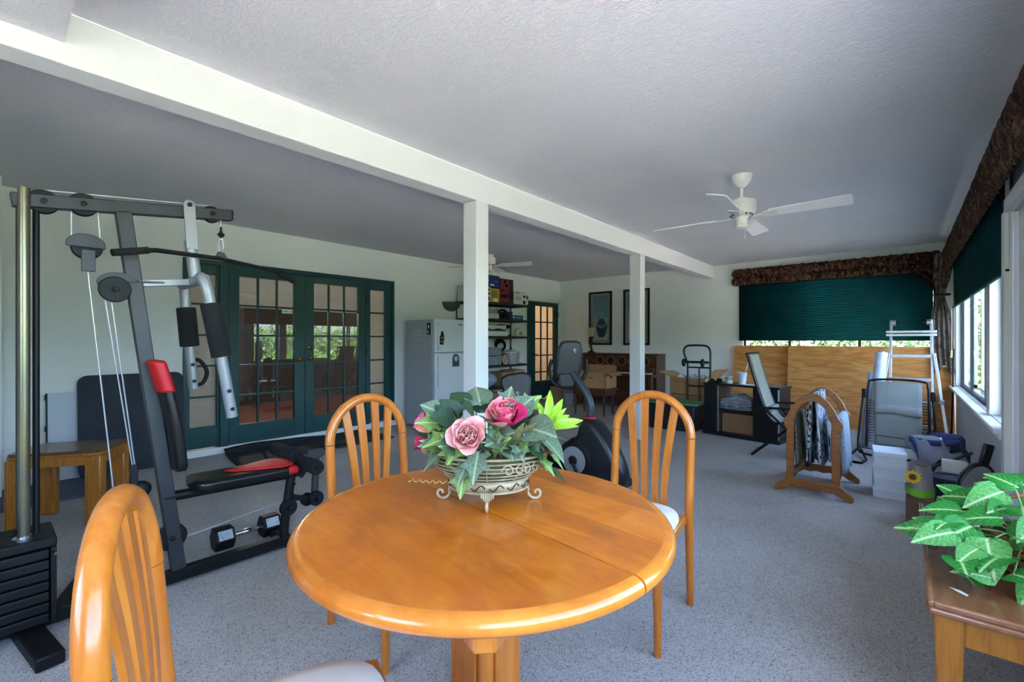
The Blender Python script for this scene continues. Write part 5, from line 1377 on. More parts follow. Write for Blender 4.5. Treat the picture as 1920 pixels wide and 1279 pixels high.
ks = O('keyboard', MB().box(PX0 + 0.06, PX1 - 0.06, 7.825, 7.98, 0.665, 0.683), plain('ivory', '#cfccc6', 0.35), t)
for i in range(36):
    if i % 7 in (2, 6): continue
    O('black_key', MB().box(PX0 + 0.095 + i * 0.040, PX0 + 0.108 + i * 0.040, 7.88, 7.978, 0.683, 0.694), MT['black'], ks)
O('lower_panel', MB().box(PX0 + 0.04, PX1 - 0.04, 8.06, 8.10, 0.10, 0.58), MT['walnut'], t, bev=0.004)
for x in (PX0 + 0.04, PX1 - 0.04):
    O('front_leg', MB().box(x - 0.035, x + 0.035, 7.82, 7.89, 0.0, 0.60), MT['walnut'], t, bev=0.01)
    O('toe_block', MB().box(x - 0.045, x + 0.045, 7.80, 8.10, 0.0, 0.06), MT['walnut'], t, bev=0.008)
for x in (-4.30, -4.20):
    O('pedal', MB().bar((x, 8.06, 0.05), (x, 7.97, 0.045), 0.03, 0.01), MT['brass'], t)

def framed_print(label, x0, x1, z0, z1):
    t = thing('framed_print', label, 'picture', ((x0 + x1) / 2, YB, z0), group='tall framed prints above the piano')
    f = 0.035
    for a, b, c, d in ((x0, x0 + f, z0, z1), (x1 - f, x1, z0, z1), (x0, x1, z0, z0 + f), (x0, x1, z1 - f, z1)):
        O('frame_bar', MB().box(a, b, YB - 0.035, YB - 0.002, c, d), MT['black'], t, bev=0.004)
    O('mat_board', MB().box(x0 + f, x1 - f, YB - 0.012, YB - 0.004, z0 + f, z1 - f), plain('mat_taupe', '#a8a29c', 0.8), t)
    k = Mat('print_field', 0.6); tc = k.n('ShaderNodeTexCoord'); sp = k.n('ShaderNodeSeparateXYZ'); k.l(tc.outputs['Object'], sp.inputs[0])
    px0, px1, pz0, pz1 = x0 + 0.10, x1 - 0.10, z0 + 0.10, z1 - 0.085
    k.color(k.ramp(sp.outputs[2], [(0.1, '#cdd6d4'), (0.35, '#b5c6c6'), (0.7, '#7ba3ad'), (1.0, '#5f909d')]))
    pf = O('print_field', MB().box(px0, px1, YB - 0.015, YB - 0.012, pz0, pz1), k.m, t)
    cxp = (px0 + px1) / 2 + 0.03
    dark = plain('vase_blue', '#22404b', 0.6, c2='#2f5560', ns=9)
    vp = [(0.0, 0.0), (0.06, 0.0), (0.10, 0.08), (0.13, 0.20), (0.12, 0.27), (0.07, 0.33), (0.05, 0.36), (0.07, 0.385), (-0.07, 0.385), (-0.05, 0.36), (-0.07, 0.33), (-0.12, 0.27), (-0.13, 0.20), (-0.10, 0.08), (-0.06, 0.0)]
    vz = O('printed_vase', MB().prism(vp[1:], (cxp, YB - 0.0155, pz0 + 0.06), (1, 0, 0), (0, 0, 1), (0, 1, 0), 0.002), dark, t)
    for i in range(3):
        O('printed_band', MB().tube([(cxp - 0.10 + 0.20 * q / 8, YB - 0.0165, pz0 + 0.30 + 0.02 * i - 0.05 * math.sin(PI * q / 8)) for q in range(9)], 0.004, 5), plain('band_cream%d' % i, '#c9cdc4', 0.6), vz)
    for i in range(7):
        a = R(90 + (i - 3) * 11)
        O('printed_ray', MB().bar((cxp, YB - 0.016, pz0 + 0.46), (cxp + 0.42 * math.cos(a), YB - 0.016, min(pz0 + 0.46 + 0.42 * math.sin(a), pz1 - 0.01)), 0.008, 0.001, (0, 1, 0)), plain('ray%d' % i, '#8fb0b6', 0.6), pf)
    O('glazing', MB().box(x0 + f, x1 - f, YB - 0.022, YB - 0.020, z0 + f, z1 - f), glass_mat('picture_glass', '#f4f6f6', 0.0), t)
    return t
framed_print('tall framed blue vase print on the left above the piano', -5.085, -4.55, 1.19, 2.30)
framed_print('tall framed print half hidden behind the farther post', -4.285, -3.735, 1.19, 2.30)
t = thing('table_lamp', 'small torch lamp with dark twisted stem and cream glass shade on the piano', 'lamp', (-4.90, 8.20, 1.028))
O('base', MB().lathe([(0.09, 0), (0.085, 0.015), (0.05, 0.03), (0.025, 0.05), (0.022, 0.06)], (-4.90, 8.20, 1.028), 20), plain('lamp_bronze', '#1c1612', 0.45, 0.3), t)
O('stem', MB().tube([(-4.90 + 0.014 * math.cos(a), 8.20 + 0.014 * math.sin(a), 1.08 + 0.022 * a) for a in [i * 0.4 for i in range(28)]], 0.020, 8), plain('lamp_bronze2', '#1c1612', 0.45, 0.3), t)
O('cup', MB().lathe([(0.02, 0.28), (0.05, 0.31), (0.055, 0.33)], (-4.90, 8.20, 1.028), 18), plain('lamp_bronze3', '#1c1612', 0.45, 0.3), t)
O('glass_shade', MB().lathe([(0.045, 0.32), (0.062, 0.38), (0.068, 0.44), (0.085, 0.50), (0.088, 0.515)], (-4.90, 8.20, 1.028), 24), plain('alabaster', '#c6bb90', 0.4), t, solid=0.005)
t = thing('piano_bench', 'walnut piano bench with tapered legs carrying the open carton', 'bench', (-4.07, 6.92, 0))
O('seat', MB().box(-4.43, -3.72, 6.70, 7.13, 0.425, 0.462), MT['walnut'], t, bev=0.01)
for a, b, c, d in ((-4.38, -3.77, 6.74, 6.76), (-4.38, -3.77, 7.07, 7.09), (-4.39, -4.37, 6.74, 7.09), (-3.78, -3.76, 6.74, 7.09)):
    O('apron', MB().box(a, b, c, d, 0.345, 0.425), MT['walnut'], t)
for x in (-4.36, -3.80):
    for y in (6.765, 7.065):
        O('leg', MB().lathe([(0.012, 0), (0.016, 0.03), (0.015, 0.05), (0.024, 0.20), (0.026, 0.33), (0.028, 0.345), (0.028, 0.43)], (x, y, 0), 14), MT['walnut'], t)

def open_carton(name, label, c, sx, sy, h, m, flaps, rz=0.0, tilt=0.0):
    t = thing(name, label, 'box', c, rz)
    th = 0.006
    for nm, a, b, p, q in (('side', -sx / 2, sx / 2, -sy / 2, -sy / 2 + th), ('side', -sx / 2, sx / 2, sy / 2 - th, sy / 2), ('side', -sx / 2, -sx / 2 + th, -sy / 2, sy / 2), ('side', sx / 2 - th, sx / 2, -sy / 2, sy / 2)):
        O(nm, MB().box(a, b, p, q, 0, h), m, t, local=True)
    O('bottom', MB().box(-sx / 2, sx / 2, -sy / 2, sy / 2, 0.0, 0.006), m, t, local=True)
    for sd, ang, ln in flaps:
        d = V(math.cos(R(ang)), 0, math.sin(R(ang))) * ln
        if sd in ('+y', '-y'):
            s = 1 if sd == '+y' else -1
            O('flap', MB().bar((0, s * sy / 2, h), (0, s * sy / 2 + s * d.x, h + d.z), sx - 0.01, 0.005), m, t, local=True)
        else:
            s = 1 if sd == '+x' else -1
            O('flap', MB().bar((s * sx / 2, 0, h), (s * sx / 2 + s * d.x, 0, h + d.z), sy - 0.01, 0.005), m, t, local=True)
    return t
t = open_carton('carton', 'tan moving carton with hand holes and raised flap on the piano bench', (-4.03, 6.92, 0.4625), 0.56, 0.38, 0.27, MT['card'], (('+y', 88, 0.12), ('-y', 170, 0.18), ('+x', -20, 0.12), ('-x', 160, 0.1)))
for x in (-0.2, 0.0):
    O('printed_mark', MB().box(x - 0.04, x + 0.04, -0.1925, -0.190, 0.17, 0.19), MT['black'] if x < -0.1 else plain('ink_brown', '#6d4c30', 0.8), t, local=True)
O('hand_hole', MB().prism([(0.045 * math.cos(a), 0.016 * math.sin(a)) for a in [2 * PI * i / 16 for i in range(16)]], (0.2805, 0, 0.19), (0, 1, 0), (0, 0, 1), (1, 0, 0), 0.002), MT['black'], t, local=True)
pbox('carton', 'brown carton on the carpet by the far teal door', 'box', -5.55, -5.22, 7.66, 7.95, 0, 0.33, MT['card2'], group=None)
t = thing('waste_bin', 'small grey waste bin left of the piano bench', 'bin', (-5.10, 7.62, 0))
O('tub', MB().lathe([(0.085, 0), (0.09, 0.01), (0.115, 0.27), (0.12, 0.275), (0.115, 0.28), (0.088, 0.02), (0, 0.018)], (-5.08, 7.62, 0), 24), plain('grey_bin', '#8c9096', 0.5), t)
O('liner', MB().lathe([(0.121, 0.24), (0.122, 0.28), (0.115, 0.285)], (-5.08, 7.62, 0), 24), plain('bin_liner', '#6b7078', 0.4), t)

# ---------------------------------------------------------------- storage corner left of the plywood
t = thing('storage_tote', 'dark storage tote with a green lid behind the right hand chair', 'tote', (-2.5, 6.6, 0))
def tub(x0, x1, y0, y1, z0, z1, ins): 
    vs = [(x0 + ins, y0 + ins, z0), (x1 - ins, y0 + ins, z0), (x1 - ins, y1 - ins, z0), (x0 + ins, y1 - ins, z0), (x0, y0, z1), (x1, y0, z1), (x1, y1, z1), (x0, y1, z1)]
    return MB().add(vs, [(3, 2, 1, 0), (4, 5, 6, 7), (0, 1, 5, 4), (1, 2, 6, 5), (2, 3, 7, 6), (3, 0, 4, 7)])
O('tub', tub(-2.86, -2.17, 6.36, 6.76, 0, 0.375, 0.03), MT['bin'], t, bev=0.025, seg=3)
O('lid', MB().box(-2.89, -2.13, 6.33, 6.79, 0.37, 0.405), MT['greenlid'], t, bev=0.015, seg=3)
O('latch', MB().box(-2.56, -2.47, 6.315, 6.33, 0.31, 0.40), MT['bin'], t, bev=0.004)
t = open_carton('carton', 'open brown carton full of wrapped glassware behind the hand truck', (-2.50, 7.31, 0.44), 0.60, 0.42, 0.26, MT['card'], (('-x', 20, 0.22), ('-y', -80, 0.05), ('+x', 45, 0.20)), R(-12))
pbox('carton', 'closed brown carton under the open one, behind the hand truck', 'box', -2.82, -2.20, 7.10, 7.52, 0, 0.435, MT['card2'], (), group=None)
rw = random.Random(5)
for i, (x, y, c, nm) in enumerate(((-2.70, 7.25, '#d5dbe8', 'white'), (-2.60, 7.33, '#2f4f8a', 'blue'), (-2.50, 7.22, '#9fb6c9', 'pale blue'), (-2.42, 7.33, '#c8d3e6', 'lilac white'), (-2.32, 7.22, '#4d6fb0', 'mid blue'), (-2.53, 7.40, '#6d8f96', 'sea green'))):
    single('wrapped_bundle', MB().grid(lambda u, w, x=x, y=y, i=i: (x + 0.055 * math.cos(2 * PI * u) * math.sin(PI * (0.02 + 0.96 * w)) * (1 + 0.18 * math.sin(u * 31 + i)), y + 0.055 * math.sin(2 * PI * u) * math.sin(PI * (0.02 + 0.96 * w)) * (1 + 0.18 * math.sin(u * 25 + w * 7)), 0.58 + 0.17 * w + 0.004 * math.sin(u * 40)), 26, 9, True),
           plain('wrap%d' % i, c, 0.45, c2='#e3e6ee', ns=16), 'crumpled %s bundle in the open carton' % nm, 'bundle', 'bundles in the open carton', sharp=40)
t = thing('hand_truck', 'dark green folding hand truck standing behind the tote', 'hand truck', (-2.36, 7.0, 0))
HY = 6.95
hp = [(-2.48, HY, 0.02), (-2.48, HY, 0.86), (-2.485, HY, 0.95), (-2.525, HY, 1.06), (-2.535, HY, 1.14), (-2.49, HY, 1.195), (-2.40, HY, 1.205), (-2.28, HY, 1.205), (-2.195, HY, 1.19), (-2.155, HY, 1.13), (-2.15, HY, 0.98), (-2.15, HY, 0.02)]
O('frame_tube', MB().tube(cr(hp, 4), 0.0145, 10), MT['dolly'], t)
O('brace_tube', MB().cyl((-2.31, HY, 0.05), (-2.31, HY, 0.86), 0.011, n=8), MT['dolly'], t)
for z in (0.875, 0.60, 0.30):
    O('cross_bar', MB().cyl((-2.48, HY, z), (-2.15, HY, z), 0.012, n=8), MT['dolly'], t)
O('axle', MB().cyl((-2.53, HY - 0.02, 0.955), (-2.17, HY - 0.02, 0.955), 0.018, n=10), MT['dolly'], t)
for x in (-2.53, -2.255):
    wh = O('caster_wheel', MB().lathe([(0.05, -0.016), (0.058, -0.010), (0.058, 0.010), (0.05, 0.016)], (x, HY - 0.02, 0.945), 24, (1, 0, 0)), MT['black'], t)
    O('caster_hub', MB().cyl((x - 0.02, HY - 0.02, 0.945), (x + 0.02, HY - 0.02, 0.945), 0.022, n=14), plain('hub_cream', '#8f8a7a', 0.5), wh)
O('toe_plate', MB().box(-2.50, -2.13, HY - 0.13, HY, 0.0, 0.012), MT['dolly'], t)
for x in (-2.53, -2.10):
    O('wheel', MB().lathe([(0.06, -0.025), (0.10, -0.02), (0.10, 0.02), (0.06, 0.025)], (x, HY + 0.03, 0.10), 28, (1, 0, 0)), MT['black'], t)

# black media stand
MA, MB_ = V(-2.09, 6.49, 0), V(-1.16, 6.33, 0)
md = (MB_ - MA); mw = md.length; mrz = math.atan2(md.y, md.x)
t = thing('media_stand', 'black laminate media stand open through the middle, before the plywood', 'stand', tuple(MA), mrz)
D_ = 0.38
O('top', MB().box(-0.01, mw + 0.02, -0.01, D_, 0.672, 0.70), MT['cab'], t, local=True, bev=0.004)
O('base', MB().box(-0.015, mw + 0.015, -0.012, D_, 0.0, 0.05), MT['cab'], t, local=True, bev=0.004)
for x0, x1 in ((0.0, 0.19), (mw - 0.30, mw)):
    O('pillar_front', MB().box(x0, x1, 0.0, 0.018, 0.05, 0.672), MT['cab'], t, local=True)
    O('pillar_side', MB().box(x0, x0 + 0.016, 0.018, D_, 0.05, 0.672), MT['cab'] if x0 == 0 else MT['cabin'], t, local=True)
    O('pillar_side', MB().box(x1 - 0.016, x1, 0.018, D_, 0.05, 0.672), MT['cabin'] if x0 == 0 else MT['cab'], t, local=True)
O('edge_trim', MB().box(0.186, 0.194, -0.006, 0.02, 0.05, 0.672), MT['silver'], t, local=True)
O('edge_trim', MB().box(mw - 0.008, mw + 0.002, -0.006, 0.02, 0.05, 0.672), MT['silver'], t, local=True)
O('shelf', MB().box(0.19, mw - 0.30, 0.03, D_, 0.345, 0.362), MT['cab'], t, local=True)
mloc = lambda x, y, z: tuple(MA + Matrix.Rotation(mrz, 3, 'Z') @ V(x, y, 0) + V(0, 0, z))
pb = thing('carton', 'brown carton inside the lower bay of the media stand', 'box', mloc(0.42, 0.20, 0.05), mrz)
O('carton', MB().box(-0.21, 0.20, -0.12, 0.14, 0.001, 0.25), plain('carton_tan', '#8e6a4c', 0.85), pb, local=True, bev=0.003)
bl_m = plain('woven_grey', '#6d7482', 0.9, c2='#8f929b', ns=24, bump=0.3, bs=80)
bl_d = plain('woven_dark', '#3c424f', 0.9, c2='#8c929c', ns=20, bump=0.3, bs=80)
bl_b = plain('woven_beige', '#8f8378', 0.9, c2='#7d8aa0', ns=14, bump=0.3, bs=80)
for i, (z0, h, wd, m, lab) in enumerate(((0.364, 0.05, 0.21, bl_d, 'dark folded throw at the bottom of the media stand pile'), (0.415, 0.05, 0.205, bl_m, 'grey folded throw in the middle of the media stand pile'), (0.466, 0.035, 0.20, bl_b, 'beige folded throw near the top of the media stand pile'))):
    b = thing('folded_throw', lab, 'throw', mloc(0.405, 0.19, z0), mrz, group='throws folded on the media stand shelf')
    def fold(u, w, h=h, wd=wd, i=i):
        a = 2 * PI * u
        k = (abs(math.cos(a)) ** 6 + abs(math.sin(a)) ** 6) ** (-1 / 6)
        x = wd * k * math.cos(a); z = h / 2 + h / 2 * k * math.sin(a)
        y = -0.15 + 0.29 * w
        return (x + 0.006 * math.sin(w * 9 + i), y, max(0.0005, z + 0.005 * math.sin(x * 30 + i * 2) * (z / h)))
    gb_ = MB().grid(fold, 30, 10, True)
    gb_.f.append(tuple(range(30))); gb_.f.append(tuple(range(270, 300)))
    O('folded_cloth', gb_, m, b, local=True, sharp=60)
    O('fold_edge', MB().bar((-wd + 0.02, -0.153, h * 0.5), (wd - 0.02, -0.153, h * 0.5), 0.006, 0.004), plain('fold_shadow%d' % i, '#3a3d45', 0.9), b, local=True)  # dark strip stands in for the shadow between the folds
b = single('crumpled_throw', MB().grid(lambda u, w: mloc(0.43 + 0.17 * (2 * u - 1), 0.16 + 0.11 * (2 * w - 1), 0.503 + (0.065 * max(0, 1 - (2 * u - 1) ** 2) * max(0, 1 - (2 * w - 1) ** 2)) * (1 + 0.35 * math.sin(u * 14) * math.cos(w * 9))), 24, 14), plain('throw_blue', '#7b8797', 0.9, c2='#9aa3ae', ns=20, bump=0.3, bs=60), 'crumpled blue grey throw on top of the media stand pile', 'throw', 'throws folded on the media stand shelf', solid=0.006, sharp=70)
t = thing('mug', 'pale mug with a green band on the media stand', 'mug', mloc(0.30, 0.10, 0.70))
O('body', MB().lathe([(0.036, 0), (0.043, 0.004), (0.044, 0.095), (0.041, 0.095), (0.040, 0.01), (0, 0.008)], (0, 0, 0), 24), plain('mug_cream', '#c9cdbb', 0.4), t, local=True)
O('band', MB().lathe([(0.0445, 0.05), (0.0447, 0.052), (0.0447, 0.085), (0.0445, 0.087)], (0, 0, 0), 24), plain('mug_green', '#8fa088', 0.4), t, local=True)
O('handle', MB().tube(cr([(-0.042, 0, 0.075), (-0.07, 0, 0.07), (-0.072, 0, 0.035), (-0.043, 0, 0.025)], 5), 0.006, 8), plain('mug_h', '#c9cdbb', 0.4), t, local=True)
t = thing('takeout_cup', 'white takeout cup with a straw on the media stand', 'cup', mloc(0.46, 0.12, 0.70))
O('cup', MB().lathe([(0.036, 0), (0.040, 0.003), (0.058, 0.15), (0.061, 0.152), (0.057, 0.155), (0.054, 0.15), (0.036, 0.006), (0, 0.005)], (0, 0, 0), 28), plain('cup_white', '#c3cad8', 0.4), t, local=True)
O('straw', MB().cyl((0.0, 0, 0.02), (0.075, 0.0, 0.30), 0.005, n=8), MT['paper'], t, local=True)
t = thing('gadget', 'black electronic gadget at the left end of the media stand', 'gadget', mloc(0.10, 0.12, 0.70))
O('body', MB().box(-0.09, 0.08, -0.05, 0.05, 0.0, 0.025), MT['black'], t, local=True, bev=0.008)
O('dial', MB().lathe([(0.025, 0.025), (0.025, 0.045), (0.018, 0.05), (0, 0.05)], (-0.04, 0, 0), 16), MT['black'], t, local=True)
O('grip', MB().ball((0.05, 0, 0.035), (0.04, 0.04, 0.025)), MT['black'], t, local=True)
single('paper_sheet', MB().grid(lambda u, w: mloc(0.42 + 0.22 * u, 0.02 + 0.14 * w, 0.7015 + 0.002 * math.sin(u * 5)), 6, 4), MT['paper'], 'white paper sheet under the takeout cup', 'paper', solid=0.001)

# ---------------------------------------------------------------- plywood, ladder, rolls
def sheet(label, x0, x1, z1, yb, yt, th=0.016, m='ply'):
    d = V(0, yt - yb, z1).normalized(); nrm = V(0, d.z, -d.y)
    L = math.hypot(z1, yt - yb)
    return single('plywood_sheet', MB().prism([(x0, 0), (x1, 0), (x1, L - 0.03), (x1 - 0.02, L), (x0 + 0.03, L), (x0, L - 0.03)], (0, yb, 0.004), (1, 0, 0), tuple(d), tuple(nrm), th), MT[m], label, 'plywood', 'plywood sheets under the end window', bev=0.002)
sheet('left plywood sheet leaning under the end window', -2.20, -0.9, 1.187, 8.22, 8.375)
sheet('right plywood sheet, foremost and widest, under the end window', -1.375, 0.33, 1.185, 8.08, 8.24)
single('wood_board', MB().prism([(0.30, 0), (0.46, 0), (0.46, 0.93), (0.30, 0.93)], (0, 8.05, 0.004), (1, 0, 0), (0, 0.06, 0.998), (0, 0.998, -0.06), 0.016), MT['ply'], 'narrow pale board standing in the corner right of the ladder', 'board', bev=0.002)
single('long_pole', MB().cyl((0.43, 7.60, 0.0), (0.47, 7.86, 1.17), 0.011, n=10), MT['blackm'], 'thin black pole leaning in the window corner', 'pole')

t = thing('folding_ladder', 'silver aluminium multi position ladder leaning at the plywood', 'ladder', (0.06, 7.4, 0))
def lad(x, z, dy=0.0): return (x, 7.30 + 0.16 * z + dy, z)
for s, xt, xm, xb in ((-1, -0.125, -0.135, -0.155), (1, 0.250, 0.262, 0.275)):
    O('inner_rail', MB().bar(lad(xt, 1.53), lad(xm, 0.35), 0.028, 0.05, (0, 1, 0)), MT['alu'], t, bev=0.003)
    xo = xb + s * 0.10
    O('outer_rail', MB().bar(lad(xm + s * 0.012, 1.12, -0.035), lad(xo + s * 0.02, 0.02, -0.035), 0.03, 0.05, (0, 1, 0)), MT['alu'], t, bev=0.003)
    O('rail_foot', MB().box(xo + s * 0.02 - 0.025, xo + s * 0.02 + 0.025, 7.22, 7.31, 0, 0.04), MT['black'], t, bev=0.004)
    O('hinge', MB().lathe([(0.035, -0.02), (0.035, 0.02), (0.015, 0.03)], lad(xt - s * 0.02, 1.50), 16, (1, 0, 0)), MT['alu'], t)
    O('lock_knob', MB().cyl(lad(xt - s * 0.05, 1.50), lad(xt - s * 0.075, 1.50), 0.02, n=12), MT['blackm'], t)
    O('side_lock', MB().cbox(lad(xb + s * 0.06, 0.55, -0.06), 0.05, 0.05, 0.05), MT['alu'], t, bev=0.006)
for z, e in ((1.385, 0.045), (1.345, 0.045), (1.085, 0.0), (0.80, 0.0), (0.52, 0.0), (0.24, 0.02)):
    O('rung', MB().bar(lad(-0.13 - e, z, -0.02), lad(0.255 + e, z, -0.02), 0.05, 0.03 if z > 1.2 else 0.04), MT['alu'], t, bev=0.004)
t = thing('film_roll', 'grey clear plastic roll leaning left of the ladder', 'roll', (-0.22, 6.9, 0))
O('roll', MB().cyl((-0.30, 6.85, 0.0), (-0.205, 7.05, 1.13), 0.062, n=24), MT['plastic_film'], t)
O('core', MB().cyl((-0.2065, 7.047, 1.128), (-0.2045, 7.051, 1.134), 0.04, n=18), plain('core', '#8b919b', 0.6), t)
O('loose_sheet', MB().grid(lambda u, w: (-0.40 + 0.12 * u + 0.07 * w, 6.82 + 0.16 * w, 0.0 + 0.90 * w), 4, 8), plain('film_sheet', '#9aa1ad', 0.3), t, solid=0.004)

# drape in the corner
def drp(u, w):
    z = 2.42 - 1.52 * w
    pinch = 1 - 0.55 * math.exp(-((w - 0.36) / 0.12) ** 2)
    x = 0.39 + (u - 0.5) * 0.17 * pinch * (1 + 0.2 * w)
    y = 8.20 - 0.16 * u * pinch + 0.022 * math.sin(u * 26 + w * 2) * pinch - 0.08 * w
    return (x - 0.03 * math.sin(w * 3), y, z - 0.06 * math.sin(u * 9) * w)
t = thing('corner_drape', 'tied patterned drape bunched in the corner between the windows', 'drape', (0.36, 8.15, 0.9))
O('cloth', MB().grid(drp, 60, 40), MT['drape'], t, solid=0.004, sharp=180)
O('tie_band', MB().tube([(0.375 + 0.07 * math.cos(a), 8.09 + 0.06 * math.sin(a), 1.87) for a in [2 * PI * i / 20 for i in range(20)]], 0.014, 8, True), MT['camo'], t)
t = thing('swag', 'dark floral swag of fabric hanging under the corner of the valance', 'drape', (0.15, 8.3, 2.2))
O('cloth', MB().grid(lambda u, w: (0.10 + 0.28 * u, 8.30 - 0.03 * math.sin(w * 14), 2.26 - (0.10 + 0.42 * u ** 2) * w), 14, 16), MT['camo'], t, solid=0.005, sharp=180)
t = thing('blind_cord', 'white shade cord with a cream tassel by the side window', 'cord', (0.455, 7.95, 1.2))
O('cord', MB().cyl((0.455, 7.95, 1.13), (0.455, 7.95, 1.75), 0.003, n=6), MT['paper'], t)
O('tassel', MB().lathe([(0.006, 0.10), (0.014, 0.09), (0.018, 0.0), (0, 0.0)], (0.455, 7.95, 1.06), 12), plain('tassel_cream', '#d6cf9a', 0.5), t)

# ---------------------------------------------------------------- lounge chairs
def lacing(mb, pts_a, pts_b, k):
    for i in range(k):
        f = (i + 0.5) / k
        j = f * (len(pts_a) - 1); n0 = int(j); q = j - n0
        a = V(pts_a[n0]).lerp(V(pts_a[min(n0 + 1, len(pts_a) - 1)]), q); b = V(pts_b[n0]).lerp(V(pts_b[min(n0 + 1, len(pts_b) - 1)]), q)
        mb.cyl(a, b, 0.004, n=5)
    return mb
t = thing('lounge_chair', 'open beige sling lounge chair before the plywood', 'chair', (-1.05, 5.85, 0))
Y0, Y1 = 5.60, 6.10
sl = cr([(-1.325, 0, 1.12), (-1.255, 0, 0.86), (-1.165, 0, 0.56), (-1.10, 0, 0.42), (-1.03, 0, 0.375), (-0.90, 0, 0.40), (-0.70, 0, 0.44), (-0.60, 0, 0.36), (-0.56, 0, 0.20)], 5)
O('sling', MB().grid(lambda u, w: (sl[int(round(w * (len(sl) - 1)))].x, Y0 + 0.045 + (Y1 - Y0 - 0.09) * u, sl[int(round(w * (len(sl) - 1)))].z), 5, len(sl)), MT['beige'], t, solid=0.006, sharp=180)
O('seat_fold', MB().box(-1.16, -1.10, Y0 + 0.05, Y1 - 0.05, 0.48, 0.54), MT['beige'], t, bev=0.02)
for y in (Y0, Y1):
    fr = [(p.x - 0.012, y, p.z + 0.004) for p in sl]
    O('side_tube', MB().tube(fr, 0.013, 8), MT['blackm'], t)
    s = 1 if y == Y0 else -1
    O('lacing', lacing(MB(), fr, [(p[0] + 0.006, y + s * 0.05, p[2]) for p in fr], 22), MT['blackm'], t)
    yo = y - s * 0.035
    O('armrest', MB().bar((-1.24, yo, 0.535), (-0.70, yo, 0.56), 0.05, 0.025), MT['black'], t, bev=0.008)
    O('leg_tube', MB().cyl((-1.28, yo, 0.012), (-0.72, yo, 0.53), 0.0125, n=8), MT['blackm'], t)
    O('leg_tube', MB().cyl((-0.62, yo, 0.012), (-1.14, yo, 0.52), 0.0125, n=8), MT['blackm'], t)
for x, z in ((-1.28, 0.012), (-0.62, 0.012), (-1.338, 1.125)):
    O('cross_tube', MB().cyl((x, Y0 - 0.03, z + 0.002), (x, Y1 + 0.03, z + 0.002), 0.0125, n=8), MT['blackm'], t)

t = thing('lounge_chair', 'folded grey sling lounge chair standing below the ladder', 'chair', (-0.05, 6.5, 0))
def fc(x, z, dy=0.0): return (x, 6.36 + 0.24 * z + dy, z)
O('sling', MB().grid(lambda u, w: fc(-0.258 + 0.405 * u + (0.02 if w < 0.2 else 0) * (0.5 - u), 0.13 + 0.69 * w, -0.012 * math.sin(PI * u) - (0.01 if 0.42 < w < 0.6 else 0)), 12, 20), MT['greysling'], t, solid=0.006, sharp=180)
O('headrest', MB().grid(lambda u, w: fc(-0.25 + 0.39 * u, 0.47 + 0.09 * w + 0.012 * math.sin(u * 5), -0.025 - 0.015 * math.sin(PI * w)), 12, 6), MT['greysling'], t, solid=0.02, sharp=180)
O('seam', MB().bar(fc(-0.25, 0.24, -0.016), fc(0.14, 0.22, -0.016), 0.004, 0.008), plain('seam_dark', '#44464a', 0.8), t)
fr = [fc(-0.315, 0.10), fc(-0.310, 0.55), fc(-0.300, 0.78), fc(-0.265, 0.83), fc(-0.05, 0.845), fc(0.155, 0.83), fc(0.195, 0.78), fc(0.200, 0.55), fc(0.205, 0.10)]
O('frame_tube', MB().tube(cr(fr, 4), 0.0125, 8), MT['blackm'], t)
O('frame_tube', MB().tube(cr([fc(-0.345, 0.70, 0.02), fc(-0.375, 0.35, 0.0), fc(-0.385, 0.10, -0.03), fc(-0.33, 0.03, -0.04), fc(-0.05, 0.02, -0.04), fc(0.20, 0.03, -0.04), fc(0.245, 0.10, -0.03), fc(0.245, 0.35, 0), fc(0.23, 0.70, 0.02)], 4), 0.0125, 8), MT['blackm'], t)
O('foot_loop', MB().tube([(-0.36, 6.38, 0.06), (-0.30, 6.05, 0.02), (-0.33, 5.90, 0.014), (-0.45, 5.92, 0.014), (-0.46, 6.10, 0.02), (-0.38, 6.40, 0.08)], 0.0125, 8), MT['blackm'], t)
for x in (-0.345, 0.235):
    O('arm_hinge', MB().cbox(fc(x, 0.68, 0.01), 0.04, 0.05, 0.10), MT['black'], t, bev=0.008)
for xa, xb in ((-0.31, -0.255), (0.20, 0.145)):
    tag(O('lacing', lacing(MB(), [fc(xa, 0.15), fc(xa, 0.62)], [fc(xb, 0.15), fc(xb, 0.62)], 16), MT['blackm'], t), kind='stuff')

# ---------------------------------------------------------------- quilt rack and throws
t = thing('quilt_rack', 'oak quilt rack with arched ends and carved feet', 'rack', (-0.57, 4.75, 0))
QC = -0.57
outer = [(-0.185, 0.10), (-0.185, 0.50), (-0.178, 0.53), (-0.200, 0.555), (-0.205, 0.60), (-0.195, 0.625), (-0.175, 0.65), (-0.155, 0.705), (-0.11, 0.775), (-0.055, 0.825), (0, 0.845)]
inner = [(-0.130, 0.10), (-0.130, 0.50), (-0.130, 0.53), (-0.130, 0.555), (-0.130, 0.60), (-0.128, 0.625), (-0.120, 0.65), (-0.105, 0.69), (-0.075, 0.735), (-0.038, 0.765), (0, 0.775)]
oo = outer + [(-x, z) for x, z in reversed(outer[:-1])]
ii = inner + [(-x, z) for x, z in reversed(inner[:-1])]
ft = [(-0.27, 0.0), (-0.275, 0.035), (-0.235, 0.07), (-0.19, 0.115), (-0.12, 0.12), (0.12, 0.12), (0.19, 0.115), (0.235, 0.07), (0.275, 0.035), (0.27, 0.0), (0.20, 0.015), (0.15, 0.05), (0.10, 0.045), (0.05, 0.058), (0.0, 0.048), (-0.05, 0.058), (-0.10, 0.045), (-0.15, 0.05), (-0.20, 0.015)]
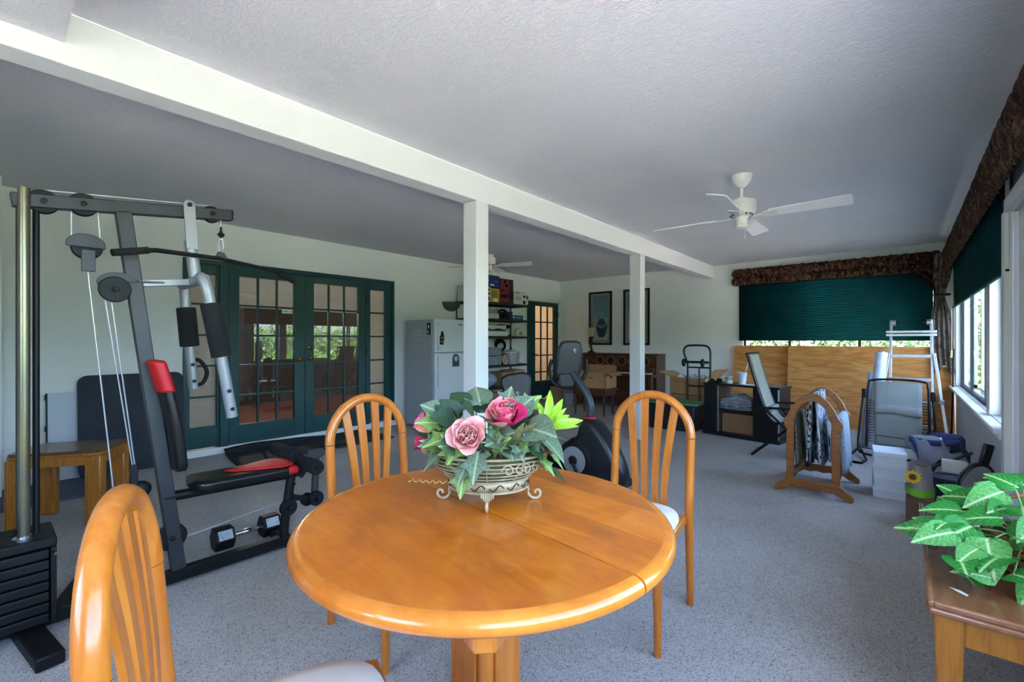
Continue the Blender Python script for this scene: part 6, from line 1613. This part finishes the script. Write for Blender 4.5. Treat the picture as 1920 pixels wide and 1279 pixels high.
for y in (4.44, 5.08):
    O('arched_end', MB().strip(oo, ii, (QC, y, 0), t=0.026), MT['oak'], t, bev=0.005)
    O('foot_board', MB().prism(ft, (QC, y, 0), t=0.034), MT['oak'], t, bev=0.006)
for x, z in ((0, 0.80), (-0.16, 0.60), (0.16, 0.60)):
    O('rail', MB().cyl((QC + x, 4.44, z), (QC + x, 5.08, z), 0.011, n=12), MT['oak'], t)
for x in (-0.155, 0.155):
    O('stretcher', MB().box(QC + x - 0.01, QC + x + 0.01, 4.45, 5.07, 0.10, 0.155), MT['oak'], t, bev=0.003)
def drape(xr, zr, hl, hr, y0, y1, spread, wav):
    """cloth over a rail at (xr, zr): hangs hl on the left and hr on the right"""
    prof = []
    for i in range(10): prof.append((-0.016 - spread * (1 - i / 9) ** 0.8, zr - hl * (1 - i / 9)))
    for i in range(1, 8):
        a = PI - PI * i / 8; prof.append((0.016 * math.cos(a), zr + 0.016 * math.sin(a)))
    for i in range(10): prof.append((0.016 + spread * (i / 9) ** 0.8, zr - hr * i / 9))
    n = len(prof)
    def fn(u, w):
        x, z = prof[int(round(w * (n - 1)))]
        low = max(0, (zr - z)) / max(hl, hr)
        return (xr + x + wav * low * math.sin(u * 16 + (3 if x > 0 else 0)), y0 + (y1 - y0) * (u + 0.015 * math.sin(w * 12)), z + 0.006 * math.sin(u * 12) * low)
    return MB().grid(fn, 28, n)
def stripe_cloth(name, a, b, sc):
    k = Mat(name, 0.9, 0, 0.1)
    f = k.noise(sc, 3, 0.6, 1.6, k.co((1, 1.6, 0.55)))
    k.color(k.ramp(f, [(0.42, a), (0.47, b), (0.53, b), (0.58, a)]))
    k.bump(k.noise(120, 2), 0.4, 0.004)
    return k.m
single('woven_throw', drape(QC, 0.813, 0.60, 0.56, 4.50, 5.02, 0.030, 0.012), stripe_cloth('navy_pattern', '#262c3a', '#b5bcc6', 9), 'navy throw with white wavy lines over the top rail of the quilt rack', 'throw', 'throws hanging on the quilt rack', solid=0.018, sharp=180)
k = Mat('shag_white', 0.95, 0, 0.1); k.color(k.ramp(k.noise(60, 3), [(0.3, '#9db0c4'), (0.7, '#d3dde6')])); k.bump(k.noise(140, 4, 0.7), 1.0, 0.02)
single('shag_throw', drape(QC + 0.16, 0.615, 0.34, 0.42, 4.54, 5.02, 0.030, 0.008), k.m, 'fluffy pale blue grey throw on the right rail of the quilt rack', 'throw', 'throws hanging on the quilt rack', solid=0.034, sharp=180)
single('woven_throw', drape(QC - 0.16, 0.615, 0.36, 0.40, 4.55, 5.02, 0.025, 0.014), stripe_cloth('olive_pattern', '#57574c', '#7e7c6e', 14), 'olive grey throw on the left rail of the quilt rack', 'throw', 'throws hanging on the quilt rack', solid=0.016, sharp=180)

# ---------------------------------------------------------------- clutter along the low side wall
for i, lab in enumerate(('lowest of the four stacked white shoe boxes', 'second white shoe box from the bottom of the stack', 'third white shoe box from the bottom of the stack', 'topmost white shoe box of the stack beside the quilt rack')):
    z = i * 0.0925
    b = thing('shoe_box', lab, 'box', (-0.10 + 0.004 * (i % 2), 4.90, z), R(3) + R(1.5) * (i % 2), group='white shoe boxes stacked by the quilt rack')
    O('box', MB().box(-0.10, 0.10, -0.15, 0.15, 0.0005, 0.088), MT['shoebox'], b, local=True)
    O('lid', MB().box(-0.104, 0.104, -0.154, 0.154, 0.056, 0.0915), plain('box_lid%d' % i, '#cdd1da', 0.7), b, local=True, bev=0.002)
pbox('carton', 'worn brown carton on the carpet under the sunflower bag', 'box', 0.01, 0.16, 4.14, 4.42, 0, 0.20, plain('old_card', '#5a4436', 0.9, c2='#6b5242', ns=5), group=None)
t = thing('sunflower_bag', 'grey seed bag with a yellow sunflower and green base', 'bag', (0.08, 4.28, 0.2))
O('sack', MB().grid(lambda u, w: (0.085 + 0.075 * math.cos(2 * PI * u) * (1 - 0.25 * w) * (1 + 0.05 * math.sin(u * 30)), 4.28 + 0.12 * math.sin(2 * PI * u) * (1 - 0.2 * w), 0.202 + 0.21 * w + 0.006 * math.sin(u * 22)), 30, 9, True), plain('sack_grey', '#7c7774', 0.6, c2='#8b8683', ns=10), t, sharp=60)
O('green_base', MB().grid(lambda u, w: (0.085 + 0.078 * math.cos(2 * PI * u) * (1 + 0.05 * math.sin(u * 30)), 4.28 + 0.123 * math.sin(2 * PI * u), 0.203 + 0.05 * w), 30, 3, True), plain('sack_green', '#6fae2a', 0.5), t, sharp=60)
fx = [(0.02 * math.cos(a) + 0.0, 0.02 * math.sin(a)) for a in [2 * PI * i / 10 for i in range(10)]]
fl_ = O('flower_centre', MB().prism(fx, (0.045, 4.170, 0.335), (1, 0, 0), (0, 0, 1), (0, 1, 0), 0.006), plain('sun_brown', '#5a3414', 0.7), t)
for i in range(12):
    a = 2 * PI * i / 12
    O('flower_petal', MB().prism([(0, -0.007), (0.02, -0.009), (0.034, 0), (0.02, 0.009), (0, 0.007)], (0.045 + 0.016 * math.cos(a), 4.171, 0.335 + 0.016 * math.sin(a)), (math.cos(a), 0, math.sin(a)), (-math.sin(a), 0, math.cos(a)), (0, 1, 0), 0.003), plain('sun_yellow%d' % i, '#e0b81c', 0.5), fl_)
t = thing('bucket', 'navy blue plastic bucket by the low side wall', 'bucket', (0.25, 4.60, 0))
O('pail', MB().lathe([(0.09, 0), (0.095, 0.005), (0.118, 0.27), (0.126, 0.275), (0.124, 0.285), (0.114, 0.28), (0.09, 0.012), (0, 0.01)], (0.25, 4.58, 0), 28), MT['bluebucket'], t)
O('rim', MB().lathe([(0.121, 0.268), (0.129, 0.272), (0.129, 0.286), (0.121, 0.288)], (0.25, 4.58, 0), 28), MT['bluebucket'], t)
O('bail', MB().tube([(0.25 + 0.125 * math.cos(a), 4.58 + 0.06 * math.sin(a), 0.27 + 0.02 * math.sin(a)) for a in [PI * i / 14 for i in range(15)]], 0.004, 6), MT['blackm'], t)
t = thing('racket_bag', 'black racket cover with a grey mesh face propped against the low wall', 'bag', (0.40, 4.42, 0))
rd = V(0.12, 0.05, 0.55).normalized(); rwv = V(0.95, 0.25, 0).normalized(); rwv = (rwv - rd * rwv.dot(rd)).normalized(); rnn = rd.cross(rwv)
if rnn.dot(V(-0.4, -4.4, 0)) < 0: rnn = -rnn
oval_ = [(0.10 * math.cos(a) * (1 - 0.18 * math.sin(a)), 0.14 * math.sin(a)) for a in [2 * PI * i / 28 for i in range(28)]]
O('cover', MB().prism(oval_, (0.375, 4.37, 0.315), tuple(rwv), tuple(rd), tuple(rnn), 0.05), MT['vinyl'], t, bev=0.012)
O('mesh_face', MB().prism([(x * 0.84, y * 0.88 - 0.005) for x, y in oval_], tuple(V(0.375, 4.37, 0.315) + rnn * 0.026), tuple(rwv), tuple(rd), tuple(rnn), 0.004), plain('mesh_grey', '#6c6d72', 0.7, c2='#85868b', ns=8), t)
O('grip_sleeve', MB().bar(V(0.375, 4.37, 0.315) + rd * 0.13, V(0.375, 4.37, 0.315) + rd * 0.27, 0.05, 0.04, tuple(rnn)), MT['vinyl'], t, bev=0.008)
O('heel', MB().bar(V(0.375, 4.37, 0.315) - rd * 0.30, V(0.375, 4.37, 0.315) - rd * 0.12, 0.12, 0.05, tuple(rnn)), MT['navy'], t, bev=0.01)
t = thing('camp_chair', 'collapsed navy and grey camp chair heaped in front of the ladder', 'chair', (0.2, 5.05, 0))
def lump(cx, cy, cz, rx, ry, rz, ph):
    return MB().grid(lambda u, w: (cx + rx * math.cos(2 * PI * u) * math.sin(PI * (0.02 + 0.96 * w)) * (1 + 0.16 * math.sin(u * 19 + w * 5 + ph)), cy + ry * math.sin(2 * PI * u) * math.sin(PI * (0.02 + 0.96 * w)), cz - rz * math.cos(PI * w) + 0.25 * rz * math.sin(u * 13 + ph) * math.sin(PI * w)), 34, 14, True)
O('seat_fabric', lump(0.14, 5.04, 0.41, 0.13, 0.07, 0.085, 0.4), MT['greycloth'], t, sharp=70)
O('back_fabric', lump(0.27, 5.10, 0.44, 0.115, 0.06, 0.08, 2.2), MT['navy'], t, sharp=70)
O('fabric_flap', MB().grid(lambda u, w: (0.03 + 0.20 * u + 0.07 * w, 4.975 - 0.02 * math.sin(u * 6) - 0.02 * w, 0.485 - 0.025 * u - 0.22 * w * (1 - 0.5 * u) + 0.012 * math.sin(u * 14 + w * 6)), 20, 14), MT['greycloth'], t, solid=0.008, sharp=180)
O('arm_strap', MB().grid(lambda u, w: (0.03 + 0.30 * u, 4.955 + 0.05 * u, 0.492 - 0.02 * math.sin(u * 3) - 0.045 * w), 16, 3), MT['navy'], t, solid=0.012, sharp=180)
O('arm_strap', MB().grid(lambda u, w: (0.33 + 0.06 * u, 5.00 + 0.04 * u, 0.49 - 0.12 * u - 0.06 * w), 10, 3), MT['navy'], t, solid=0.012, sharp=180)
O('side_strap', MB().grid(lambda u, w: (0.028 + 0.085 * u + 0.03 * w, 4.955, 0.485 - 0.23 * u), 10, 3), MT['navy'], t, solid=0.012, sharp=180)
for a, b in (((0.02, 4.78, 0.20), (0.40, 5.00, 0.40)), ((0.06, 4.90, 0.02), (0.30, 5.10, 0.45)), ((0.38, 4.95, 0.02), (0.16, 5.12, 0.50)), ((0.03, 5.15, 0.02), (0.33, 5.15, 0.50)), ((0.39, 5.15, 0.02), (0.12, 5.20, 0.50))):
    O('frame_tube', MB().cyl(a, b, 0.011, n=8), MT['gunmetal'], t)
for p in ((0.22, 5.05, 0.47), (0.29, 5.07, 0.45), (0.17, 4.97, 0.33)):
    O('joint', MB().ball(p, (0.018, 0.018, 0.02)), MT['alu'], t)
pbox('carton', 'white flat packet wedged behind the bucket', 'box', 0.22, 0.36, 4.78, 4.86, 0.0, 0.36, pbx, group=None)
t = thing('tool_pouch', 'dark olive pouch leaning between bucket and side wall', 'bag', (0.36, 4.70, 0))
O('pouch', MB().grid(lambda u, w: (0.43 + 0.045 * math.cos(2 * PI * u) * math.sin(PI * (0.1 + 0.85 * w)), 4.76 + 0.08 * math.sin(2 * PI * u) * math.sin(PI * (0.1 + 0.85 * w)), 0.004 + 0.33 * w), 24, 12, True), plain('olive_dark', '#2c3330', 0.7), t, sharp=80)
O('buckle', MB().box(0.38, 0.388, 4.72, 4.76, 0.20, 0.23), MT['alu'], t)

# ---------------------------------------------------------------- coffee table with plant at the right edge
t = thing('coffee_table', 'brown wooden coffee table at the right edge, carrying the potted vine', 'table', (0.26, 2.46, 0))
O('tabletop', MB().box(0.062, 0.468, 1.905, 3.02, 0.452, 0.470), MT['rtable'], t, bev=0.003)
O('top_moulding', MB().box(0.056, 0.474, 1.899, 3.026, 0.430, 0.4535), wood('moulding', '#7a4a30', '#8f5c40', '#a06c4e', (4, 4, 4), 3, 0.22, 0.5), t, bev=0.009, seg=3)
O('inlay_edge', MB().box(0.056, 0.070, 1.899, 3.026, 0.4535, 0.4715), wood('moulding2', '#7a4a30', '#8f5c40', '#a06c4e', (4, 4, 4), 3, 0.22, 0.5), t, bev=0.004)
O('inlay_edge', MB().box(0.070, 0.474, 1.899, 1.913, 0.4535, 0.4715), wood('moulding3', '#7a4a30', '#8f5c40', '#a06c4e', (4, 4, 4), 3, 0.22, 0.5), t, bev=0.004)
for y0, y1 in ((1.935, 1.955), (2.97, 2.99)):
    O('apron', MB().box(0.12, 0.43, y0, y1, 0.345, 0.432), MT['oak_end'], t)
for x in (0.10, 0.43):
    O('apron', MB().box(x - 0.01, x + 0.01, 1.99, 2.94, 0.345, 0.432), MT['oak_end'], t)
for x in (0.105, 0.425):
    for y in (1.955, 2.975):
        O('leg', tub(x - 0.035, x + 0.035, y - 0.035, y + 0.035, 0, 0.431, 0.011), MT['oak_end'], t, bev=0.004)
single('paint_fleck', MB().prism([(0, 0), (0.012, 0.004), (0.018, 0.03), (0.008, 0.055), (0.002, 0.03)], (0.150, 2.01, 0.4703), (0.6, 0.8, 0), (-0.8, 0.6, 0), (0, 0, 1), 0.0008), MT['paper'], 'small white paint mark on the coffee table', 'mark')
t = thing('wicker_basket', 'brown wicker basket under the trailing vine', 'basket', (0.33, 2.38, 0.47))
wm = plain('wicker', '#7a4a28', 0.7, c2='#96623a', ns=40)
for i in range(9):
    z = 0.476 + i * 0.014
    r = 0.085 + 0.0035 * i
    O('woven_ring', MB().tube([(0.345 + r * math.cos(a) * 1.12, 2.40 + r * math.sin(a) * 1.12, z + 0.004 * math.sin(a * 12 + i * PI)) for a in [2 * PI * j / 48 for j in range(48)]], 0.0075, 6, True), wm, t)
O('bottom', MB().lathe([(0.085, 0.4715), (0.09, 0.476), (0, 0.478)], (0.345, 2.40, 0), 24), wm, t)
O('handle', MB().tube([(0.345 + 0.125 * math.cos(a), 2.40 + 0.02, 0.58 + 0.14 * math.sin(a)) for a in [PI * j / 20 for j in range(21)]], 0.008, 8), wm, t)
O('soil', MB().lathe([(0.11, 0.575), (0.06, 0.582), (0, 0.584)], (0.345, 2.40, 0), 20), plain('soil', '#3b2a1c', 0.95), t)
t = thing('trailing_vine', 'variegated green vine spilling over the wicker basket', 'plant', (0.33, 2.38, 0.57))
lm_v = leafmat('vine_leaf', '#17601c', '#227a28', '#43933c', '#b4cf88')
lm_v2 = leafmat('vine_leaf_pale', '#347a2c', '#55984a', '#7ab066', '#c0d69c')
HEART = [(0.02, -0.08), (0.20, -0.14), (0.38, -0.04), (0.43, 0.16), (0.38, 0.38), (0.26, 0.62), (0.13, 0.82), (0.0, 1.0)]
vl = [leaf_mesh('leaf', HEART, lm_v, 0.16, 0.22), leaf_mesh('leaf', HEART, lm_v2, 0.16, 0.22)]
rv = random.Random(21)
cdir = V(-0.33, -2.38, 0.75).normalized()
vst = plain('vine_stem', '#7f9a50', 0.6)
pl_ = [(0.10, 2.30, 0.56, 0.13), (0.12, 2.20, 0.60, 0.12), (0.15, 2.36, 0.64, 0.11), (0.17, 2.24, 0.62, 0.13), (0.21, 2.18, 0.60, 0.13), (0.24, 2.28, 0.66, 0.12), (0.20, 2.42, 0.68, 0.11), (0.26, 2.40, 0.72, 0.12), (0.30, 2.20, 0.62, 0.12), (0.31, 2.34, 0.70, 0.13), (0.36, 2.24, 0.62, 0.13), (0.38, 2.38, 0.70, 0.12), (0.33, 2.50, 0.74, 0.11),
       (0.26, 2.52, 0.70, 0.10), (0.40, 2.52, 0.72, 0.11), (0.14, 2.12, 0.55, 0.11), (0.20, 2.08, 0.52, 0.09), (0.165, 2.05, 0.50, 0.08), (0.26, 2.10, 0.54, 0.10), (0.32, 2.10, 0.54, 0.11), (0.38, 2.12, 0.55, 0.11), (0.40, 2.30, 0.66, 0.12), (0.28, 2.28, 0.60, 0.13), (0.22, 2.34, 0.58, 0.13), (0.15, 2.46, 0.62, 0.10), (0.21, 2.54, 0.64, 0.09), (0.34, 2.44, 0.66, 0.12), (0.42, 2.20, 0.60, 0.10), (0.11, 2.40, 0.54, 0.11), (0.24, 2.16, 0.57, 0.12),
       (0.13, 2.26, 0.63, 0.09), (0.18, 2.14, 0.58, 0.09), (0.28, 2.36, 0.68, 0.10), (0.22, 2.46, 0.66, 0.09), (0.34, 2.28, 0.66, 0.10), (0.39, 2.16, 0.58, 0.10), (0.30, 2.42, 0.75, 0.09), (0.43, 2.36, 0.69, 0.10), (0.36, 2.56, 0.73, 0.09), (0.17, 2.52, 0.66, 0.08), (0.10, 2.24, 0.58, 0.09), (0.41, 2.44, 0.74, 0.10), (0.20, 2.24, 0.55, 0.10), (0.34, 2.14, 0.57, 0.09)]
VB = V(0.33, 2.38, 0.57)
for i, (x, y, z, s) in enumerate(pl_):
    p = V(x, y, z) - VB
    out_ = V(x - 0.345, y - 2.40, 0)
    d = (out_.normalized() if out_.length > 0.01 else V(1, 0, 0)) * 0.8 + V(rv.uniform(-.6, .6), rv.uniform(-.6, .6), rv.uniform(-0.5, 0.35))
    up = cdir * 0.6 + V(0, 0, 0.6) + V(rv.uniform(-.3, .3), rv.uniform(-.3, .3), 0)
    inst('leaf', vl[i % 3 == 1], t, orient(tuple(p), tuple(d), tuple(up), s))
    if i % 2 == 0:
        O('stem', MB().tube(cr([(0.01, 0.01, 0.0), tuple(p * 0.5 + V(0, 0, 0.03)), tuple(p)], 4), 0.0026, 5), vst, t, local=True)

# ---------------------------------------------------------------- outdoors: hedge seen in the slit below the end shade, side hedge
def hedge(name, label, x0, x1, y0, y1, z0, z1, n, s, seed):
    r = random.Random(seed); mb = MB()
    for i in range(n):
        c = V(r.uniform(x0, x1), r.uniform(y0, y1), r.uniform(z0, z1))
        a = V(r.uniform(-1, 1), r.uniform(-1, 1), r.uniform(-1, 1)).normalized(); b = a.orthogonal().normalized()
        L = s * r.uniform(0.6, 1.2)
        mb.add([c, c + a * L * 0.5 + b * L * 0.28, c + a * L, c + a * L * 0.5 - b * L * 0.28], [(0, 1, 2, 3)])
    return tag(O(name, mb, MT['leaf_out'], sharp=180), label, 'hedge', kind='stuff')
hedge('leafy_hedge', 'leafy hedge outside the end window', -3.0, 1.6, 9.6, 10.4, -0.1, 2.2, 9000, 0.10, 1)
hedge('garden_hedge', 'green garden hedge beyond the side lawn', 9.0, 10.5, -8, 22, -0.1, 1.9, 9000, 0.30, 2)
